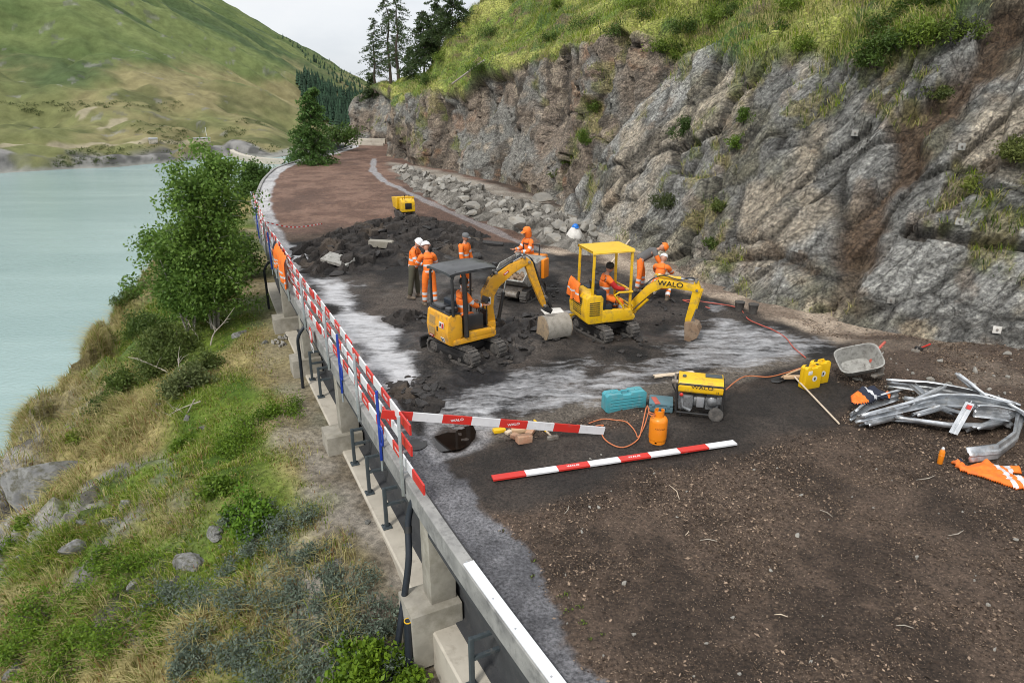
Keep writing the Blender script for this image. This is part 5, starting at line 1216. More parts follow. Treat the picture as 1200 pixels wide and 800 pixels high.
    e = MB(); e.box((0.58, 0, 0.46), (0.22, 0.24, 0.30), None, 0.03); e.box((0.50, 0, 0.48), (0.14, 0.5, 0.14), None, 0.02); e.build('swing_bracket', m, root)
    bl_ = Vector((0.62, 0, 0.50))
    def par(o): o.location = bl_; o.rotation_euler = (0, 0, yaw); return o
    b = MB(); b.beam2d([(-0.02, -0.02), (0.14, 0.24), (0.48, 0.62), (0.74, 0.80), (1.10, 0.80), (1.62, 0.74)], [0.065, 0.085, 0.105, 0.118, 0.088, 0.06], -0.075, 0.075, 0.012)
    b.lathe([(0.085, -0.11), (0.085, 0.11)], (0, 0, 0.0), 14, axis=(0, 1, 0)); b.box((0, 0, -0.02), (0.15, 0.22, 0.28), None, 0.02)
    boom = par(b.build('boom', m, root))
    lt = lettering('WALO', 'lettering_black', boom, (0.98, -0.089, 0.81), 0.155, (R(90), R(1), 0), bold=0.01); lt.scale = (0.20, 0.17, 0.15)
    a = MB(); a.beam2d([(1.56, 0.92), (1.60, 0.72), (1.555, 0.42), (1.46, -0.02), (1.43, -0.20)], [0.05, 0.10, 0.095, 0.07, 0.05], -0.062, 0.062, 0.01); a.lathe([(0.06, -0.085), (0.06, 0.085)], (1.60, 0, 0.72), 12, axis=(0, 1, 0)); par(a.build('arm', m, root))
    par(ram(root, (0.62, 0.965), (1.56, 0.94), 0.040, 0.60, mat=m)); par(ram(root, (0.16, 0.02), (0.62, 0.56), 0.040, 0.62, mat=m)); par(ram(root, (1.70, 0.72), (1.56, 0.02), 0.034, 0.62, mat=m))
    e = MB(); e.bar((1.52, 0, -0.02), (1.62, 0, -0.10), 0.11, 0.05, 0.008); e.bar((1.40, 0, -0.16), (1.54, 0, -0.22), 0.15, 0.07, 0.01); par(e.build('coupler', 'worn_steel', root))
    for (px_, pz_) in ((0.0, 0.0), (0.62, 0.56), (0.62, 0.965), (1.56, 0.94), (1.60, 0.72), (1.43, -0.16)):
        e = MB(); e.lathe([(0.030, -0.105), (0.034, -0.10), (0.034, 0.10), (0.030, 0.105)], (px_, 0, pz_), 10, axis=(0, 1, 0)); par(e.build('pin', 'worn_steel', root))
    for yy in (-0.05, 0.04): par(hose(root, [(0.02, 0.2), (0.3, 0.64), (0.72, 0.99), (1.15, 0.93), (1.5, 0.98), (1.66, 0.6)], 0.012, yy))
    bk = bucket_mesh(0.42, [(-0.10, 0.20), (0.06, 0.23), (0.20, 0.17), (0.27, 0.02), (0.22, -0.13), (0.06, -0.24), (-0.06, -0.28)], 0.018, teeth=4, lip=False).build('bucket', ['bucket_rust', 'bucket_rust'], root)
    bk.location = bl_ + Matrix.Rotation(yaw, 3, 'Z') @ Vector((1.50, 0, -0.27)); bk.rotation_euler = (0, 0, yaw)
    return root

yellow = yellow_digger((2.28, 15.85, 0.0), R(18), R(-60) - R(18), R(-40))

# operators sit on the machines, each a thing of its own
def seat_at(root, x, y, z): return Matrix.Translation(root.location) @ root.rotation_euler.to_matrix().to_4x4() @ Vector((x, y, z))
p = seat_at(amber, -0.10, 0.0, 1.00)
person('operator in orange jacket seated under the dark digger canopy', p, R(36), seated(hip=0.02, lean=2, armL=(32, 10, 52, 0), armR=(32, 10, 52, 0), legL=(74, 84, 6), legR=(74, 84, 6)), head='hair')
p = seat_at(yellow, -0.08, 0.0, 0.96)
person('dark haired operator with red sleeves seated under the yellow roof frame', p, R(14), seated(hip=0.03, lean=4, head=18, armL=(35, 8, 40, 0), armR=(38, 10, 42, 0), legL=(72, 72, 10), legR=(76, 76, 10)), head='hair', sleeves='red_cloth', scale=1.0)

# ---- tracked dumpers
def small_dumper(loc, rz):
    r = thing('tracked_dumper', 'small yellow tracked dumper parked alone on the reddish planings', 'dumper', loc, rz)
    for sy in (-1, 1): track(r, sy * 0.27, 1.20, 0.17, 0.18, sy)
    e = MB(); e.box((0, 0, 0.36), (1.0, 0.46, 0.10), None, 0.02); e.build('chassis', 'black_steel', r)
    e = MB(); e.prism([(-0.78, 0.40), (-0.34, 0.40), (-0.28, 0.52), (-0.30, 0.86), (-0.38, 0.96), (-0.66, 0.94), (-0.76, 0.84)], -0.31, 0.31, 0.04); hd = e.build('hood', 'paint_yellow', r)
    e = MB(); e.box((-0.785, 0, 0.66), (0.02, 0.30, 0.26), None, 0.01)
    for k in range(5): e.box((-0.80, 0, 0.56 + 0.05 * k), (0.012, 0.26, 0.012))
    e.build('grille', 'black_steel', hd)
    e = MB(); e.prism([(-0.20, 0.46), (0.60, 0.46), (0.86, 0.86), (0.80, 0.88), (0.57, 0.52), (-0.17, 0.52), (-0.25, 1.0), (-0.30, 1.0)], -0.38, 0.38, 0.01)
    for sy in (-1, 1): e.prism([(-0.20, 0.462), (0.60, 0.462), (0.84, 0.87), (-0.28, 0.99)], sy * 0.38 - 0.015, sy * 0.38 + 0.015, 0.004)
    e.build('skip', 'paint_yellow', r)
    for sy in (-1, 1):
        e = MB(); e.tube([(-0.60, sy * 0.22, 0.92), (-0.72, sy * 0.24, 1.06), (-0.90, sy * 0.25, 1.08)], 0.02, 8); e.build('handlebar', 'paint_yellow', r); lever(r, (-0.55, sy * 0.1, 0.94), (-0.58, sy * 0.1, 1.10))
    e = MB(); e.box((-0.84, 0, 0.26), (0.28, 0.62, 0.05), None, 0.015); e.bar((-0.95, 0.2, 0.26), (-1.0, 0.22, 0.06), 0.07, 0.04, 0.01); e.build('step_plate', 'black_steel', r)
    return r
g = GR(470, 258); small_dumper((g.x + 0.1, g.y + 0.55, g.z), R(112))

def skip_dumper(loc, rz):
    r = thing('tracked_dumper', 'tracked dumper with grey steel skip and orange engine cover', 'dumper', loc, rz)
    for sy in (-1, 1): track(r, sy * 0.36, 1.35, 0.19, 0.20, sy)
    e = MB(); e.box((0, 0, 0.40), (1.2, 0.6, 0.12), None, 0.02); e.lathe([(0.10, -0.2), (0.10, 0.2)], (0.66, 0, 0.26), 14, axis=(0, 1, 0)); e.build('chassis', 'worn_steel', r)
    e = MB(); e.prism([(-0.35, 0.50), (0.55, 0.50), (0.92, 0.72), (0.90, 0.76), (0.52, 0.55), (-0.32, 0.55), (-0.52, 1.12), (-0.56, 1.12)], -0.48, 0.48, 0.008)
    for sy in (-1, 1): e.prism([(-0.35, 0.502), (0.55, 0.502), (0.91, 0.75), (0.45, 1.06), (-0.54, 1.11)], sy * 0.48 - 0.016, sy * 0.48 + 0.016, 0.004)
    e.bar((-0.54, -0.5, 1.12), (-0.54, 0.5, 1.12), 0.04, 0.05, 0.01); e.build('skip', 'tub_grey', r)
    e = MB(); e.prism([(-1.05, 0.45), (-0.66, 0.45), (-0.62, 1.05), (-0.70, 1.12), (-1.0, 1.10)], -0.40, 0.34, 0.04); e.build('engine_cover', 'gas_orange', r)
    e = MB(); e.box((-0.34, 0.56, 0.85), (0.34, 0.10, 0.55), None, 0.03); e.build('side_box', 'gas_orange', r)
    e = MB(); e.tube([(-0.64, -0.30, 1.08), (-0.66, -0.30, 1.42), (-0.66, 0.22, 1.42), (-0.64, 0.22, 1.08)], 0.02, 8); e.build('grab_rail', 'black_steel', r)
    e = MB(); q = MB()
    for k in range(60):
        a = random.uniform(-0.25, 0.5); b = random.uniform(-0.38, 0.38); q.box((a, b, 0.60 + random.uniform(0, 0.06)), (random.uniform(0.05, 0.13), random.uniform(0.05, 0.13), random.uniform(0.04, 0.09)), (random.random() * 3, random.random() * 3, random.random()), 0.01)
    ld = q.build('load', 'bucket_rust', r); ld['kind'] = 'stuff'
    return r
g = GR(612, 352); skip_dumper((g.x, g.y + 0.35, g.z), R(-118))
# ---------------------------------------------------------------- parapet beam, supports, barrier
def along(Y): return kerb_at_Y(Y)
def sweep(prof, i0, i1, step=1):
    """prof: list of (inward offset, z); swept along the kerb line"""
    vs = []; fs = []; idx = list(range(i0, i1, step)); n = len(prof)
    for i in idx:
        for (o, z) in prof: vs.append((KERB[i, 0] + KN[i, 0] * o, KERB[i, 1] + KN[i, 1] * o, z))
    for a in range(len(idx) - 1):
        for k in range(n): fs.append((a * n + k, a * n + (k + 1) % n, (a + 1) * n + (k + 1) % n, (a + 1) * n + k))
    fs.append(tuple(range(n))[::-1]); fs.append(tuple((len(idx) - 1) * n + k for k in range(n)))
    return vs, fs
def idx_Y(Y): return int(np.argmin(np.abs(KERB[:, 1] - Y)))
i_end = len(KERB) - 5
mb = MB(); mb.raw(*sweep([(0.0, -0.24), (0.0, 0.07), (0.02, 0.09), (0.155, 0.09), (0.17, 0.07), (0.17, -0.24)], 4, i_end)); tag(mb.build('parapet_beam', 'kerb_concrete', sharp=25), 'long pale concrete edge beam along the lake side of the road', 'edge beam')
mb = MB(); mb.raw(*sweep([(0.02, -0.242), (0.6, -0.242), (0.6, -3.2), (0.5, -3.2), (0.5, -0.40), (0.02, -0.36)], 4, i_end)); tag(mb.build('support_wall', 'dark_felt'), 'dark felt faced retaining wall under the road edge', 'retaining wall', kind='structure')
mb = MB(); mb.raw(*sweep([(-0.03, -2.8), (-0.03, -1.98), (0.0, -1.95), (0.30, -1.95), (0.585, -1.95), (0.585, -2.8)], idx_Y(1), idx_Y(33))); tag(mb.build('footing_strip', 'concrete_pale', sharp=25), 'pale concrete footing strip along the foot of the support wall', 'footing', kind='structure')
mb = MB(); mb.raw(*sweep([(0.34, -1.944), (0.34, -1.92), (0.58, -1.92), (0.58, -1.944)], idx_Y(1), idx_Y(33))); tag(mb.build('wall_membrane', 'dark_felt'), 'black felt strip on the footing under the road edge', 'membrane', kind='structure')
# drain slot and dark joint beside the beam
mb = MB(); mb.raw(*sweep([(0.172, -0.03), (0.172, 0.045), (0.20, 0.045), (0.20, -0.03)], 4, idx_Y(12))); tag(mb.build('joint_strip', 'black_steel'), 'black joint strip between edge beam and asphalt', 'joint strip', kind='structure')
# white cover plate on the near end of the beam
mb = MB(); mb.raw(*sweep([(0.012, 0.094), (0.012, 0.112), (0.155, 0.112), (0.155, 0.094)], 4, idx_Y(7.25))); r = mb.build('cover_plate', 'white_metal', sharp=25)
tag(r, 'long white metal cover plate screwed on the nearest stretch of the edge beam', 'cover plate')
for Y in np.arange(1.5, 7.2, 0.62):
    p, n, t = along(Y)
    for o in (0.06,):
        mb = MB(); q = p + n * o + t * random.uniform(-0.05, 0.05); mb.lathe([(0.012, 0.112), (0.012, 0.119), (0.004, 0.121)], (q.x, q.y, 0), 8); mb.build('bolt', 'galvanised', r)

# pillars: column on a square footing
for k, (px, py, lab) in enumerate([(497, 612, 'nearest concrete pillar beside the two black drain pipes'), (389, 440, 'second concrete pillar beyond the first row of steel brackets'), (345, 365, 'third concrete pillar beside the low pile of stones'), (322, 325, 'farthest concrete pillar in the shade of the birch')]):
    g = G(px, py, -0.2); Y = g.y
    p, n, t = along(Y); rz = math.atan2(t.y, t.x)
    zg = -2.58 if k < 2 else -2.5
    r = thing('concrete_pillar', lab, 'pillar', (p.x, p.y, zg), rz)
    # local x along the road, y to the lake side
    mb = MB(); mb.box((0, -0.22, (-0.245 - zg + 1.0) / 2 + 0.0), (0.37, 0.40, -0.245 - zg - 1.0), None, 0.012); mb.build('column', 'concrete', r)
    mb = MB(); mb.box((0, -0.06, 0.50), (0.66, 0.80, 1.0), None, 0.02); mb.build('footing', 'concrete', r)
# steel brackets standing on the strip
for px, py in [(461, 618), (437, 580), (421, 545), (508, 800), (389, 468), (377, 448), (371, 432)]:
    pass
ys = [6.97, 10.5, 11.8, 12.95, 16.3, 17.4, 18.4]
grp = 'grey steel brackets under the road edge'; proto = None
for Y in ys:
    p, n, t = along(Y); rz = math.atan2(t.y, t.x)
    if proto is None:
        r = proto = thing('steel_bracket', 'grey steel bracket frame standing on the concrete strip under the edge beam', 'bracket', (0, 0, 0), 0, grp)
        e = MB(); e.box((0, 0, 0.42), (0.065, 0.065, 0.84), None, 0.006); e.build('post', 'steel_dark_paint', r)
        e = MB(); e.box((0, 0, 0.012), (0.17, 0.17, 0.022), None, 0.004)
        for a in (-1, 1):
            for b in (-1, 1): e.lathe([(0.014, 0.02), (0.014, 0.04)], (a * 0.06, b * 0.06, 0), 6)
        e.build('base_plate', 'steel_dark_paint', r)
        e = MB(); e.box((0, -0.30, 0.81), (0.055, 0.54, 0.055), None, 0.006); e.build('arm', 'steel_dark_paint', r)
        e = MB(); e.box((0, -0.30, 0.48), (0.055, 0.54, 0.055), None, 0.006); e.build('arm', 'steel_dark_paint', r)
    else: r = copy_tree(proto)
    q = p + n * 0.09; r.location = (q.x, q.y, -1.948); r.rotation_euler = (0, 0, rz)
# black drain pipes at the nearest pillar
def spline_pts(P, m=8):
    P = [Vector(p) for p in P]; Q = []
    for i in range(len(P) - 1):
        p0 = P[max(i - 1, 0)]; p1 = P[i]; p2 = P[i + 1]; p3 = P[min(i + 2, len(P) - 1)]
        for k in range(m):
            t = k / m; Q.append(0.5 * ((2 * p1) + (p2 - p0) * t + (2 * p0 - 5 * p1 + 4 * p2 - p3) * t * t + (3 * p1 - p0 - 3 * p2 + p3) * t ** 3))
    return Q + [P[-1]]
p, n, t = along(8.75); mb = MB(); q0 = p - n * 0.06
pts = spline_pts([q0 + n * 0.1 + Vector((0, 0, -0.15)), q0 + Vector((0, 0, -0.5)), atY(479, 655, 8.55), atY(473, 705, 8.4), atY(466, 755, 8.2)]); mb.tube(pts, 0.052, 10)
pi = mb.build('drain_pipe', 'pipe_black', None); tag(pi, 'long bent black drain pipe hanging from the road edge to the grass', 'pipe')
mb = MB(); mb.lathe([(0.06, -0.05), (0.06, 0.05)], pts[10], 12, axis=pts[11] - pts[9]); mb.build('collar', 'black_steel', pi)
a = atY(478, 727, 8.0); b_ = atY(480, 800, 7.9); mb = MB(); mb.tube([a, a.lerp(b_, .5), b_ - Vector((0, 0, 0.4))], 0.058, 10); pi = mb.build('drain_pipe', 'pipe_black'); tag(pi, 'short upright black drain pipe with a yellow rim against the footing', 'pipe')
mb = MB(); mb.lathe([(0.059, -0.012), (0.061, -0.004), (0.061, 0.004), (0.050, 0.006), (0.048, -0.02)], a, 14); mb.build('rim', 'paint_yellow', pi)
for Y, o in ((17.0, 0.0), (24.0, 0.0)):
    p, n, t = along(Y); q = p - n * 0.22; mb = MB(); mb.tube(spline_pts([q + n * 0.2 + Vector((0, 0, -0.2)), q + Vector((0, 0, -0.5)), q + Vector((0, 0, -1.1)) + t * 0.1, q + Vector((0, 0, -2.2)) + t * 0.2]), 0.045, 8); tag(mb.build('drain_pipe', 'pipe_black'), 'black drain pipe behind the second pillar' if Y < 20 else 'black drain pipe beside the farthest pillar', 'pipe')

# red and white barrier fence on the edge beam
fence = thing('barrier_fence', 'red and white board barrier fence on silver and blue posts along the road edge', 'fence', (0, 0, 0))
i0 = idx_Y(G(523, 565).y); Y0 = along(G(480, 572).y)[0].y
post_Y = [9.0, 11.6, 14.1, 16.6, 19.1, 21.6, 24.2, 26.8, 29.4, 31.8]
for Y in post_Y:
    p, n, t = along(Y); q = p - n * 0.035
    e = MB(); e.bar((q.x, q.y, -0.20), (q.x, q.y, 1.16), 0.05, 0.05, 0.006); e.bar((q.x, q.y, -0.16), (q.x + n.x * 0.1, q.y + n.y * 0.1, -0.26), 0.05, 0.03)
    for z in (0.30, 0.66, 1.02): e.bar((q.x - n.x * 0.0, q.y - n.y * 0.0, z - 0.10), (q.x + n.x * 0.13, q.y + n.y * 0.13, z - 0.10), 0.03, 0.02); e.bar((q.x + n.x * 0.13, q.y + n.y * 0.13, z - 0.10), (q.x + n.x * 0.13, q.y + n.y * 0.13, z + 0.05), 0.03, 0.015)
    e.build('post', 'galvanised', fence)
for Y in (10.25, 12.9, 23.0, 28.0):
    p, n, t = along(Y); q = p - n * 0.03
    e = MB(); e.bar((q.x, q.y, -0.24), (q.x, q.y, 1.05), 0.045, 0.045, 0.006); r0 = Vector((q.x, q.y, 0))
    e.tube(spline_pts([r0 + Vector((0, 0, 0.42)), r0 + t * -0.14 + Vector((0, 0, 0.42)), r0 + t * -0.18 + Vector((0, 0, 0.34)), r0 + t * -0.16 + Vector((0, 0, 0.12)), r0 + Vector((0, 0, 0.10))]), 0.018, 8); e.build('post', 'post_blue', fence)
    e = MB(); e.bar((q.x, q.y, -0.44), (q.x, q.y, -0.24), 0.03, 0.03); e.build('post', 'galvanised', fence)
def board(parent, pts, w=0.165, th=0.028, seg=0.5, first=0, words=(), name='board', flat=False, facing=1):
    """a board following pts (list of points at its centre line), alternately red and white"""
    P = [Vector(p) for p in pts]; L = [0.0]
    for a, b in zip(P[:-1], P[1:]): L.append(L[-1] + (b - a).length)
    def at(s):
        k = max(i for i in range(len(L)) if L[i] <= s + 1e-9); k = min(k, len(P) - 2)
        return P[k].lerp(P[k + 1], (s - L[k]) / max(L[k + 1] - L[k], 1e-9))
    n = max(1, round(L[-1] / seg)); e = MB(); s_ = L[-1] / n; txt = []
    for k in range(n):
        a, b = at(k * s_), at((k + 1) * s_ ); d = (b - a).normalized()
        if flat: e.bar(a, b, w, th, 0.0, (k + first) % 2)
        else: e.bar(a, b, th, w, 0.0, (k + first) % 2)
        if (k + first) % 2 == 0 and k in words: txt.append(((a + b) / 2, d))
    o = e.build(name, ['sign_red', 'sign_white'], parent)
    for c, d in txt:
        z = Vector((0, 0, 1))
        if flat: x, y, nz = d, z.cross(d), z
        else: nz = d.cross(z) * facing; nz.normalize(); y = z; x = y.cross(nz)
        m = Matrix((x, y, nz)).transposed(); lt = lettering('WALO', 'lettering_white', o, c + nz * (th / 2 + 0.002), w * 0.62, m, bold=0.02)
        lt.scale = (w * 0.50, w * 0.42, 0.1)
    return o
for zi, z in enumerate((0.30, 0.66, 1.02)):
    Yb = [8.72 if zi else 8.3] ; yv = Yb[0]; bounds = []
    st = idx_Y(8.75 if zi else 8.35); en = idx_Y(32.2); ln = 16            # 16 samples of 0.25 m = a 4 m board
    k = st; first = 0; q = 0
    while k < en:
        pts = [(KERB[i, 0] + KN[i, 0] * (0.06 + 0.035 * (q % 2)), KERB[i, 1] + KN[i, 1] * (0.06 + 0.035 * (q % 2)), z + 0.012 * ((q + zi) % 2)) for i in range(k, min(k + ln + 1, en + 1), 2)]
        if len(pts) > 1: board(fence, pts, words=(2, 4, 6) if k < st + 40 else (), facing=-1 if True else 1, first=0 if zi else 0)
        k += ln - 1; q += 1
# boards lying about
def loose_board(a, b, label, z0, z1, words, flat=True, n=8):
    A_, B_ = Vector((a[0], a[1], z0)), Vector((b[0], b[1], z1)); L = (B_ - A_).length
    pts = [A_.lerp(B_, k / 8) for k in range(9)]
    o = board(None, pts, 0.14, 0.028, L / n, 0, words, 'barrier_board', flat, 1); return tag(o, label, 'barrier board')
a, b_ = GR(577, 563), GR(861, 521); loose_board(a, b_, 'red and white barrier board lying flat on the dark earth', a.z + 0.045, b_.z + 0.045, (2, 4))
pa = along(8.95)[0]; a = G(447, 485, 0.98); b_ = G(708, 504, 0.10)
loose_board((a.x, a.y), (b_.x, b_.y), 'red and white barrier board leaning from the fence corner to the ground', 0.98, 0.09, (2, 4), False, 8)
# tape across the road at the far end of the fence
a = G(303, 258, 0.9); b_ = GR(378, 272); mb = MB(); mid = a.lerp(b_, 0.5) - Vector((0, 0, 0.03)); P = spline_pts([a, mid, b_ + Vector((0, 0, 0.35))], 16)
for k in range(len(P) - 1): mb.bar(P[k], P[k + 1], 0.008, 0.045, 0, k % 2)
tag(mb.build('barrier_tape', ['sign_white', 'sign_red']), 'thin red and white tape strung from the fence end over to the dark heap', 'tape')
# small sign on the lake side of the fence
p, n, t = along(15.6); r = thing('road_sign', 'small round red rimmed sign with a white number plate below the fence', 'sign', (p.x - n.x * 0.10, p.y - n.y * 0.10, -0.1), math.atan2(-n.y, -n.x))
mb = MB(); mb.lathe([(0.001, 0.0), (0.20, 0.0), (0.20, 0.012), (0.001, 0.012)], (0, 0, 0.16), 24, 0, axis=(1, 0, 0)); mb.lathe([(0.001, 0.0), (0.13, 0.0), (0.13, 0.016), (0.001, 0.016)], (0, 0, 0.16), 24, 1, axis=(1, 0, 0)); mb.build('disc', ['sign_red', 'sign_white'], r)
mb = MB(); mb.box((0.004, 0, -0.17), (0.012, 0.34, 0.15), None, 0.002); pl = mb.build('plate', 'sign_white', r); lettering('T.45', 'lettering_black', pl, (0.013, 0, -0.17), 0.13, (R(90), 0, R(90)))
# manhole cover and the green paint mark on the shoulder
g = GR(487, 521); mb = MB(); mb.lathe([(0.001, 0), (0.20, 0), (0.20, 0.012), (0.16, 0.014), (0.15, 0.008), (0.001, 0.008)], (g.x, g.y, g.z + 0.002), 24); tag(mb.build('manhole_cover', 'black_steel'), 'dark round drain cover in the asphalt behind the fence corner', 'manhole cover')
# low walls of the bridge where the road turns out of sight
for (x0, y0, x1, y1, z, lab) in ((398, 160, 452, 164, 0.55, 'low grey parapet wall closing the far end of the road'), (404, 166, 450, 168, 0.25, 'pale kerb wall across the far end of the road')):
    a = G(x0, y1 + (4 if z > 0.5 else 2)); b_ = G(x1, y1 + (5 if z > 0.5 else 3)); mb = MB(); mb.bar((a.x, a.y, z / 2), (b_.x, b_.y, z / 2), 0.3, z, 0.02)
    tag(mb.build('parapet_wall', 'concrete_pale'), lab, 'wall')
# ---------------------------------------------------------------- generator
g = GR(797, 487); g2 = GR(846, 491); rz = math.atan2(g2.y - g.y, g2.x - g.x)
r = thing('generator', 'yellow topped portable generator on two rubber wheels', 'generator', ((g.x + g2.x) / 2, (g.y + g2.y) / 2 + 0.22, g.z), rz)
e = MB()
for sy in (-0.26, 0.26):
    e.tube([(-0.40, sy, 0.10), (-0.41, sy, 0.14), (-0.41, sy, 0.62), (-0.38, sy, 0.66), (0.38, sy, 0.66), (0.41, sy, 0.62), (0.41, sy, 0.14), (0.38, sy, 0.10), (-0.40, sy, 0.10)], 0.018, 8)
for x in (-0.40, 0.40):
    for z in (0.12, 0.64): e.tube([(x, -0.26, z), (x, 0.26, z)], 0.016, 8)
e.tube([(-0.42, -0.2, 0.45), (-0.50, -0.2, 0.60), (-0.50, 0.2, 0.60), (-0.42, 0.2, 0.45)], 0.015, 8); e.build('frame', 'black_steel', r)
e = MB(); pr = [(-0.25, 0.50), (-0.27, 0.53), (-0.275, 0.62), (-0.25, 0.69), (-0.19, 0.725), (0.19, 0.725), (0.25, 0.69), (0.275, 0.62), (0.27, 0.53), (0.25, 0.50)]
e.prism(pr, -0.40, 0.39, 0.012, 0, Matrix.Rotation(R(90), 4, 'Z') @ Matrix.Scale(-1, 4, (0, 1, 0)) if False else Matrix(((0, 1, 0, 0), (-1, 0, 0, 0), (0, 0, 1, 0), (0, 0, 0, 1)))); tk = e.build('fuel_tank', 'paint_yellow', r)
e = MB(); e.box((0.22, 0.06, 0.735), (0.30, 0.14, 0.025), None, 0.006); e.build('panel', 'steel_dark_paint', tk); e = MB(); e.lathe([(0.035, 0), (0.035, 0.03), (0.02, 0.04)], (-0.30, -0.06, 0.725), 12); e.build('filler_cap', 'steel_dark_paint', tk)
lettering('WALO', 'lettering_black', tk, (0.02, -0.280, 0.625), 0.1, (R(90), 0, 0)).scale = (0.13, 0.085, 0.1)
lettering('16', 'lettering_black', tk, (0.29, -0.279, 0.555), 0.055, (R(90), 0, 0))
e = MB(); e.box((-0.24, -0.05, 0.28), (0.26, 0.34, 0.30), None, 0.04); e.tube([(-0.34, -0.20, 0.44), (-0.30, -0.22, 0.20), (-0.15, -0.23, 0.14)], 0.035, 8); e.lathe([(0.14, -0.14), (0.15, -0.1), (0.15, 0.1), (0.14, 0.14)], (0.0, 0.0, 0.28), 16, axis=(1, 0, 0)); e.build('alternator', 'engine_grey', r)
e = MB(); e.box((0.22, 0, 0.28), (0.24, 0.32, 0.26), None, 0.03); e.lathe([(0.001, 0), (0.085, 0.0), (0.095, 0.03), (0.06, 0.06), (0.001, 0.065)], (0.22, -0.165, 0.33), 14, axis=(0, -1, 0)); e.box((0.34, -0.16, 0.36), (0.09, 0.09, 0.14), None, 0.02)
for k in range(5): e.box((0.22, -0.02, 0.40 + 0.018 * k), (0.20, 0.28, 0.008))
e.build('engine', 'engine_grey', r)
e = MB(); e.box((0.01, -0.24, 0.33), (0.13, 0.03, 0.20), None, 0.006); e.build('control_box', 'galvanised', r)
e = MB(); e.lathe([(0.03, 0), (0.035, 0.02), (0.02, 0.035)], (-0.33, -0.265, 0.46), 10, axis=(0, -1, 0)); e.build('plug', 'sign_red', r)
for sy in (-0.30, 0.30):
    e = MB(); e.lathe([(0.06, -0.035), (0.10, -0.045), (0.127, -0.035), (0.135, 0), (0.127, 0.035), (0.10, 0.045), (0.06, 0.035)], (0.30, sy, 0.135), 20, axis=(0, 1, 0)); w = e.build('wheel', 'rubber', r)
    e = MB(); e.lathe([(0.001, -0.03), (0.02, -0.035), (0.06, -0.025), (0.062, 0.025), (0.02, 0.035), (0.001, 0.03)], (0.30, sy, 0.135), 16, axis=(0, 1, 0)); e.build('hub', 'cable_red', w)
e = MB(); e.tube([(-0.32, -0.26, 0.10), (-0.32, -0.26, 0.02), (-0.32, 0.26, 0.02), (-0.32, 0.26, 0.10)], 0.015, 8); e.build('stand', 'black_steel', r)
e = MB(); e.lathe([(0.03, -0.06), (0.045, -0.05), (0.045, 0.05), (0.03, 0.06)], (-0.46, -0.18, 0.66), 10, axis=(1, 0, 0)); e.tube([(-0.46, -0.15, 0.70), (-0.45, -0.12, 0.80)], [0.02, 0.03], 8); e.build('exhaust', 'worn_steel', r)

# ---------------------------------------------------------------- gas bottle
g = GR(772, 522); r = thing('gas_bottle', 'orange gas bottle standing between the two barrier boards', 'gas bottle', (g.x, g.y + 0.15, g.z))
e = MB(); e.lathe([(0.135, 0.06), (0.150, 0.075), (0.152, 0.10), (0.152, 0.40), (0.146, 0.435), (0.125, 0.465), (0.085, 0.485), (0.05, 0.49)], (0, 0, 0), 28); e.build('tank', 'gas_orange', r)
e = MB()
for k in range(24):
    a0, a1 = k * math.pi / 12, (k + 1) * math.pi / 12
    if k % 6 in (4,): zs = ((0.0, 0.02), (0.05, 0.068))
    else: zs = ((0.0, 0.068),)
    for z0, z1 in zs: e.raw([(0.14 * math.cos(a), 0.14 * math.sin(a), z) for a, z in ((a0, z0), (a1, z0), (a1, z1), (a0, z1))] + [(0.134 * math.cos(a), 0.134 * math.sin(a), z) for a, z in ((a0, z0), (a1, z0), (a1, z1), (a0, z1))], [(0, 1, 2, 3), (7, 6, 5, 4), (0, 3, 7, 4), (1, 5, 6, 2), (3, 2, 6, 7), (0, 4, 5, 1)])
e.build('foot_ring', 'gas_orange', r)
e = MB()
for k in range(20):
    if k in (3, 4): continue
    a0, a1 = k * math.pi / 10, (k + 1) * math.pi / 10
    e.raw([(0.083 * math.cos(a), 0.083 * math.sin(a), z) for a, z in ((a0, 0.475), (a1, 0.475), (a1, 0.60), (a0, 0.60))] + [(0.077 * math.cos(a), 0.077 * math.sin(a), z) for a, z in ((a0, 0.475), (a1, 0.475), (a1, 0.60), (a0, 0.60))], [(0, 1, 2, 3), (7, 6, 5, 4), (0, 3, 7, 4), (1, 5, 6, 2), (3, 2, 6, 7)])
e.build('collar', 'gas_orange', r)
e = MB(); e.lathe([(0.02, 0.48), (0.02, 0.55), (0.03, 0.552), (0.03, 0.57), (0.012, 0.575)], (0, 0, 0), 10); e.tube([(0, 0, 0.53), (-0.06, -0.03, 0.53)], 0.014, 8); e.build('valve', 'worn_steel', r)
def wrap_text(txt, rad, z, size, parent, a0=-90):
    n = len(txt)
    for k, ch in enumerate(txt):
        a = R(a0 + (k - (n - 1) / 2) * math.degrees(size * 0.74 / rad)); nx = Vector((math.cos(a), math.sin(a), 0)); x = Vector((-math.sin(a), math.cos(a), 0))
        lettering(ch, 'lettering_black', parent, nx * (rad + 0.001) + Vector((0, 0, z)), size, Matrix((x, Vector((0, 0, 1)), nx)).transposed())
wrap_text('PROPAN', 0.1515, 0.30, 0.042, r)
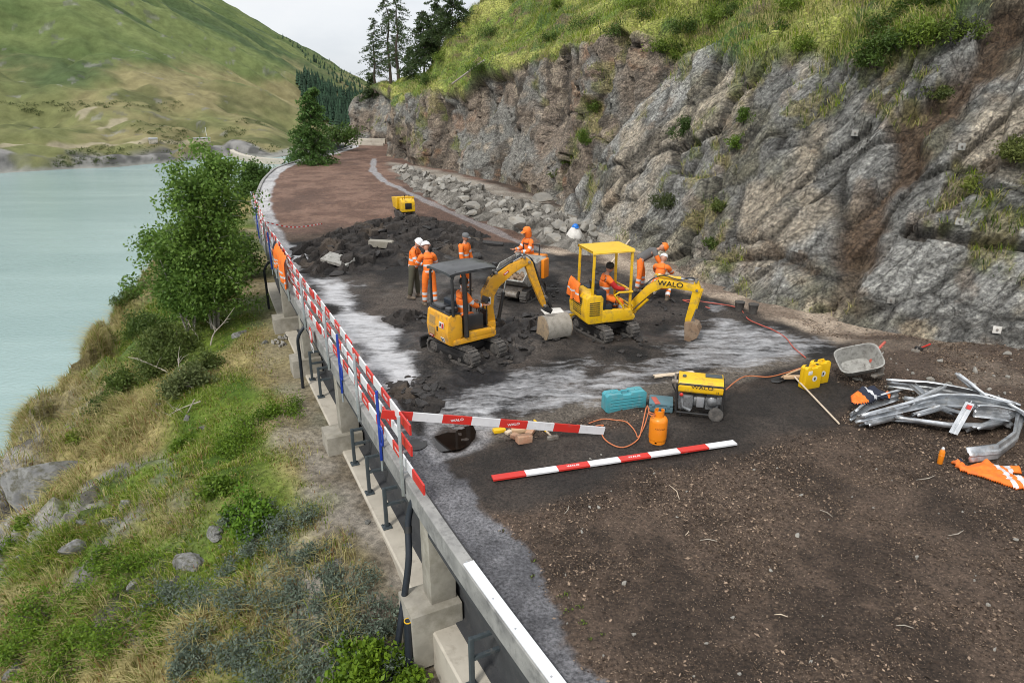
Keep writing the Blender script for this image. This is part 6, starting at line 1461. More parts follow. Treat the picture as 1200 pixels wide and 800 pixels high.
# hose from the bottle
hz = lambda px, py, z=0.02: GR(px, py) + Vector((0, 0, z))
top = Vector((g.x - 0.07, g.y + 0.12, g.z + 0.52))
P = [top, top + Vector((-0.10, -0.03, 0.02)), hz(757, 490, 0.25), hz(752, 505, 0.08), hz(748, 515), hz(735, 524), hz(722, 524), hz(708, 515), hz(704, 503), hz(707, 499), hz(698, 500)]
e = MB(); e.tube(spline_pts(P), 0.011, 7); tag(e.build('gas_hose', 'hose_orange'), 'orange gas hose looping from the gas bottle to the end of the leaning board', 'hose')
P = [top + Vector((0.0, 0, 0.01)), top + Vector((-0.12, 0.0, 0.06)), hz(760, 492, 0.22), hz(755, 502, 0.06), hz(748, 513), hz(745, 508), hz(741, 502), hz(733, 495), hz(720, 493), hz(706, 492), hz(690, 497)]
e = MB(); e.tube(spline_pts(P), 0.010, 7); tag(e.build('gas_hose', 'hose_orange'), 'second thinner loop of orange hose lying nearer the teal case', 'hose')
# red cable and orange cord over the slurry
P = [hz(868, 362), hz(876, 374), hz(890, 381), hz(905, 387), hz(920, 396), hz(930, 408), hz(944, 420)]
e = MB(); e.tube(spline_pts(P), 0.013, 7); tag(e.build('cable', 'cable_red'), 'reddish cable snaking over the pale slurry to the yellow cases', 'cable')
gt = Vector((g2.x + 0.02, g2.y + 0.22, g2.z + 0.42)); P = [gt, hz(870, 452, 0.2), hz(900, 443, 0.03), hz(920, 438), hz(938, 432)]
e = MB(); e.tube(spline_pts(P), 0.012, 7); tag(e.build('cable', 'hose_orange'), 'straight orange cord running from the generator to the yellow cases', 'cable')
e = MB(); P = [hz(832, 362), hz(800, 352), hz(850, 358), hz(866, 362)]; e.tube(spline_pts(P), 0.014, 7); tag(e.build('cable', 'cable_red'), 'faded red cable lying along the dusty ledge at the cliff foot', 'cable')
# cases
a, b_ = GR(708, 485), GR(755, 477); rz = math.atan2(b_.y - a.y, b_.x - a.x); L = (b_ - a).length
r = thing('tool_case', 'large teal plastic tool case standing upright on its side', 'tool case', ((a.x + b_.x) / 2, (a.y + b_.y) / 2 + 0.12, a.z), rz)
e = MB(); e.prism([(-L / 2, 0.03), (-L / 2 + 0.05, 0.0), (L / 2 - 0.05, 0.0), (L / 2, 0.03), (L / 2, 0.33), (L / 2 - 0.05, 0.37), (0.10, 0.37), (0.08, 0.33), (-0.08, 0.33), (-0.10, 0.37), (-L / 2 + 0.05, 0.37), (-L / 2, 0.33)], -0.12, -0.004, 0.016); e.build('shell', 'teal_plastic', r)
e = MB(); e.prism([(-L / 2, 0.03), (-L / 2 + 0.05, 0.0), (L / 2 - 0.05, 0.0), (L / 2, 0.03), (L / 2, 0.33), (L / 2 - 0.05, 0.37), (0.10, 0.37), (0.08, 0.33), (-0.08, 0.33), (-0.10, 0.37), (-L / 2 + 0.05, 0.37), (-L / 2, 0.33)], 0.004, 0.12, 0.016); e.build('shell', 'teal_plastic', r)
e = MB(); e.tube([(-0.08, 0, 0.31), (-0.07, 0, 0.38), (0.07, 0, 0.38), (0.08, 0, 0.31)], 0.018, 8); e.build('handle', 'teal_plastic', r)
for x in (-0.24, 0.24): e = MB(); e.box((x, -0.0, 0.372), (0.07, 0.07, 0.025), None, 0.006); e.build('latch', 'teal_plastic', r)
e = MB()
for k in range(4): e.box((0, -0.122, 0.09 + 0.06 * k), (L * 0.8, 0.012, 0.015), None, 0.003)
e.build('rib', 'teal_plastic', r)
a = GR(774, 478); r = thing('tool_case', 'flat grey blue tool case lying closed behind the gas bottle', 'tool case', (a.x, a.y, a.z), R(-12))
e = MB(); e.box((0, 0.0, 0.07), (0.44, 0.40, 0.12), None, 0.02); e.build('shell', 'grey_blue_plastic', r)
e = MB(); e.box((0, 0, 0.155), (0.44, 0.40, 0.04), None, 0.015); e.box((-0.10, -0.06, 0.178), (0.10, 0.30, 0.008), (0, 0, 0.3), 0.002, 1); e.build('lid', ['grey_blue_plastic', 'cable_red'], r)
e = MB(); e.tube([(-0.08, -0.20, 0.10), (-0.07, -0.24, 0.10), (0.07, -0.24, 0.10), (0.08, -0.20, 0.10)], 0.014, 8); e.build('handle', 'grey_blue_plastic', r)
for x in (-0.14, 0.14): e = MB(); e.box((x, -0.205, 0.13), (0.05, 0.02, 0.05), None, 0.005); e.build('latch', 'grey_blue_plastic', r)
for k, (px, py, lab) in enumerate([(950, 456, 'nearer yellow plastic case with white stickers standing upright'), (960, 450, 'farther yellow plastic case behind its twin')]):
    a = GR(px, py); r = thing('carry_case', lab, 'carry case', (a.x, a.y + 0.10, a.z), R(20))
    for sy in (-1, 1):
        e = MB(); e.prism([(-0.20, 0.02), (-0.18, 0.0), (0.18, 0.0), (0.20, 0.02), (0.20, 0.44), (0.16, 0.48), (0.08, 0.48), (0.07, 0.445), (-0.07, 0.445), (-0.08, 0.48), (-0.16, 0.48), (-0.20, 0.44)], sy * 0.045 - 0.042, sy * 0.045 + 0.042, 0.012); e.build('shell', 'case_yellow', r)
    e = MB(); e.tube([(-0.07, 0, 0.44), (-0.06, 0, 0.50), (0.06, 0, 0.50), (0.07, 0, 0.44)], 0.016, 8); e.build('handle', 'case_yellow', r)
    for x in (-0.13, 0.13): e = MB(); e.box((x, 0, 0.482), (0.05, 0.06, 0.02), None, 0.004); e.build('latch', 'lettering_black', r)
    e = MB(); e.lathe([(0.001, 0.0), (0.06, 0.0), (0.06, 0.004), (0.001, 0.004)], (0.03, -0.087, 0.22), 14, 0, axis=(0, -1, 0)); e.box((0.03, -0.093, 0.22), (0.035, 0.003, 0.05), None, 0, 1); e.box((-0.10, -0.088, 0.36), (0.10, 0.005, 0.08), None, 0.001); e.build('sticker', ['decal_white', 'lettering_black'], r)
# broom, shovel, hammers, pick
a, b_ = GR(930, 447), GR(983, 498); rz = math.atan2(b_.y - a.y, b_.x - a.x)
r = thing('broom', 'wooden yard broom with a long pale handle lying on the dark earth', 'broom', (a.x, a.y, a.z + 0.05), rz)
L = (b_ - a).length; e = MB(); e.tube([(0, 0, 0.06), (L, 0, -0.02)], 0.017, 8); e.build('handle', 'wood_pale', r)
e = MB(); e.box((-0.02, 0, 0.045), (0.09, 0.44, 0.06), (0, 0, 0), 0.01); e.build('head', 'wood', r)
e = MB()
for i in range(4):
    for j in range(22): e.tube([(-0.045 + 0.018 * i, -0.20 + 0.019 * j, 0.02), (-0.055 + 0.02 * i, -0.205 + 0.0195 * j, -0.045)], 0.007, 4)
e.build('bristles', 'hair_dark', r)
a, b_ = GR(904, 444), GR(938, 436); a2 = GR(912, 446)
r = thing('shovel', 'black bladed shovel with a wooden shaft beside the broom head', 'shovel', (a2.x, a2.y, a2.z + 0.03), math.atan2(b_.y - a.y, b_.x - a.x))
e = MB(); e.tube([(0.08, 0, 0.03), (0.35, 0, 0.08), (0.75, 0, 0.12)], 0.017, 8); e.build('shaft', 'wood', r)
e = MB(); e.raw([(0.10, -0.11, 0.02), (0.10, 0.11, 0.02), (-0.12, 0.10, -0.01), (-0.20, 0, -0.015), (-0.12, -0.10, -0.01), (0.10, 0, -0.005), (-0.1, 0, -0.02)], [(0, 5, 6, 4), (5, 1, 2, 6), (6, 2, 3), (4, 6, 3)]); e.tube([(0.06, 0, 0.0), (0.20, 0, 0.055)], 0.022, 8); o = e.build('blade', 'black_steel', r); o.modifiers.new('thick', 'SOLIDIFY').thickness = 0.004
a, b_ = GR(626, 494), GR(647, 514); r = thing('pickaxe', 'yellow handled hammer lying beside the small stack of wood blocks', 'hammer', (a.x, a.y, a.z + 0.03), math.atan2(b_.y - a.y, b_.x - a.x))
L = (b_ - a).length; e = MB(); e.tube([(0, 0, 0.0), (L * 0.7, 0, 0.02)], 0.02, 8); e.build('handle', 'paint_yellow', r); e = MB(); e.tube([(L * 0.7, 0, 0.02), (L, 0, 0.02)], 0.018, 8); e.build('shaft', 'wood_pale', r); e = MB(); e.box((L + 0.02, 0, 0.02), (0.07, 0.20, 0.07), None, 0.012); e.build('head', 'worn_steel', r)
for px, py, m, lab, ang in ((1075, 410, 'worn_steel', 'grey steel hammer lying on the bare soil near the cliff foot', 50), (1083, 408, 'sign_red', 'red handled hammer lying on the bare soil near the cliff foot', 30)):
    a = GR(px, py); r = thing('hammer', lab, 'hammer', (a.x, a.y, a.z + 0.03), R(ang)); e = MB(); e.tube([(-0.2, 0, 0), (0.22, 0, 0.03)], 0.018, 8); e.build('handle', m, r); e = MB(); e.box((-0.22, 0, 0.01), (0.07, 0.17, 0.07), None, 0.01); e.build('head', 'worn_steel' if m != 'sign_red' else 'black_steel', r)
# wood blocks and bricks by the leaning board
for px, py, s, rz, m, lab, zz in ((585, 506, (0.22, 0.12, 0.06), 20, 'case_yellow', 'yellowish block lying alone left of the small brick stack', 0), (596, 508, (0.12, 0.09, 0.05), 40, 'wood_pale', 'small grey block lying between the yellowish block and the bricks', 0), (610, 506, (0.32, 0.12, 0.07), 5, 'wood', 'pale wooden block under the leaning board', 0),
                              (606, 514, (0.22, 0.13, 0.07), -35, 'brick_red', 'reddish brick leaning left against its neighbour', 0), (614, 518, (0.26, 0.14, 0.13), 25, 'brick_red', 'thick reddish brick lying in front of the others', 0), (622, 507, (0.26, 0.12, 0.07), 70, 'brick_red', 'pale brick at the right end of the small stack', 0.0)):
    a = GR(px, py); e = MB(); e.box((0, 0, 0), s, None, 0.008); o = e.build('wooden_block' if m in ('wood', 'wood_pale', 'case_yellow') else 'brick', m); o.location = (a.x, a.y, a.z + s[2] / 2 + 0.005 + zz); o.rotation_euler = (random.uniform(-.08, .08), random.uniform(-.08, .08), R(rz)); tag(o, lab, 'block' if m in ('wood', 'wood_pale', 'case_yellow') else 'brick')
# upturned wheelbarrow
a = GR(1010, 446); r = thing('wheelbarrow', 'dirty grey tub tipped on its side with a red handle', 'wheelbarrow', (a.x, a.y + 0.1, a.z + 0.02), R(8))
e = MB(); n = 9
def tub(k, top): # rounded rectangle rings
    hx, hy = (0.42, 0.30) if top else (0.29, 0.19); pts = []
    for q in range(24):
        t = 2 * math.pi * q / 24; c, s_ = math.cos(t), math.sin(t); pts.append((hx * math.copysign(abs(c) ** 0.45, c), hy * math.copysign(abs(s_) ** 0.45, s_)))
    return pts
vs = []; fs = []
for ring, (top, z, sc) in enumerate(((1, 0.36, 1.0), (1, 0.36, 1.06), (1, 0.34, 1.06), (0, 0.0, 1.0), (0, 0.03, 0.94), (1, 0.345, 0.97))):
    vs += [(p[0] * sc, p[1] * sc, z) for p in tub(0, top)]
for ring in range(5):
    for q in range(24): fs.append((ring * 24 + q, ring * 24 + (q + 1) % 24, (ring + 1) * 24 + (q + 1) % 24, (ring + 1) * 24 + q))
for q in range(24): fs.append((5 * 24 + q, 5 * 24 + (q + 1) % 24, (q + 1) % 24, q))
fs.append(tuple(range(72, 96))); fs.append(tuple(range(96, 120))[::-1])
e.raw(vs, fs); tb = e.build('tub', 'tub_grey', r); tb.rotation_euler = (R(34), R(-14), R(-12)); tb.location = (-0.05, 0.10, 0.20)
e = MB(); e.tube([(0.22, 0.05, 0.36), (0.38, 0.20, 0.46), (0.74, 0.42, 0.60)], 0.028, 8); e.tube([(0.24, 0.06, 0.36), (0.20, 0.02, 0.36)], 0.04, 8); e.build('handle', 'cable_red', r)
e = MB(); e.box((0.24, -0.20, 0.14), (0.40, 0.10, 0.05), (0.2, 0.1, 0.5), 0.01); e.box((0.34, -0.10, 0.16), (0.10, 0.12, 0.26), (0.1, 0.1, 0.2), 0.02); e.bar((0.0, -0.15, 0.2), (0.40, -0.05, 0.30), 0.04, 0.04); e.build('frame', 'worn_steel', r)

# ---------------------------------------------------------------- heap of old crash barrier
def wbeam(pts, tilt=0.0, w=0.24, label=None, roll=None):
    P = []
    for i in range(len(pts) - 1):
        for k in range(6): P.append(Vector(pts[i]).lerp(Vector(pts[i + 1]), k / 6))
    P.append(Vector(pts[-1])); P = [p.copy() for p in P]
    for _ in range(0):
        for i in range(1, len(P) - 1): P[i] = P[i] * 0.5 + (P[i - 1] + P[i + 1]) * 0.25
    prof = [(-0.5, -0.20), (-0.5, 0.0), (-0.18, 0.02), (-0.10, 0.15), (0.10, 0.15), (0.18, 0.02), (0.5, 0.0), (0.5, -0.20)]
    n = len(prof); vs = []; fs = []; m = len(P)
    for i, p in enumerate(P):
        t = (P[min(i + 1, m - 1)] - P[max(i - 1, 0)]).normalized(); s_ = t.cross(Vector((0, 0, 1))).normalized(); u = s_.cross(t)
        a = tilt + 0.30 * math.sin(i * 0.22 + tilt * 5); s2 = s_ * math.cos(a) + u * math.sin(a); u2 = u * math.cos(a) - s_ * math.sin(a)
        for (x, y) in prof: vs.append(p + s2 * x * w + u2 * y * w)
    for i in range(m - 1):
        for k in range(n - 1): fs.append((i * n + k, i * n + k + 1, (i + 1) * n + k + 1, (i + 1) * n + k))
    e = MB(); e.raw(vs, fs); o = e.build('crash_barrier_rail', 'guardrail_steel', None, 12); o.modifiers.new('thick', 'SOLIDIFY').thickness = 0.006
    return tag(o, label, 'crash barrier rail', 'old crash barrier steel heaped on the road')
def Z(px, py, z): return G(px, py, z + 0.02)
rails = [([(1005, 489, .26), (1097, 467, .40), (1140, 468, .42), (1186, 476, .36)], 1.15, 'long bent front rail whose cut end points left towards the broom'),
         ([(1039, 447, .22), (1087, 452, .30), (1135, 461, .34), (1195, 478, .30)], 1.1, 'long straight rail along the back of the steel heap'),
         ([(1047, 489, .10), (1110, 497, .10), (1155, 498, .10), (1190, 484, .12)], 0.5, 'low crumpled rail lying on the ground along the front of the heap'),
         ([(1122, 438, .62), (1140, 452, .50), (1157, 468, .36)], 0.9, 'short rail sticking up at the back of the heap'),
         ([(1197, 490, .22), (1190, 514, .16), (1170, 529, .14), (1134, 533, .14)], 1.2, 'curved end rail hooking back towards the orange bottle'),
         ([(1062, 474, .30), (1085, 462, .40), (1103, 454, .44)], 0.8, 'short rail crossing the left half of the heap'),
         ([(998, 486, .14), (1018, 472, .20), (1054, 461, .28)], 1.25, 'thin bowed strip at the left end of the heap'),
         ([(1138, 502, .16), (1165, 494, .20), (1192, 480, .26)], 0.35, 'twisted rail low on the right of the heap'),
         ([(1012, 497, .06), (1030, 492, .08), (1052, 484, .10)], 0.2, 'flat plate like rail end lying under the left of the heap'),
         ([(1142, 480, .44), (1165, 482, .44), (1187, 486, .40)], 1.3, 'straight rail on the top right of the heap'),
         ([(1180, 472, .40), (1200, 486, .30), (1225, 505, .2)], 1.0, 'rail running out of the picture at the right edge of the heap'),
         ([(1060, 466, .18), (1110, 474, .24), (1150, 476, .26)], 0.15, 'dull rail buried in the middle of the heap'),
         ([(1070, 486, .14), (1100, 476, .28), (1125, 484, .16)], 0.7, 'buckled short rail bulging up in the middle of the heap')]
for pts, tl, lab in rails: wbeam([Z(*p) for p in pts], tl, label=lab)
for (p0, p1, lab) in (((1137, 472, .55), (1117, 508, .08), 'flat steel post with a red mark leaning on the front of the heap'), ((1090, 470, .30), (1070, 452, .32), 'bent flat steel post lying across the back of the heap'), ((1150, 476, .3), (1185, 500, .06), 'short steel post poking out of the front right of the heap')):
    a, b_ = Z(*p0), Z(*p1); e = MB(); e.bar(a, b_, 0.14, 0.012); e.bar(a + Vector((0.05, 0.03, 0.02)), b_ + Vector((0.05, 0.03, 0.02)), 0.012, 0.06); e.bar(a + Vector((-0.06, -0.03, 0.02)), b_ + Vector((-0.06, -0.03, 0.02)), 0.012, 0.06)
    o = e.build('crash_barrier_post', 'galvanised'); tag(o, lab, 'crash barrier post', 'old crash barrier steel heaped on the road')
    if 'red' in lab: e = MB(); q = a.lerp(b_, 0.08); e.bar(q + Vector((0, -0.01, 0.012)), q + (b_ - a).normalized() * 0.08 + Vector((0, -0.01, 0.012)), 0.10, 0.008); e.build('paint_mark', 'sign_red', o)

# ---------------------------------------------------------------- loose clothing
def cloth(name, label, outline, z0, mats, band_fn, loc_h, seed, cell=0.022, th=0.05, on=None, cat='jacket'):
    """a crumpled garment: its outline on the ground, folds as relief, a flat underside"""
    pl = np.array([(p.x, p.y) for p in outline]); lo = pl.min(0); hi = pl.max(0); nx = int((hi[0] - lo[0]) / cell) + 3; ny = int((hi[1] - lo[1]) / cell) + 3
    X, Y = np.meshgrid(lo[0] - cell + np.arange(nx) * cell, lo[1] - cell + np.arange(ny) * cell, indexing='ij'); q = np.stack((X.ravel(), Y.ravel(), np.zeros(X.size)), 1)
    d = -poly_sd(q, pl); ok = d > -0.004
    fold = np.abs(fbm(q * 5 + seed, 3, seed)) * 0.06 + fbm(q * 13, 3, seed + 2) * 0.014
    zz = z0 + th * np.clip(d / 0.06, 0, 1) ** 0.5 + fold * np.clip(d / 0.05, 0, 1)
    if on is not None: zz += on(q)
    gx = np.array([loc_h(x, y) for x, y in q[:, :2]]) if loc_h else 0
    q[:, 2] = zz + gx
    F = grid_faces(nx, ny); F = F[ok[F].all(1)]; used = np.unique(F); rem = -np.ones(len(q), int); rem[used] = np.arange(len(used)); V = q[used]; F = rem[F]
    cs = V[F].mean(1); mi = np.array([band_fn(c) for c in cs])
    bot = V.copy(); bot[:, 2] -= th * 0.6; V2 = np.r_[V, bot]; F2 = F[:, ::-1] + len(V)
    ed = {}
    for f in F:
        for k in range(4): a, b = f[k], f[(k + 1) % 4]; ed[(a, b)] = ed.get((a, b), 0) + 1
    side = [(b, a, a + len(V), b + len(V)) for (a, b) in ed if (b, a) not in ed]
    F3 = np.r_[F, F2, np.array(side)]; mi3 = np.r_[mi, mi, np.zeros(len(side), int)]
    o = link(name, np_mesh(name, V2, F3, [M[m] for m in mats], smooth=True, mi=mi3)); tag(o, label, cat); return o
ol = [G(*p) for p in ((1114, 542), (1126, 540), (1132, 548), (1150, 543), (1165, 546), (1196, 550), (1197, 556), (1182, 557), (1190, 562), (1206, 566), (1210, 577), (1190, 575), (1165, 567), (1140, 559), (1122, 552))]
ax = (ol[5] - ol[0]).normalized()
def bnd(c):
    s_ = (Vector(c) - ol[0]).dot(ax); return 1 if (0.60 < s_ < 0.67 or 0.74 < s_ < 0.81) else (2 if 0.09 < s_ < 0.17 and c[1] > ol[0].y - 0.12 else (1 if 0.98 < s_ < 1.05 or 1.12 < s_ < 1.17 else 0))
cloth('work_jacket', 'orange safety jacket with pale bands spread on the ground by the right edge', ol, 0.02, ['hivis', 'reflective', 'navy_cloth'], bnd, zroad, 77)
ol2 = [G(p[0], p[1], 0.38) for p in ((997, 460), (1008, 452), (1022, 450), (1036, 456), (1046, 457), (1044, 462), (1030, 463), (1020, 468), (1008, 470), (998, 468))]
def bnd2(c):
    u = (c[0] - ol2[0].x) / (ol2[4].x - ol2[0].x); return 1 if u < 0.24 or u > 0.80 else (2 if 0.44 < u < 0.52 else 0)
cloth('work_jacket', 'navy and orange jacket thrown over the left end of the steel heap', ol2, 0.30, ['navy_cloth', 'hivis', 'reflective'], bnd2, None, 78, 0.018)
# jacket hung on the fence and jacket hung on the yellow digger: draped sheets
def drape(name, label, top0, top1, drop, bulge, nrm, mats, bandf, seed):
    n, m = 26, 30; a, b_ = Vector(top0), Vector(top1); vs = []; nr = Vector(nrm).normalized()
    for j in range(m):
        t = j / (m - 1)
        for i in range(n):
            u = i / (n - 1); w = 1 + 0.18 * t * (1 if True else 0); p = a.lerp(b_, 0.5 + (u - 0.5) * w)
            ln = drop * (0.75 + 0.25 * math.sin(u * 7 + seed) * 0.6 + (0.15 if u < 0.3 or u > 0.75 else 0))
            k = bulge * (1 - (1 - min(1, t * 4)) ** 2) + 0.035 * math.sin(u * 16 + seed + 2 * t) * t + 0.02 * math.sin(u * 37 + seed)
            vs.append(p + nr * k - Vector((0, 0, ln * t)) + Vector((0, 0, 0.05 * (1 - min(1, t * 5)))))
    e = MB(); 
    for j in range(m - 1):
        for i in range(n - 1): e.f.append((j * n + i, j * n + i + 1, (j + 1) * n + i + 1, (j + 1) * n + i)); e.mi.append(bandf(i / n, j / m))
    e.v = vs; o = e.build(name, mats, None, 80); o.modifiers.new('thick', 'SOLIDIFY').thickness = 0.02; return tag(o, label, 'jacket')
k0 = along(20.9); k1 = along(18.7); a = k0[0] - k0[1] * 0.02 + Vector((0, 0, 1.14)); b_ = k1[0] - k1[1] * 0.02 + Vector((0, 0, 1.14))
drape('work_jacket', 'orange jacket hanging over the top board of the red and white fence', a, b_, 0.95, 0.10, -k0[1], ['hivis', 'reflective', 'navy_cloth'], lambda u, t: 1 if 0.55 < t < 0.62 or 0.72 < t < 0.78 else (2 if u < 0.12 and t < 0.2 else 0), 3)
q0 = seat_at(yellow, -0.66, 0.62, 1.30); q1 = seat_at(yellow, -0.74, -0.10, 1.30)
drape('work_jacket', 'orange jacket draped over the rear of the yellow framed digger', q0, q1, 0.50, 0.05, (q1 - q0).cross(Vector((0, 0, 1))), ['hivis', 'reflective', 'red_cloth'], lambda u, t: 1 if 0.4 < t < 0.52 else 0, 5)

# bottle, sack with blue lid, black boots by the ledge, boards and slabs
a = GR(1101, 543); r = thing('drink_bottle', 'small orange bottle with a pale cap standing on the soil', 'bottle', (a.x, a.y, a.z)); e = MB(); e.lathe([(0.036, 0.0), (0.042, 0.01), (0.042, 0.15), (0.046, 0.155), (0.046, 0.165), (0.042, 0.17), (0.042, 0.22), (0.025, 0.255), (0.02, 0.265)], (0, 0, 0), 16); e.build('flask', 'gas_orange', r); e = MB(); e.lathe([(0.024, 0.262), (0.024, 0.285), (0.012, 0.30)], (0, 0, 0), 12); e.build('cap', 'decal_white', r)
a = GR(673, 285); e = MB(); n = 12; prof = [(0.16, 0.0), (0.30, 0.04), (0.33, 0.14), (0.28, 0.28), (0.20, 0.40), (0.13, 0.50), (0.05, 0.53)]; e.lathe(prof, (0, 0, 0), 18)
for i, v in enumerate(e.v): f_ = 1 + 0.16 * math.sin(i * 2.1) * math.cos(i * 0.7); v.x *= f_; v.y *= 2 - f_
o = e.build('sack', 'sack_white', None, 60); o.location = (a.x, a.y, a.z + 0.12); tag(o, 'slumped white sack standing among the rubble under a blue helmet', 'sack')
e = MB(); e.lathe([(0.145, 0.0), (0.15, 0.012), (0.13, 0.018), (0.128, 0.05), (0.10, 0.10), (0.055, 0.13), (0.001, 0.138)], (0, 0, 0), 18); e.raw([(0.10, 0.09, 0.012), (0.17, 0.05, 0.006), (0.18, 0, 0.004), (0.17, -0.05, 0.006), (0.10, -0.09, 0.012), (0.10, 0, 0.03)], [(0, 1, 2, 5), (5, 2, 3, 4)]); o = e.build('helmet', 'helmet_blue', None, 60); o.location = (a.x + 0.02, a.y, a.z + 0.62); o.rotation_euler = (0.1, 0.1, -1.2); tag(o, 'bright blue safety helmet sitting on top of the white sack', 'helmet')
for px, py, lab in ((866, 364, 'left black bucket standing on the edge of the slurry by the cliff ledge'), (882, 367, 'right black bucket standing on the edge of the slurry by the cliff ledge')):
    a = GR(px, py); r = thing('bucket', lab, 'bucket', (a.x, a.y, a.z), R(20)); e = MB(); e.lathe([(0.10, 0.0), (0.13, 0.24), (0.14, 0.25), (0.135, 0.26), (0.125, 0.25), (0.095, 0.02), (0.001, 0.015)], (0, 0, 0), 18); e.build('pail', 'rubber', r); e = MB(); e.tube(spline_pts([(-0.13, 0, 0.24), (-0.10, 0.09, 0.20), (0, 0.15, 0.17), (0.10, 0.09, 0.20), (0.13, 0, 0.24)]), 0.005, 6); e.build('handle', 'worn_steel', r)
# lances held by the two men at the cliff: long pale rod
a = Vector(seat_at(yellow, 0.3, 1.2, 0.9)); b_ = atY(738, 281, a.y + 1.2); e = MB(); a = atY(716, 308, b_.y - 0.6); e.tube([atY(712, 316, b_.y - 0.75), a, b_], 0.02, 8); tag(e.build('pole', 'wood_pale'), 'long pale wooden pole leaning up behind the yellow frame', 'pole')

# ---------------------------------------------------------------- slabs and lumps
def rock_mesh(sz, seed, mats, sub=2, cut=0.55, name='rock'):
    bm = bmesh.new(); bmesh.ops.create_icosphere(bm, subdivisions=sub + 1, radius=0.5)
    rr = random.Random(seed); planes = []
    for k in range(13):
        n = Vector((rr.gauss(0, 1), rr.gauss(0, 1), rr.gauss(0, 1))).normalized(); planes.append((n, rr.uniform(0.20, 0.36)))
    for v in bm.verts:
        for n, d in planes:
            q = v.co.dot(n)
            if q > d: v.co -= n * (q - d) * 0.93
        v.co *= 1 + 0.035 * (rr.random() - 0.5)
        v.co = Vector((v.co.x * sz[0], v.co.y * sz[1], v.co.z * sz[2]))
    me = bpy.data.meshes.new(name); bm.to_mesh(me); bm.free()
    for m in (mats if isinstance(mats, list) else [mats]): me.materials.append(M[m])
    me.polygons.foreach_set('use_smooth', [True] * len(me.polygons)); me.set_sharp_from_angle(angle=R(16)); return me
def slab(px, py, sz, rot, mat, label, z=0.0, name='concrete_slab', cat='slab', hitf=None):
    a = GR(px, py); h = heap_bvh.ray_cast(Vector((0, 0, CAMH)), ray(px, py).normalized())
    if h[0] is not None and h[0].z > a.z: a = h[0]
    e = MB(); e.box((0, 0, 0), sz, None, 0.02); 
    for v in e.v: v += Vector((random.uniform(-1, 1) * sz[0] * 0.03, random.uniform(-1, 1) * sz[1] * 0.05, random.uniform(-1, 1) * sz[2] * 0.06))
    o = e.build(name, mat); o.location = a + Vector((0, 0, z)); o.rotation_euler = rot; tag(o, label, cat); return o
slab(447, 292, (0.85, 0.26, 0.24), (0.05, 0.04, R(-8)), 'concrete', 'pale concrete kerb block lying on the dark heap', 0.20, 'kerb_block', 'kerb block')
slab(396, 305, (1.0, 0.55, 0.10), (R(14), R(8), R(-22)), 'tub_grey', 'tilted grey asphalt slab on the left flank of the dark heap', 0.02, 'asphalt_slab')
slab(552, 302, (0.7, 0.4, 0.10), (R(8), R(-6), R(14)), 'asphalt_chunk', 'dark asphalt slab on the right end of the heap behind the capped worker', 0.04, 'asphalt_slab')
slab(577, 287, (0.8, 0.35, 0.10), (R(4), R(5), R(-5)), 'asphalt_chunk', 'dark asphalt slab at the right foot of the long heap', 0.05, 'asphalt_slab')
slab(790, 440, (0.9, 0.12, 0.05), (0, 0, R(14)), 'wood_pale', 'long pale plank lying along the milled edge left of the generator', 0.03, 'plank', 'plank')
slab(555, 432, (0.7, 0.2, 0.05), (0, 0, R(28)), 'asphalt_chunk', 'thin asphalt slab sticking out in front of the digger track', 0.05, 'asphalt_slab')
slab(648, 366, (0.55, 0.45, 0.05), (0, 0, R(12)), 'sack_white', 'flat whitish slab lying behind the big grey bucket', 0.03, 'concrete_slab')
chunks = [rock_mesh((1, 1, 0.6), 900 + k, 'asphalt_chunk', 2, name='asphalt_lump') for k in range(7)]
def scatter_poly(pts, n, rr):
    pl = np.array([(p[0], p[1]) for p in pp(*pts)]); lo = pl.min(0); hi = pl.max(0); out = []
    while len(out) < n:
        q = np.array([[rr.uniform(lo[0], hi[0]), rr.uniform(lo[1], hi[1])] for _ in range(200)]); d = poly_sd(q, pl); out += [tuple(x) for x, dd in zip(q, d) if dd < 0]
    return out[:n]
rr = random.Random(5)
def lumps(polys, grp, lab):
    for pts, n, s0, s1 in polys:
        for (x, y) in scatter_poly(pts, n, rr):
            s_ = s0 + (s1 - s0) * rr.random() ** 2.5; o = link('asphalt_lump', rr.choice(chunks)); o.location = (x, y, zroad(x, y) + s_ * 0.18); o.scale = (s_, s_ * rr.uniform(0.6, 1), s_ * rr.uniform(0.6, 1)); o.rotation_euler = (rr.uniform(-.4, .4), rr.uniform(-.4, .4), rr.random() * 6.3); tag(o, lab, 'asphalt lump', grp)
lumps([([(555, 385), (600, 368), (645, 372), (655, 400), (600, 425), (560, 440), (545, 425)], 130, 0.08, 0.36)], 'asphalt lumps by the grey bucket', 'broken black asphalt lump strewn in front of the grey bucket')
lumps([([(450, 375), (470, 364), (508, 368), (500, 380), (465, 386)], 35, 0.08, 0.26), ([(460, 450), (500, 442), (525, 460), (500, 480), (470, 478)], 40, 0.10, 0.36)], 'asphalt lumps by the fence', 'broken black asphalt lump strewn between the fence and the digger')
lumps([([(700, 385), (770, 395), (760, 420), (690, 410)], 25, 0.08, 0.24), ([(640, 335), (700, 320), (690, 355), (640, 355)], 30, 0.08, 0.26), ([(740, 345), (800, 355), (820, 372), (770, 380)], 30, 0.08, 0.26)], 'asphalt lumps by the yellow digger', 'broken black asphalt lump strewn around the yellow framed digger')
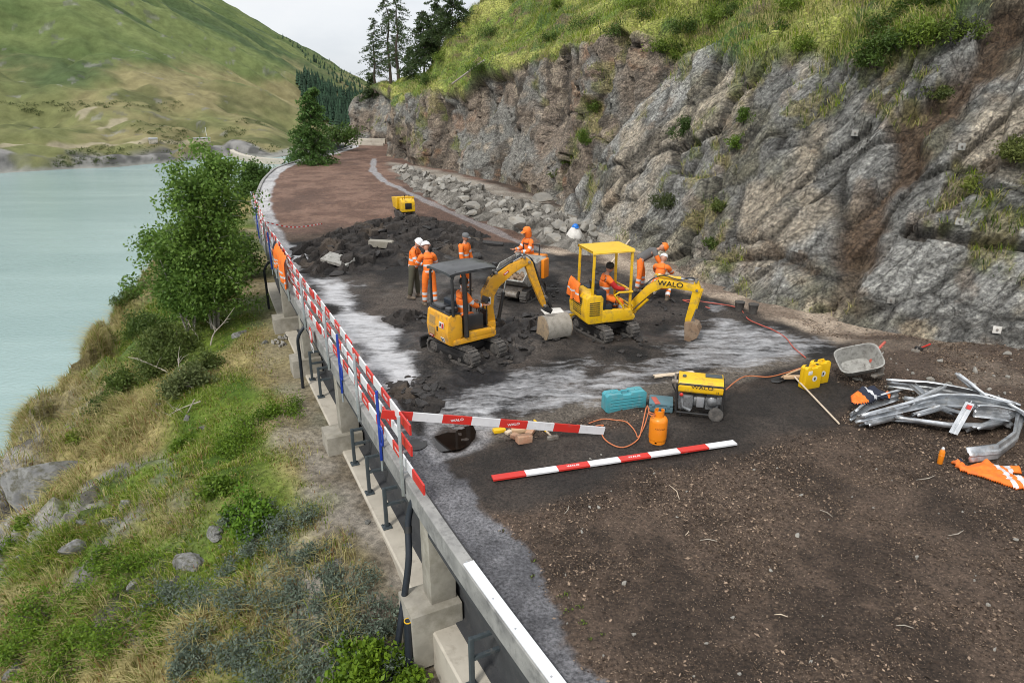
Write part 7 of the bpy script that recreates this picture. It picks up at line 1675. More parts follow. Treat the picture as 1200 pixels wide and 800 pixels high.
for k in range(40):
    px, py = rr.uniform(360, 590), rr.uniform(265, 320); h = heap_bvh.ray_cast(Vector((0, 0, CAMH)), ray(px, py).normalized())
    if h[0] is None or h[0].z < 0.05: continue
    s_ = 0.15 + 0.45 * rr.random() ** 2; o = link('asphalt_lump', rr.choice(chunks)); o.location = h[0]; o.scale = (s_, s_ * rr.uniform(0.5, 1), s_ * rr.uniform(0.4, .8)); o.rotation_euler = (rr.uniform(-.5, .5), rr.uniform(-.5, .5), rr.random() * 6.3); tag(o, 'broken black asphalt lump lying on the long dark heap', 'asphalt lump', 'asphalt lumps on the long heap')
# ---------------------------------------------------------------- boulders along the foot of the brown wall
stones = [rock_mesh((1, rr.uniform(0.6, 0.95), rr.uniform(0.5, 0.8)), 700 + k, 'rubble_stone', 2, name='boulder') for k in range(12)]
pl = np.array(pp((462, 196), (500, 205), (560, 225), (610, 240), (650, 250), (690, 270), (705, 283), (690, 300), (640, 288), (590, 268), (540, 250), (490, 226), (466, 208)))
# fill under the boulders
fm, fq = heap('rubble_fill', [tuple(p) for p in pl], 0.55, 560, 0.08, 'heap_soil', cols=((0.055, 0.05, 0.042), (0.22, 0.205, 0.18))); tag(link('rubble_fill', fm), 'loose pale gravel between the boulders at the cliff foot', 'rubble', kind='stuff')

fill_bvh = BVHTree.FromPolygons([tuple(p) for p in fq], [tuple(f.vertices) for f in fm.polygons])
cnt = 0; placed = []
spine = np.array(pp((455, 186), (500, 200), (560, 217), (620, 235), (660, 252), (700, 275)))
spine5 = resample(spine, 0.5)
while cnt < 290:
    x = rr.uniform(pl[:, 0].min(), pl[:, 0].max()); y = rr.uniform(pl[:, 1].min(), pl[:, 1].max()); d = float(poly_sd(np.array([[x, y]]), pl)[0])
    if d > 0: continue
    hh_ = fill_bvh.ray_cast(Vector((x, y, 9)), Vector((0, 0, -1))); zz = max(0, hh_[0].z if hh_[0] is not None else 0)
    if rr.random() > 0.25 + 0.9 * math.exp(-min(math.hypot(x - s0[0], y - s0[1]) for s0 in spine5) / 1.6): continue
    s_ = 0.17 + 0.62 * rr.random() ** 2.6
    o = link('boulder', rr.choice(stones)); o.location = (x, y, zz + s_ * 0.22); o.scale = (s_, s_, s_); o.rotation_euler = (rr.uniform(-.6, .6), rr.uniform(-.6, .6), rr.random() * 6.3)
    tag(o, 'pale angular boulder in the rubble along the foot of the brown wall', 'boulder', 'boulders at the foot of the brown wall'); cnt += 1
for px, py, sx, lab in ((607, 262, 1.5, 'largest pale boulder in the middle of the rubble'), (634, 232, 1.3, 'flat topped boulder at the upper edge of the rubble by the grey slab'), (622, 248, 1.25, 'greyish slab shaped boulder leaning on the upper rubble'), (552, 240, 1.0, 'grey boulder poking out of the left part of the rubble')):
    a = G(px, py, 0.35); o = link('boulder', stones[cnt % 12]); cnt += 3; o.location = a; o.scale = (sx, sx * 0.7, sx * 0.75); o.rotation_euler = (0.2, -0.2, rr.random() * 6); tag(o, lab, 'boulder')
# rock anchor plates on the grey cliff
for k, (px, py, lab) in enumerate([(1002, 156, 'square steel anchor plate high in the middle of the grey cliff'), (1126, 172, 'square steel anchor plate highest on the right of the cliff'), (1124, 260, 'square steel anchor plate just above the dark overhang'), (888, 316, 'square steel anchor plate low on the grey cliff above the crouching worker'), (1044, 351, 'square steel anchor plate low on the cliff beside the pale rock rib'), (1168, 386, 'whitish anchor plate lowest on the right of the cliff')]):
    h, n = cliff_hit(px, py)
    if h is None: continue
    n = (n * 0.5 + Vector((-0.45, -0.75, 0.35)) * 0.5).normalized(); r = thing('anchor_plate', lab, 'anchor plate', h + n * 0.05); r.rotation_euler = n.to_track_quat('Z', 'Y').to_euler()
    e = MB(); e.box((0, 0, 0), (0.17, 0.17, 0.014), None, 0.003); e.build('plate', 'tub_grey' if k < 5 else 'sack_white', r); e = MB(); e.lathe([(0.026, 0.0), (0.026, 0.03), (0.013, 0.03), (0.013, 0.07)], (0, 0, 0.005), 6); e.build('nut', 'worn_steel', r)

# far shore: mast, hut, dam crest
h = far_hit(243, 166)
if h is not None:
    e = MB(); e.tube([h, h + Vector((0, 0, 7.5))], [0.22, 0.10], 8); r = e.build('mast', 'decal_white'); tag(r, 'thin white mast on the far shore behind the birch', 'mast'); e = MB(); e.box(h + Vector((0, 0, 7.6)), (0.5, 0.5, 0.5), None, 0.1); e.build('lamp', 'galvanised', r)
for px, py, w, lab in ((180, 168, 4, 'small pale hut on the far bank left of the mast'), (237, 167, 9, 'low pale hut under the mast on the far bank')):
    h = far_hit(px, py)
    if h is None: continue
    r = thing('hut', lab, 'hut', h, R(20)); e = MB(); e.box((0, 0, 1.0), (w, 3, 2.4), None, 0.05); e.build('wall', 'concrete_pale', r); e = MB(); e.prism([(-w / 2 - 0.2, 2.22), (w / 2 + 0.2, 2.22), (w / 2, 2.7), (-w / 2, 2.7)], -1.8, 1.8, 0.03); e.build('roof', 'galvanised', r)
P = [G(268, 177, LAKE + 1), G(278, 183, LAKE + 1), G(295, 187.5, LAKE + 1), G(315, 189.5, LAKE + 1), G(332, 190, LAKE + 1)]
e = MB(); Q = spline_pts(P)
for a, b_ in zip(Q[:-1], Q[1:]): e.bar(a + Vector((0, 0, 0.4)), b_ + Vector((0, 0, -0.4)), 2.2, 3.2)
tag(e.build('dam_wall', 'concrete_pale'), 'curved pale concrete wall closing a bay of the lake', 'dam wall')
# ---------------------------------------------------------------- foliage helpers
def rnd_unit(n):
    v = rng.normal(size=(n, 3)); return v / np.linalg.norm(v, axis=1)[:, None]

def leaf_quads(C, size, cols, aspect=0.6, bend=None, flat=0.0):
    """one small leaf face per centre: kite of four corners with random orientation"""
    n = len(C); u = rnd_unit(n); w = rnd_unit(n)
    if flat: u[:, 2] *= 1 - flat; u /= np.linalg.norm(u, axis=1)[:, None]
    v = np.cross(u, w); v /= np.maximum(np.linalg.norm(v, axis=1), 1e-6)[:, None]
    if bend is not None: u = u + bend; u /= np.linalg.norm(u, axis=1)[:, None]
    s = (np.asarray(size) * (0.6 + 0.8 * rng.random(n)))[:, None]
    V = np.stack((C - u * s * 0.5, C + v * s * aspect * 0.5 - u * s * 0.05, C + u * s * 0.5, C - v * s * aspect * 0.5 - u * s * 0.05), 1).reshape(-1, 3)
    F = np.arange(n * 4).reshape(n, 4); return V, F, np.repeat(cols, 4, 0)

def leaf_object(name, C, size, c0, c1, parent=None, aspect=0.6, clump=None, bend=None, var=0.25, mat='leaves'):
    n = len(C); t = rng.random(n) * 0.6 + (0.4 * (vnoise(C * 1.9 + 31, 7) * 0.5 + 0.5) if clump is None else 0.4 * clump)
    cols = mixc(c0, c1, t) * (1 + var * (rng.random(n)[:, None] - 0.5))
    V, F, K = leaf_quads(C, size, cols, aspect, bend)
    return link(name, np_mesh(name, V, F, M[mat], K, smooth=False), parent)

def branchy(base, height, spread, nl, seed, lean=(0, 0), stems=3, r0=0.05, up=0.8):
    """stems with side limbs; returns stem tubes and the points where leaves sit"""
    rd = random.Random(seed); tubes = []; pts = []
    for s_ in range(stems):
        a = rd.random() * 6.28; off = Vector((math.cos(a), math.sin(a), 0)) * spread * 0.10 * rd.random(); top = Vector((math.cos(a) * spread * 0.22 + lean[0], math.sin(a) * spread * 0.22 + lean[1], height * rd.uniform(0.82, 1.0)))
        P = []
        for k in range(9):
            t = k / 8; P.append(Vector(base) + off + top * t + Vector((rd.gauss(0, 0.04), rd.gauss(0, 0.04), 0)) * height * 0.15 * t)
        tubes.append((P, [r0 * (1 - 0.85 * k / 8) for k in range(9)]))
        for b in range(nl):
            t = 0.16 + 0.82 * (b + rd.random()) / nl; k = min(int(t * 8), 7); p0 = P[k].lerp(P[k + 1], t * 8 - k); an = rd.random() * 6.28
            ln = spread * 0.5 * (1 - 0.72 * abs(t - 0.38) ** 1.0) * rd.uniform(0.6, 1.15); d = Vector((math.cos(an), math.sin(an), up * rd.uniform(0.1, 0.8)))
            p1 = p0 + d.normalized() * ln * 0.55; p2 = p1 + (d * 0.8 + Vector((0, 0, -0.25))).normalized() * ln * 0.5
            tubes.append(([p0, p1, p2], [r0 * 0.28 * (1 - t * 0.6), r0 * 0.18 * (1 - t * 0.6), 0.006]))
            for q in range(10):
                f = 0.30 + 0.7 * rd.random(); p = (p0.lerp(p1, f * 2) if f < .5 else p1.lerp(p2, f * 2 - 1)); pts.append(p + Vector((rd.gauss(0, 1), rd.gauss(0, 1), rd.gauss(0, 0.8))) * ln * 0.17)
    return tubes, pts

def tree(name, label, cat, base, height, spread, seed, leaves, size, c0, c1, bark, stems=3, nl=16, r0=0.05, sigma=0.16, group=None, up=0.8, lean=(0, 0)):
    r = thing(name, label, cat, base, 0, group)
    tb, pts = branchy((0, 0, 0), height, spread, nl, seed, lean, stems, r0, up)
    e = MB()
    for P, R_ in tb: e.tube(P, R_, 6, caps=False)
    e.build('trunk', bark, r)
    pts = np.array([tuple(p) for p in pts]); k = rng.integers(0, len(pts), leaves); C = pts[k] + rng.normal(size=(leaves, 3)) * sigma * np.array((1, 1, 0.8))
    cl = vnoise(pts * 1.3 + seed, 3)[k] * 0.5 + 0.5
    leaf_object('crown', C, size, c0, c1, r, clump=cl); return r

def shrub(name, label, base, rad, h, leaves, size, c0, c1, seed, group=None, aspect=0.45, twig='bark_dark', cat='shrub', up=0.6, sigma=0.18):
    r = thing(name, label, cat, base, 0, group); rd = random.Random(seed); e = MB(); pts = []
    for k in range(max(8, int(14 * rad))):
        a = rd.random() * 6.28; q = rad * math.sqrt(rd.random()); tip = Vector((math.cos(a) * q, math.sin(a) * q, h * (1 - 0.55 * (q / rad) ** 2) * rd.uniform(0.7, 1.05)))
        b = Vector((math.cos(a) * q * 0.35, math.sin(a) * q * 0.35, -0.1)); m = b.lerp(tip, 0.5) + Vector((0, 0, h * 0.08)); e.tube([b, m, tip], [0.014, 0.010, 0.004], 5, caps=False)
        for t in (0.45, 0.6, 0.72, 0.84, 0.94, 1.0): pts.append(b.lerp(tip, t) + Vector((rd.gauss(0, 1), rd.gauss(0, 1), rd.gauss(0, .7))) * rad * 0.10)
    e.build('stem', twig, r); pts = np.array([tuple(p) for p in pts]); k = rng.integers(0, len(pts), leaves); C = pts[k] + rng.normal(size=(leaves, 3)) * sigma * rad * np.array((1, 1, 0.8))
    C[:, 2] = np.maximum(C[:, 2], -0.05)
    leaf_object('foliage', C, size, c0, c1, r, aspect, clump=vnoise(pts * 2.2 + seed, 3)[k] * 0.5 + 0.5, bend=np.array((0, 0, up))); return r

def blades(name, PTS, NRM, hgt, wid, cols, label, lean=0.5, per=1, cat=None, droop=0.5):
    """grass: each blade two faces, bent over; one object of its own kind, nobody could count it"""
    n = len(PTS); a = rng.random(n) * 2 * np.pi; d = np.stack((np.cos(a), np.sin(a), np.zeros(n)), 1)
    side = np.stack((-np.sin(a), np.cos(a), np.zeros(n)), 1) * (np.asarray(wid) * (0.6 + 0.8 * rng.random(n)))[:, None]
    h = np.asarray(hgt) * (0.55 + 0.9 * rng.random(n)); ln = (lean * (0.3 + rng.random(n)))[:, None]
    dn = NRM.copy(); dn[:, 2] *= 0; down = dn * droop
    up = np.array((0, 0, 1.0)); m = PTS + (up + (d * 0.35 + down * 0.6) * ln) * (h * 0.6)[:, None]; t = PTS + (up * 0.85 + (d + down * 1.6) * ln) * h[:, None]
    V = np.stack((PTS - side, PTS + side, m + side * 0.7, m - side * 0.7, t), 1).reshape(-1, 3)
    b = np.arange(n)[:, None] * 5; F = np.concatenate((b + np.array((0, 1, 2, 3)), b + np.array((3, 2, 4, 4))), 0)
    tri = np.concatenate((b + np.array((0, 1, 2)), b + np.array((0, 2, 3)), b + np.array((3, 2, 4))), 0)
    K = np.repeat(cols, 5, 0); return tag(link(name, np_mesh(name, V, tri, M['grass_blades'], K, smooth=False)), label, cat, kind='stuff')

def sample_surface(P, F, weight, n):
    a, b, c, d = (P[F[:, k]] for k in range(4)); nr = np.cross(c - a, d - b); ar = np.linalg.norm(nr, axis=1) * 0.5; nr = nr / np.maximum(np.linalg.norm(nr, axis=1), 1e-9)[:, None]; nr *= np.where(nr[:, 2:3] < 0, -1, 1)
    w = ar * weight[F].mean(1); k = rng.choice(len(F), n, p=w / w.sum()); u = rng.random((n, 1)); v = rng.random((n, 1))
    q = a[k] * (1 - u) * (1 - v) + b[k] * u * (1 - v) + c[k] * u * v + d[k] * (1 - u) * v; return q, nr[k], F[k, 0]

def view_weight(P, near=3.0):
    """nothing is grown where the picture shows none of it: behind the camera or far out of the frame"""
    dep = P[:, 1] * CT - (P[:, 2] - CAMH) * ST; x = P[:, 0] / np.maximum(dep, 0.1); y = (P[:, 1] * ST + (P[:, 2] - CAMH) * CT) / np.maximum(dep, 0.1)
    return ((dep > 1) & (np.abs(x) < 0.95) & (np.abs(y) < 0.72)).astype(float) / np.maximum(dep, 4) ** 1.0

# grass of the left hillside
vw = view_weight(HP); bare_ = np.clip(1 - HBARE * 0.93, 0, 1) * sstep(0.4, 1.0, HD) * (HD < 14) * (1 - 0.85 * HROCK)
tuft = sstep(0.0, 0.4, fbm(HP * 2.3, 3, 801)) + 0.8 * sstep(0.1, 0.5, fbm(HP * 0.9, 3, 802))
q, nr, fi = sample_surface(HP, HF, vw * bare_ * (0.22 + tuft), 300000)
gg = HGREEN[fi]; straw_ = mixc((0.27, 0.235, 0.095), (0.46, 0.405, 0.19), rng.random(len(q))); grn = mixc((0.075, 0.135, 0.010), (0.23, 0.30, 0.032), rng.random(len(q)))
pick = (rng.random(len(q)) < (0.15 + 0.62 * gg)); cols = np.where(pick[:, None], grn, straw_); cols = np.where((rng.random(len(q)) < 0.05)[:, None], np.array((0.24, 0.12, 0.05)), cols)
flat_bench = sstep(3.5, 1.2, HD[fi]) if False else np.clip((4.5 - HD[fi]) / 3, 0, 1) * np.clip((HYK[fi] - 9) / 4, 0, 1)
hg = (0.14 + 0.11 * (1 - gg)) * (0.75 + 0.5 * np.clip(tuft[fi], 0, 1.3)) * (1 - 0.72 * flat_bench)
blades('grass', q, nr, hg, 0.0075, cols, 'straw coloured and green hillside grass below the road', 0.75, droop=0.9)
# turf above the cliff
vw = view_weight(CLP)
q, nr, fi = sample_surface(CLP, CLF, vw * np.clip(CLTURF + CLLEDGE * 0.55, 0, 1) * (0.4 + sstep(-0.2, 0.4, fbm(CLP * 1.1, 3, 811))), 330000)
gm = fbm(q * 0.35, 4, 821); lime = mixc((0.13, 0.21, 0.014), (0.33, 0.40, 0.040), rng.random(len(q))); dk = mixc((0.04, 0.085, 0.009), (0.09, 0.155, 0.018), rng.random(len(q))); stw = mixc((0.38, 0.34, 0.14), (0.52, 0.46, 0.22), rng.random(len(q)))
r_ = rng.random(len(q)); cols = np.where((r_ < 0.5 + 0.5 * gm)[:, None], np.where((rng.random(len(q)) < 0.75)[:, None], lime, dk), np.where((r_ < 0.86 + 0.2 * gm)[:, None], stw, dk))
blades('grass', q, nr, 0.23, 0.0085, cols, 'bright windblown turf on the slope above the cliff', 0.9, droop=1.0)

# ---------------------------------------------------------------- trees
def hb(px, py):
    h = hill_hit(px, py); return h if h is not None else G(px, py, -2)
b_ = hb(250, 384); GREEN0, GREEN1 = (0.05, 0.115, 0.016), (0.19, 0.30, 0.054)
r = tree('birch_tree', 'leafy multi stemmed birch standing beside the lake below the fence', 'tree', (b_.x, b_.y, b_.z - 0.1), 6.0, 2.9, 3, 27000, 0.115, GREEN0, GREEN1, 'bark_pale', stems=5, nl=24, r0=0.055, sigma=0.17, lean=(0.15, 0))
b2 = hb(222, 388); tree('birch_tree', 'lower bushy birch on the lake side of the tall birch', 'tree', (b2.x, b2.y, b2.z - 0.1), 3.8, 2.6, 8, 18000, 0.11, GREEN0, (0.16, 0.26, 0.046), 'bark_pale', stems=4, nl=18, r0=0.04, sigma=0.18)
b3 = hb(285, 330); tree('birch_tree', 'small young birch between the tall birch and the fence', 'tree', (b3.x, b3.y, b3.z - 0.1), 2.2, 1.7, 9, 4200, 0.10, GREEN0, (0.10, 0.165, 0.028), 'bark_pale', stems=2, nl=14, r0=0.03, sigma=0.16)
def far_tree(px, py, Y, h, w, seed, label, n=5000, c0=(0.018, 0.05, 0.016), c1=(0.05, 0.10, 0.03), size=0.22):
    b = atY(px, py, Y); return tree('bushy_tree', label, 'tree', b, h, w, seed, n, size, c0, c1, 'bark_dark', stems=2, nl=26, r0=0.10, sigma=0.24)
far_tree(400, 172, 66, 1.6, 3.6, 12, 'low light green bush beside the far bend', 2600, (0.04, 0.085, 0.015), (0.10, 0.16, 0.03), 0.2)
for k, (px, py, Y, h, w) in enumerate(((322, 212, 50, 0.5, 1.2), (330, 205, 52, 0.9, 1.9), (340, 200, 53, 1.8, 3.0), (388, 180, 62, 1.5, 3.2), (296, 250, 36, 0.9, 1.3))):
    b = atY(px, py, Y); p, n, t = along(Y); dd = (Vector((b.x, b.y, 0)) - p).dot(n)
    if dd > -1.2: b = p - n * 1.8 + Vector((0, 0, -1.3))
    tree('low_bush', ('smallest green bush hanging over the lake side of the road bend', 'green bush along the lake side of the bend next to the first', 'green bush just left of the dark conical tree', 'green bush right of the dark conical tree', 'small green bush behind the far end of the fence')[k], 'shrub', (b.x, b.y, b.z - 0.2), h, w, 40 + k, 2600, 0.17, (0.035, 0.08, 0.014), (0.10, 0.17, 0.03), 'bark_dark', stems=4, nl=10, r0=0.04, sigma=0.2)

def conifer(name, label, base, h, w, seed, sparse, c0, c1, group=None, size=0.20, bare=0.25):
    r = thing(name, label, 'tree', base, 0, group); rd = random.Random(seed); e = MB(); tr = [Vector((rd.gauss(0, .03) * k, rd.gauss(0, .03) * k, h * k / 8)) for k in range(9)]
    e.tube(tr, [0.02 * h * (1 - 0.93 * k / 8) for k in range(9)], 7); C = []; n = int(34 * sparse)
    for b in range(n):
        t = bare + (1 - bare) * (b + rd.random()) / n; k = min(int(t * 8), 7); p0 = tr[k].lerp(tr[k + 1], t * 8 - k); ln = w * 0.5 * (1.06 - t) ** 0.65 * rd.uniform(0.55, 1.15); a = rd.random() * 6.28
        d = Vector((math.cos(a), math.sin(a), 0)); p1 = p0 + d * ln * 0.5 + Vector((0, 0, -0.04 * ln)); p2 = p0 + d * ln + Vector((0, 0, -0.28 * ln)); e.tube([p0, p1, p2], [0.018, 0.012, 0.005], 4, caps=False)
        m = int(34 * (0.4 + ln)); 
        for q in range(m):
            f = 0.2 + 0.8 * rd.random(); p = p0.lerp(p1, f * 2) if f < .5 else p1.lerp(p2, f * 2 - 1); C.append(p + Vector((rd.gauss(0, 0.10), rd.gauss(0, 0.10), rd.gauss(0, 0.05) - 0.06)) * (0.6 + ln * 0.5))
    e.build('trunk', 'bark_dark', r); leaf_object('crown', np.array([tuple(c) for c in C]), size, c0, c1, r, 0.35); return r
def on_cliff(px, py, dY=0.0):
    h, n = cliff_hit(px, py); return h
b_ = atY(367, 190, 55); conifer('conical_tree', 'dark green conical tree on the lake side of the far bend', b_ - Vector((0, 0, 0.4)), 5.9, 4.4, 11, 6.5, (0.042, 0.105, 0.022), (0.13, 0.225, 0.05), None, 0.24, 0.03)
LAR0, LAR1 = (0.024, 0.050, 0.016), (0.085, 0.125, 0.038)
for k, (px, py, top, w, sp, lab) in enumerate(((440, 106, 20, 2.6, 1.0, 'leftmost tall sparse larch on the rock spur against the sky'), (458, 98, -10, 3.0, 1.2, 'tallest sparse larch in the middle of the rock spur'), (467, 92, -25, 2.6, 1.1, 'sparse larch just right of the tallest one'), (497, 62, 12, 2.6, 1.5, 'dark spruce on the skyline right of the larches'), (515, 52, -8, 3.0, 1.6, 'taller dark spruce where the skyline meets the turf'), (507, 60, 22, 2.4, 1.5, 'small dark spruce between its two taller neighbours'), (482, 84, 55, 2.2, 1.6, 'low dark spruce behind the turf edge'), (436, 112, 85, 2.2, 1.3, 'small spruce on the end of the rock spur'), (530, 30, -18, 3.6, 1.6, 'broad dark spruce at the top of the turf slope'))):
    h = None
    for dy in range(0, 40, 2):
        h = on_cliff(px, py + dy)
        if h is not None: break
    if h is None: h = atY(px, py, 62)
    topp = atY(px, top, h.y); conifer('larch_tree' if 'larch' in lab else 'spruce_tree', lab, h - Vector((0, 0, 0.3)), max(2.5, topp.z - h.z + 0.3), w * (1.9 if 'larch' in lab else 1.4), 60 + k, sp * (1.9 if 'larch' in lab else 1.2), LAR0, LAR1, None, 0.20 if 'larch' in lab else 0.24, 0.22 if 'larch' in lab else 0.06)

# bushes on the cliff
for k, (px, py, rd_, h_, lab, c0, c1) in enumerate(((800, 158, 0.55, 0.7, 'round dark green bush clinging high on the grey cliff', (0.03, 0.065, 0.014), (0.08, 0.13, 0.028)), (872, 140, 0.42, 0.5, 'upper light green bush hanging in the cliff cleft', (0.05, 0.10, 0.016), (0.14, 0.22, 0.03)), (868, 170, 0.40, 0.5, 'lower bright green bush hanging in the cliff cleft', (0.06, 0.12, 0.016), (0.17, 0.26, 0.03)), (782, 238, 0.55, 0.5, 'dark olive bush low on the left of the grey cliff', (0.03, 0.05, 0.016), (0.09, 0.11, 0.035)), (1120, 38, 0.6, 0.5, 'flat green bush high at the right of the cliff', (0.06, 0.10, 0.018), (0.15, 0.20, 0.035)), (1192, 180, 0.45, 0.45, 'green tuft bush on the ledge at the right edge', (0.06, 0.09, 0.02), (0.17, 0.19, 0.05)), (1095, 108, 0.40, 0.4, 'olive bush beside the brown gully', (0.05, 0.075, 0.02), (0.13, 0.15, 0.04)), (1140, 215, 0.42, 0.35, 'yellow green bush under the right ledge', (0.09, 0.13, 0.02), (0.22, 0.25, 0.05)),
        (700, 128, 0.5, 0.6, 'green bush at the top of the cleft beside the brown wall', (0.05, 0.09, 0.016), (0.14, 0.20, 0.03)), (685, 165, 0.5, 0.6, 'green bush in the middle of the cleft beside the brown wall', (0.05, 0.10, 0.016), (0.15, 0.22, 0.03)), (668, 190, 0.4, 0.5, 'small green bush low in the cleft beside the brown wall', (0.05, 0.09, 0.016), (0.14, 0.20, 0.03)), (652, 205, 0.35, 0.4, 'smallest green bush at the foot of the cleft', (0.06, 0.09, 0.016), (0.14, 0.18, 0.03)), (640, 235, 0.35, 0.4, 'moss green bush where the two cliffs meet the rubble', (0.06, 0.09, 0.02), (0.16, 0.2, 0.04)), (845, 240, 0.35, 0.3, 'thin green bush on the middle of the grey cliff', (0.06, 0.09, 0.02), (0.14, 0.17, 0.04)), (835, 285, 0.3, 0.3, 'small green bush above the dusty ledge', (0.05, 0.09, 0.02), (0.13, 0.17, 0.04)))):
    h, n = cliff_hit(px, py)
    if h is not None: shrub('cliff_bush', lab, h - Vector((0, 0, 0.12)), rd_, h_, int(3000 * rd_), 0.085, c0, c1, 100 + k)
# darker and lighter bushes on the turf slope
rr = random.Random(21); cnt = 0; tried = 0
while cnt < 34 and tried < 900:
    tried += 1; px = rr.uniform(455, 1110); py = rr.uniform(-10, 120); h, n = cliff_hit(px, py)
    if h is None: continue
    kk = int(np.argmin(((CLP - np.array(h)) ** 2).sum(1)))
    if CLTURF[kk] < 0.6: continue
    rad = rr.uniform(0.4, 0.95) * (0.8 + 0.008 * h.y); g_ = rr.random(); shrub('turf_bush', 'low green bush growing in the turf above the cliff', h - Vector((0, 0, 0.15)), rad, rad * rr.uniform(0.5, 0.8), int(1700 * rad), 0.10, (0.035, 0.07, 0.012) if g_ < .6 else (0.07, 0.12, 0.016), (0.095, 0.15, 0.026) if g_ < .6 else (0.20, 0.27, 0.035), 200 + cnt, 'bushes in the turf above the cliff'); cnt += 1

# ---------------------------------------------------------------- hillside shrubs, stones, dead branches
W0, W1 = (0.085, 0.115, 0.085), (0.20, 0.245, 0.185)
for k, (px, py, rad) in enumerate(((350, 605, .45), (312, 625, .5), (335, 650, .5), (300, 640, .4), (330, 690, .5), (345, 720, .45), (290, 700, .5), (255, 695, .45), (230, 705, .5), (360, 690, .4), (390, 700, .45), (420, 725, .55), (440, 760, .5), (405, 765, .5), (370, 760, .5), (330, 770, .5), (290, 775, .5), (250, 770, .45), (215, 770, .4), (415, 680, .4), (395, 740, .4), (190, 690, .35), (270, 660, .35), (300, 740, .4), (345, 792, .45), (425, 790, .4), (275, 600, .3), (310, 595, .35), (372, 640, .35), (385, 668, .3), (455, 725, .35), (230, 740, .4))):
    h = hb(px, py + 8); shrub('willow_shrub', 'grey green dwarf willow on the slope below the nearest pillar', h - Vector((0, 0, 0.05)), rad, rad * 0.9, int(2300 * rad), 0.060, W0, W1, 300 + k, 'grey dwarf willows on the slope', 0.42)
for k, (px, py, rad, hh, lab, c0, c1, n) in enumerate(((288, 610, .55, .9, 'bright green leafy bush in the middle of the slope', (0.05, 0.12, 0.010), (0.15, 0.27, 0.022), 2400), (258, 565, .35, .5, 'small bright green bush with reddish shoots above the big one', (0.06, 0.13, 0.012), (0.18, 0.26, 0.03), 1100), (420, 790, .6, .65, 'large yellow green leafy bush beside the nearest pillar', (0.055, 0.12, 0.008), (0.20, 0.30, 0.02), 4600), (465, 790, .40, .5, 'smaller yellow green bush at the foot of the drain pipe', (0.055, 0.12, 0.008), (0.19, 0.29, 0.02), 1500),
        (185, 425, .9, .9, 'round olive bush at the lip above the lake', (0.05, 0.085, 0.016), (0.14, 0.18, 0.045), 4200), (150, 445, .7, .7, 'low green bush at the lip left of the olive bush', (0.05, 0.09, 0.014), (0.13, 0.18, 0.035), 2600), (205, 400, .9, 1.1, 'taller pale green bush under the birch', (0.05, 0.085, 0.016), (0.15, 0.19, 0.05), 4400), (225, 445, .7, .7, 'pale grey green bush with dead twigs', (0.07, 0.10, 0.03), (0.18, 0.21, 0.08), 2600), (170, 380, .8, .9, 'green bush on the rocky lip beside the birch', (0.04, 0.08, 0.014), (0.11, 0.16, 0.03), 3600), (120, 470, .55, .5, 'dark green mat bush on the rocky lip', (0.03, 0.065, 0.012), (0.09, 0.13, 0.025), 1700), (240, 420, .5, .6, 'thin green bush beside the white stems', (0.05, 0.085, 0.016), (0.14, 0.18, 0.045), 1500), (95, 500, .5, .35, 'flat yellow green mat on the rocky lip', (0.08, 0.13, 0.012), (0.2, 0.26, 0.03), 1500), (150, 340, .7, .6, 'green mat bush at the edge over the lake', (0.04, 0.08, 0.014), (0.12, 0.17, 0.03), 2600))):
    h = hb(px, py + 10); shrub('leafy_bush', lab, h - Vector((0, 0, 0.08)), rad, hh, n, 0.085, c0, c1, 400 + k, None, 0.6)
mats_ = [(300, 505, 1.1), (330, 480, .8), (270, 530, .7), (120, 690, 1.2), (70, 720, 1.0), (150, 720, 1.0), (100, 750, .9), (40, 760, .8), (170, 660, .7), (140, 650, .6), (60, 780, .8), (190, 735, .6), (30, 700, .5), (220, 520, .4), (10, 640, .4), (35, 610, .35)]
for k, (px, py, rad) in enumerate(mats_):
    h = hb(px, py); shrub('ground_shrub', 'flat bright green mat of heath on the slope', h - Vector((0, 0, 0.04)), rad, 0.16 + 0.10 * rad, int(3600 * rad), 0.055, (0.045, 0.105, 0.008), (0.19, 0.29, 0.026), 500 + k, 'green heath mats on the slope', 0.55, sigma=0.13)
srock = [rock_mesh((1, rr.uniform(0.65, 0.95), rr.uniform(0.6, 0.85)), 800 + k, 'slope_stone', 3, name='slope_rock') for k in range(6)]
rl_ = [(228, 660, 0.70, 'largest pale grey rock in the middle of the slope'), (252, 622, 0.50, 'grey rock just below the bright green bush'), (205, 680, 0.35, 'small rock below the largest grey rock'), (283, 683, 0.35, 'narrow grey rock among the willow shrubs'), (168, 670, 0.4, 'dark rock between the green mats'), (20, 785, 0.5, 'grey rock at the lower left corner'), (280, 392, 0.6, 'light grey boulder at the foot of the birch'), (310, 402, 0.3, 'flat stone beside the dark strip under the second pillar'), (335, 392, 0.25, 'pale stone beside the farthest pillar'), (72, 560, 2.3, 'big tilted grey slab of rock at the left edge of the slope'), (130, 610, 0.6, 'cracked rock in the straw grass'), (95, 640, 0.8, 'grey outcrop in the straw grass near the left edge'), (395, 660, 0.35, 'grey rock beside the gravel path'), (408, 640, 0.25, 'small stone on the gravel path'), (150, 590, 0.5, 'pale stone slab in the grass'), (240, 500, 0.35, 'small grey stone in the grass below the bushes')]
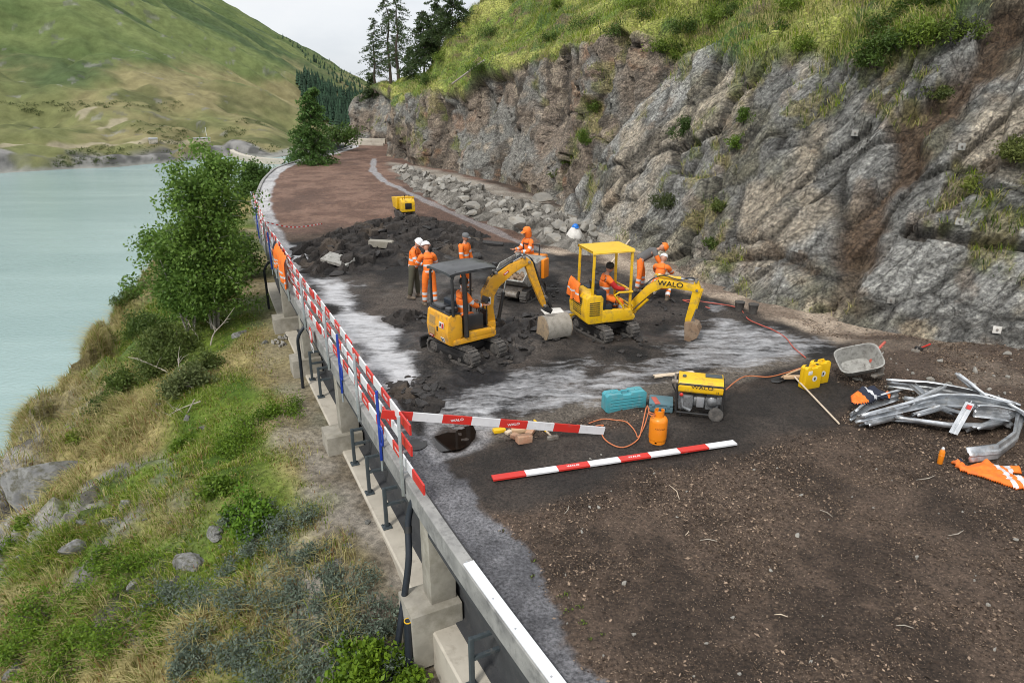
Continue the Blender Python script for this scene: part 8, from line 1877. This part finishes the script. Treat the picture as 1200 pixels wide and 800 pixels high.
for k, (px, py, s_, lab) in enumerate(rl_):
    h = hb(px, py); o = link('slope_rock', srock[k % 6]); o.location = h + Vector((0, 0, -s_ * 0.10)); o.scale = (s_ * 1.2, s_ * 1.1, s_ * 1.1); o.rotation_euler = (rr.uniform(-.5, .5), rr.uniform(-.5, .5), rr.random() * 6.3)
    if 'tilted' in lab: o.scale = (3.3, 2.6, 1.5); o.location = h + Vector((0, 0, -0.2)); o.rotation_euler = (R(34), R(28), R(25))
    tag(o, lab, 'rock')
for k in range(95):
    px, py = rr.uniform(5, 440), rr.uniform(430, 795)
    h = hb(px, py); i = int(np.argmin(((HP - np.array(h)) ** 2).sum(1)))
    if HROCK[i] < 0.3 and rr.random() < 0.7: continue
    s_ = 0.10 + 0.3 * rr.random() ** 2; o = link('slope_stone', srock[k % 6]); o.location = h + Vector((0, 0, s_ * 0.05)); o.scale = (s_, s_, s_); o.rotation_euler = (rr.uniform(-.5, .5), rr.uniform(-.5, .5), rr.random() * 6.3); tag(o, 'small grey stone lying in the hillside grass', 'stone', 'small stones in the hillside grass')
# pile of pale stones and the dark strip by the second pillar
for k in range(14):
    h = hb(rr.uniform(318, 337), rr.uniform(396, 408)); s_ = rr.uniform(.14, .3); o = link('slope_stone', stones[k % 12]); o.location = h + Vector((0, 0, .05)); o.scale = (s_, s_, s_); o.rotation_euler = (rr.random(), rr.random(), rr.random() * 6); tag(o, 'pale stone in the little pile by the second pillar', 'stone', 'little stone pile by the second pillar')
# dead branches
for k, (pts, r0, lab) in enumerate((([(246, 410, 0), (250, 392, .5), (262, 378, 1.1), (275, 360, 1.7)], .03, 'bleached dead stem rising beside the birch trunks'), ([(236, 412, 0), (232, 395, .6), (222, 380, 1.2), (216, 356, 1.8)], .03, 'bleached dead stem leaning left of the birch trunks'), ([(232, 455, .1), (205, 440, .5), (170, 424, .7), (150, 418, .8)], .025, 'long dead branch lying over the olive bush'), ([(235, 470, .1), (205, 482, .2), (175, 505, .2)], .02, 'fallen bleached branch in the straw grass'), ([(228, 468, .1), (215, 490, .2), (200, 498, .2), (190, 506, .1)], .02, 'second fallen branch crossing the first'), ([(222, 470, .1), (212, 440, .7), (208, 420, 1.0)], .022, 'thin dead stem standing in the pale bush'), ([(240, 470, .1), (226, 455, .3), (214, 448, .5)], .018, 'short dead twig beside the thin stem'))):
    P = [hb(px, py + z * 20) + Vector((0, 0, z + 0.05)) for px, py, z in pts]; Y = sum(p.y for p in P) / len(P); P = [atY(px, py, Y + 0.2 * i) for i, (px, py, z) in enumerate(pts)]
    e = MB(); Q = spline_pts(P, 5); e.tube(Q, [r0 * (1 - 0.75 * i / (len(Q) - 1)) for i in range(len(Q))], 6); rd = random.Random(k)
    for j in range(5):
        i = rd.randrange(4, len(Q) - 2); d = Vector((rd.gauss(0, 1), rd.gauss(0, .5), rd.uniform(0.1, 1))).normalized() * rd.uniform(.25, .55); e.tube([Q[i], Q[i] + d * .5 + Vector((0, 0, .05)), Q[i] + d], [r0 * .4, r0 * .28, .003], 5)
    tag(e.build('dead_branch', 'dead_wood'), lab, 'dead branch')
# pole stuck on the brown wall edge
a = atY(532, 100, 44); b_ = atY(572, 72, 43); h0, _ = cliff_hit(533, 101); h1, _ = cliff_hit(570, 74)
if h0 is not None and h1 is not None:
    e = MB(); e.tube([h0 + Vector((-0.15, -0.3, 0.15)), h1 + Vector((-0.15, -0.3, 0.15))], 0.06, 6); tag(e.build('fallen_pole', 'dead_wood'), 'fallen bare pole lying along the turf edge of the brown wall', 'pole')

# far wood on the mountain foot and along its ridge
def wood(name, spots, h0, h1, label):
    vs = []; fs = []; cs = []; rd = random.Random(4)
    for p in spots:
        h = rd.uniform(h0, h1); w = h * rd.uniform(0.20, 0.30); c = np.array((0.020, 0.042, 0.024)) * rd.uniform(0.7, 1.6)  # blue cast of distant haze is put into the conifer colour
        for lv in range(5):
            z0 = h * (0.08 + 0.18 * lv); z1 = z0 + h * 0.30; ww = w * (1 - lv * 0.185); o = len(vs); m = 8
            for j in range(m):
                a = 6.283 * j / m + rd.random() * .5; q = ww * rd.uniform(.75, 1.2); vs.append((p[0] + q * math.cos(a), p[1] + q * math.sin(a), p[2] + z0 + rd.uniform(-.04, .04) * h)); cs.append(c * rd.uniform(.7, 1.3))
            vs.append((p[0], p[1], p[2] + z1)); cs.append(c * 1.5)
            for j in range(m): fs.append((o + j, o + (j + 1) % m, o + m))
    return tag(link(name, np_mesh(name, np.array(vs), np.array(fs), M['chips'], np.array(cs), smooth=False)), label, None, kind='stuff')
sp = []; tried = 0; bd = [(345, 97), (360, 92), (385, 104), (425, 116), (430, 150), (395, 152), (372, 138), (352, 112)]
while len(sp) < 420 and tried < 6000:
    tried += 1; px, py = rr.uniform(340, 440), rr.uniform(90, 155)
    if poly_sd(np.array([[px, py]]), bd)[0] > 0: continue
    h = far_hit(px, py)
    if h is not None and h.y > 300: sp.append(h)
sc_ = [h.length for h in sp]
if sp: wood('far_woods', sp, 9, 16, 'dark conifer wood at the foot of the far mountain')
sp = []; tried = 0
while len(sp) < 170 and tried < 5000:
    tried += 1; t = rr.random() ** 0.6; px = 325 + 100 * t + rr.uniform(-4, 4); py = 42 + 52 * t + rr.uniform(-3, 26 * t); h = far_hit(px, py)
    if h is not None and h.y > 300 and rr.random() < 0.3 + 0.7 * t: sp.append(h)
if sp: wood('far_treeline', sp, 8, 14, 'scattered conifers along the falling ridge of the far mountain')
# scrub on the far bank
C = []; 
for k in range(900):
    px, py = rr.uniform(0, 345), rr.uniform(120, 196); h = far_hit(px, py)
    if h is not None and vnoise(np.array([h]) * 0.03 + 3, 5)[0] > 0.32: C += [tuple(h + Vector((rr.gauss(0, 1.0), rr.gauss(0, 1.0), rr.uniform(0, 1.2)))) for _ in range(26)]
if C: tag(leaf_object('far_scrub', np.array(C), 0.6, (0.035, 0.055, 0.016), (0.08, 0.10, 0.03), mat='chips'), 'dark low scrub scattered over the far bank', None, kind='stuff')

# bark chips, gravel and sticks on the stripped ground
nch = 260000; k = rng.integers(0, len(RP), nch * 3); w = (msk[k, 2] > 0.6) & (rng.random(len(k)) < 0.12 + 0.95 * sstep(-0.35, 0.45, fbm(RP[k] * 1.3, 4, 881))) & (RP[k, 1] < 17) & (RP[k, 1] > 4.2); k = k[w][:nch]; C = RP[k] + rng.normal(size=(len(k), 3)) * np.array((0.05, 0.05, 0)) + np.array((0, 0, 0.008))
cc = mixc((0.035, 0.023, 0.016), (0.36, 0.265, 0.19), rng.random(len(k)) ** 2.2); V, F, K = leaf_quads(C, 0.017 + 0.04 * rng.random(len(k)) ** 3.5, cc, 0.5, flat=0.75)
tag(link('bark_chips', np_mesh('bark_chips', V, F, M['chips'], K, smooth=False)), 'pale bark chips and grit scattered over the brown ground', None, kind='stuff')
for k, (px, py, ln) in enumerate(((790, 577, .4), (664, 598, .2), (830, 634, .22), (805, 625, .12), (968, 602, .2), (1120, 625, .3), (915, 722, .15), (1060, 735, .18), (1085, 560, .4))):
    a = GR(px, py); e = MB(); an = rr.random() * 3.1; d = Vector((math.cos(an), math.sin(an), 0)) * ln / 2; e.tube([a - d + Vector((0, 0, .012)), a + Vector((d.y * .2, -d.x * .2, .02)), a + d + Vector((0, 0, .012))], [.004, .007, .003], 6); tag(e.build('stick', 'dead_wood' if k % 3 else 'wood_pale'), 'short bleached stick lying on the brown ground', 'stick', 'sticks on the brown ground')
for k in range(55):
    px, py = rr.uniform(660, 1195), rr.uniform(500, 795); a = GR(px, py); s_ = .03 + .07 * rr.random() ** 2; o = link('ground_stone', stones[k % 12]); o.location = a + Vector((0, 0, s_ * .15)); o.scale = (s_, s_, s_); o.rotation_euler = (rr.random(), rr.random(), rr.random() * 6); tag(o, 'small pale stone lying on the brown ground', 'stone', 'small stones on the brown ground')
for k in range(45):
    px, py = rr.uniform(1000, 1195), rr.uniform(400, 470); a = GR(px, py); s_ = .06 + .22 * rr.random() ** 2; o = link('ground_stone', stones[k % 12]); o.location = a + Vector((0, 0, s_ * .12)); o.scale = (s_, s_, s_); o.rotation_euler = (rr.random(), rr.random(), rr.random() * 6); tag(o, 'brownish stone lying on the soil at the right foot of the cliff', 'stone', 'stones at the right foot of the cliff')
for k in range(14):
    a = GR(rr.choice((600, 612, 625, 640, 655, 668, 690)) + rr.uniform(-6, 6), 0 + rr.uniform(640, 795)); p = along(a.y); q = p[0] + p[1] * rr.uniform(0.72, 1.0); shrub('weed', 'tiny green weed at the edge between asphalt and soil', (q.x, q.y, zroad(q.x, q.y)), .035, .045, 20, .025, (.10, .17, .02), (.24, .34, .05), 700 + k, 'tiny weeds at the asphalt edge', .5, cat='weed')
# ---------------------------------------------------------------- camera, sky, sun
cam = bpy.data.cameras.new('camera'); co = bpy.data.objects.new('camera', cam); COL.objects.link(co); scene.camera = co
cam.sensor_width = 36; cam.lens = 24; cam.clip_end = 14000; cam.clip_start = 0.1
co.location = (0, 0, CAMH); co.rotation_euler = (R(90) - PITCH, 0, 0)
SUN_EL, SUN_AZ = R(48), R(-150)          # azimuth measured from +Y towards +X: behind the camera, a little to the left
w = bpy.data.worlds.new('World'); scene.world = w; w.use_nodes = True; nt = w.node_tree; bg = nt.nodes['Background']
sky = nt.nodes.new('ShaderNodeTexSky'); sky.sky_type = 'NISHITA'; sky.sun_disc = False; sky.sun_elevation = SUN_EL; sky.sun_rotation = SUN_AZ; sky.altitude = 1800; sky.dust_density = 2.0
tc = nt.nodes.new('ShaderNodeTexCoord'); mp = nt.nodes.new('ShaderNodeMapping'); mp.inputs['Scale'].default_value = (1, 1, 2.6); nt.links.new(tc.outputs['Generated'], mp.inputs['Vector'])
n1 = nt.nodes.new('ShaderNodeTexNoise'); n1.inputs['Scale'].default_value = 2.3; n1.inputs['Detail'].default_value = 8; n1.inputs['Roughness'].default_value = 0.55; nt.links.new(mp.outputs[0], n1.inputs['Vector'])
cl = ramp(nt, n1.outputs['Fac'], [(0.32, (4.3, 4.5, 4.8)), (0.50, (5.3, 5.4, 5.55)), (0.66, (5.9, 5.9, 5.9))])
sx = nt.nodes.new('ShaderNodeSeparateXYZ'); nt.links.new(tc.outputs['Generated'], sx.inputs[0])
mg = nt.nodes.new('ShaderNodeMapRange'); mg.inputs['From Min'].default_value = 0.1; mg.inputs['To Min'].default_value = 1.0; mg.inputs['To Max'].default_value = 1.55; nt.links.new(sx.outputs['Z'], mg.inputs['Value'])
vs_ = nt.nodes.new('ShaderNodeVectorMath'); vs_.operation = 'SCALE'; nt.links.new(cl.outputs['Color'], vs_.inputs[0]); nt.links.new(mg.outputs[0], vs_.inputs['Scale'])
mx = mixn(nt, 0.93, sky.outputs['Color'], vs_.outputs['Vector'])
nt.links.new(mx, bg.inputs['Color']); bg.inputs['Strength'].default_value = 0.10
sl = bpy.data.lights.new('sun', 'SUN'); sl.energy = 1.5; sl.angle = R(10); sl.color = (1.0, 0.96, 0.90); so = bpy.data.objects.new('sun', sl); COL.objects.link(so)
d = Vector((math.sin(SUN_AZ) * math.cos(SUN_EL), math.cos(SUN_AZ) * math.cos(SUN_EL), math.sin(SUN_EL))); so.rotation_euler = d.to_track_quat('Z', 'Y').to_euler()
scene.view_settings.view_transform = 'Standard'; scene.view_settings.look = 'None'; scene.view_settings.gamma = 1; scene.view_settings.use_curve_mapping = False; scene.view_settings.exposure = 0.74
scene.cycles.use_denoising = True; scene.cycles.max_bounces = 6; scene.cycles.diffuse_bounces = 3; scene.cycles.transparent_max_bounces = 8
scene.render.engine = 'CYCLES'; scene.render.filter_size = 1.0; scene.cycles.filter_width = 1.0
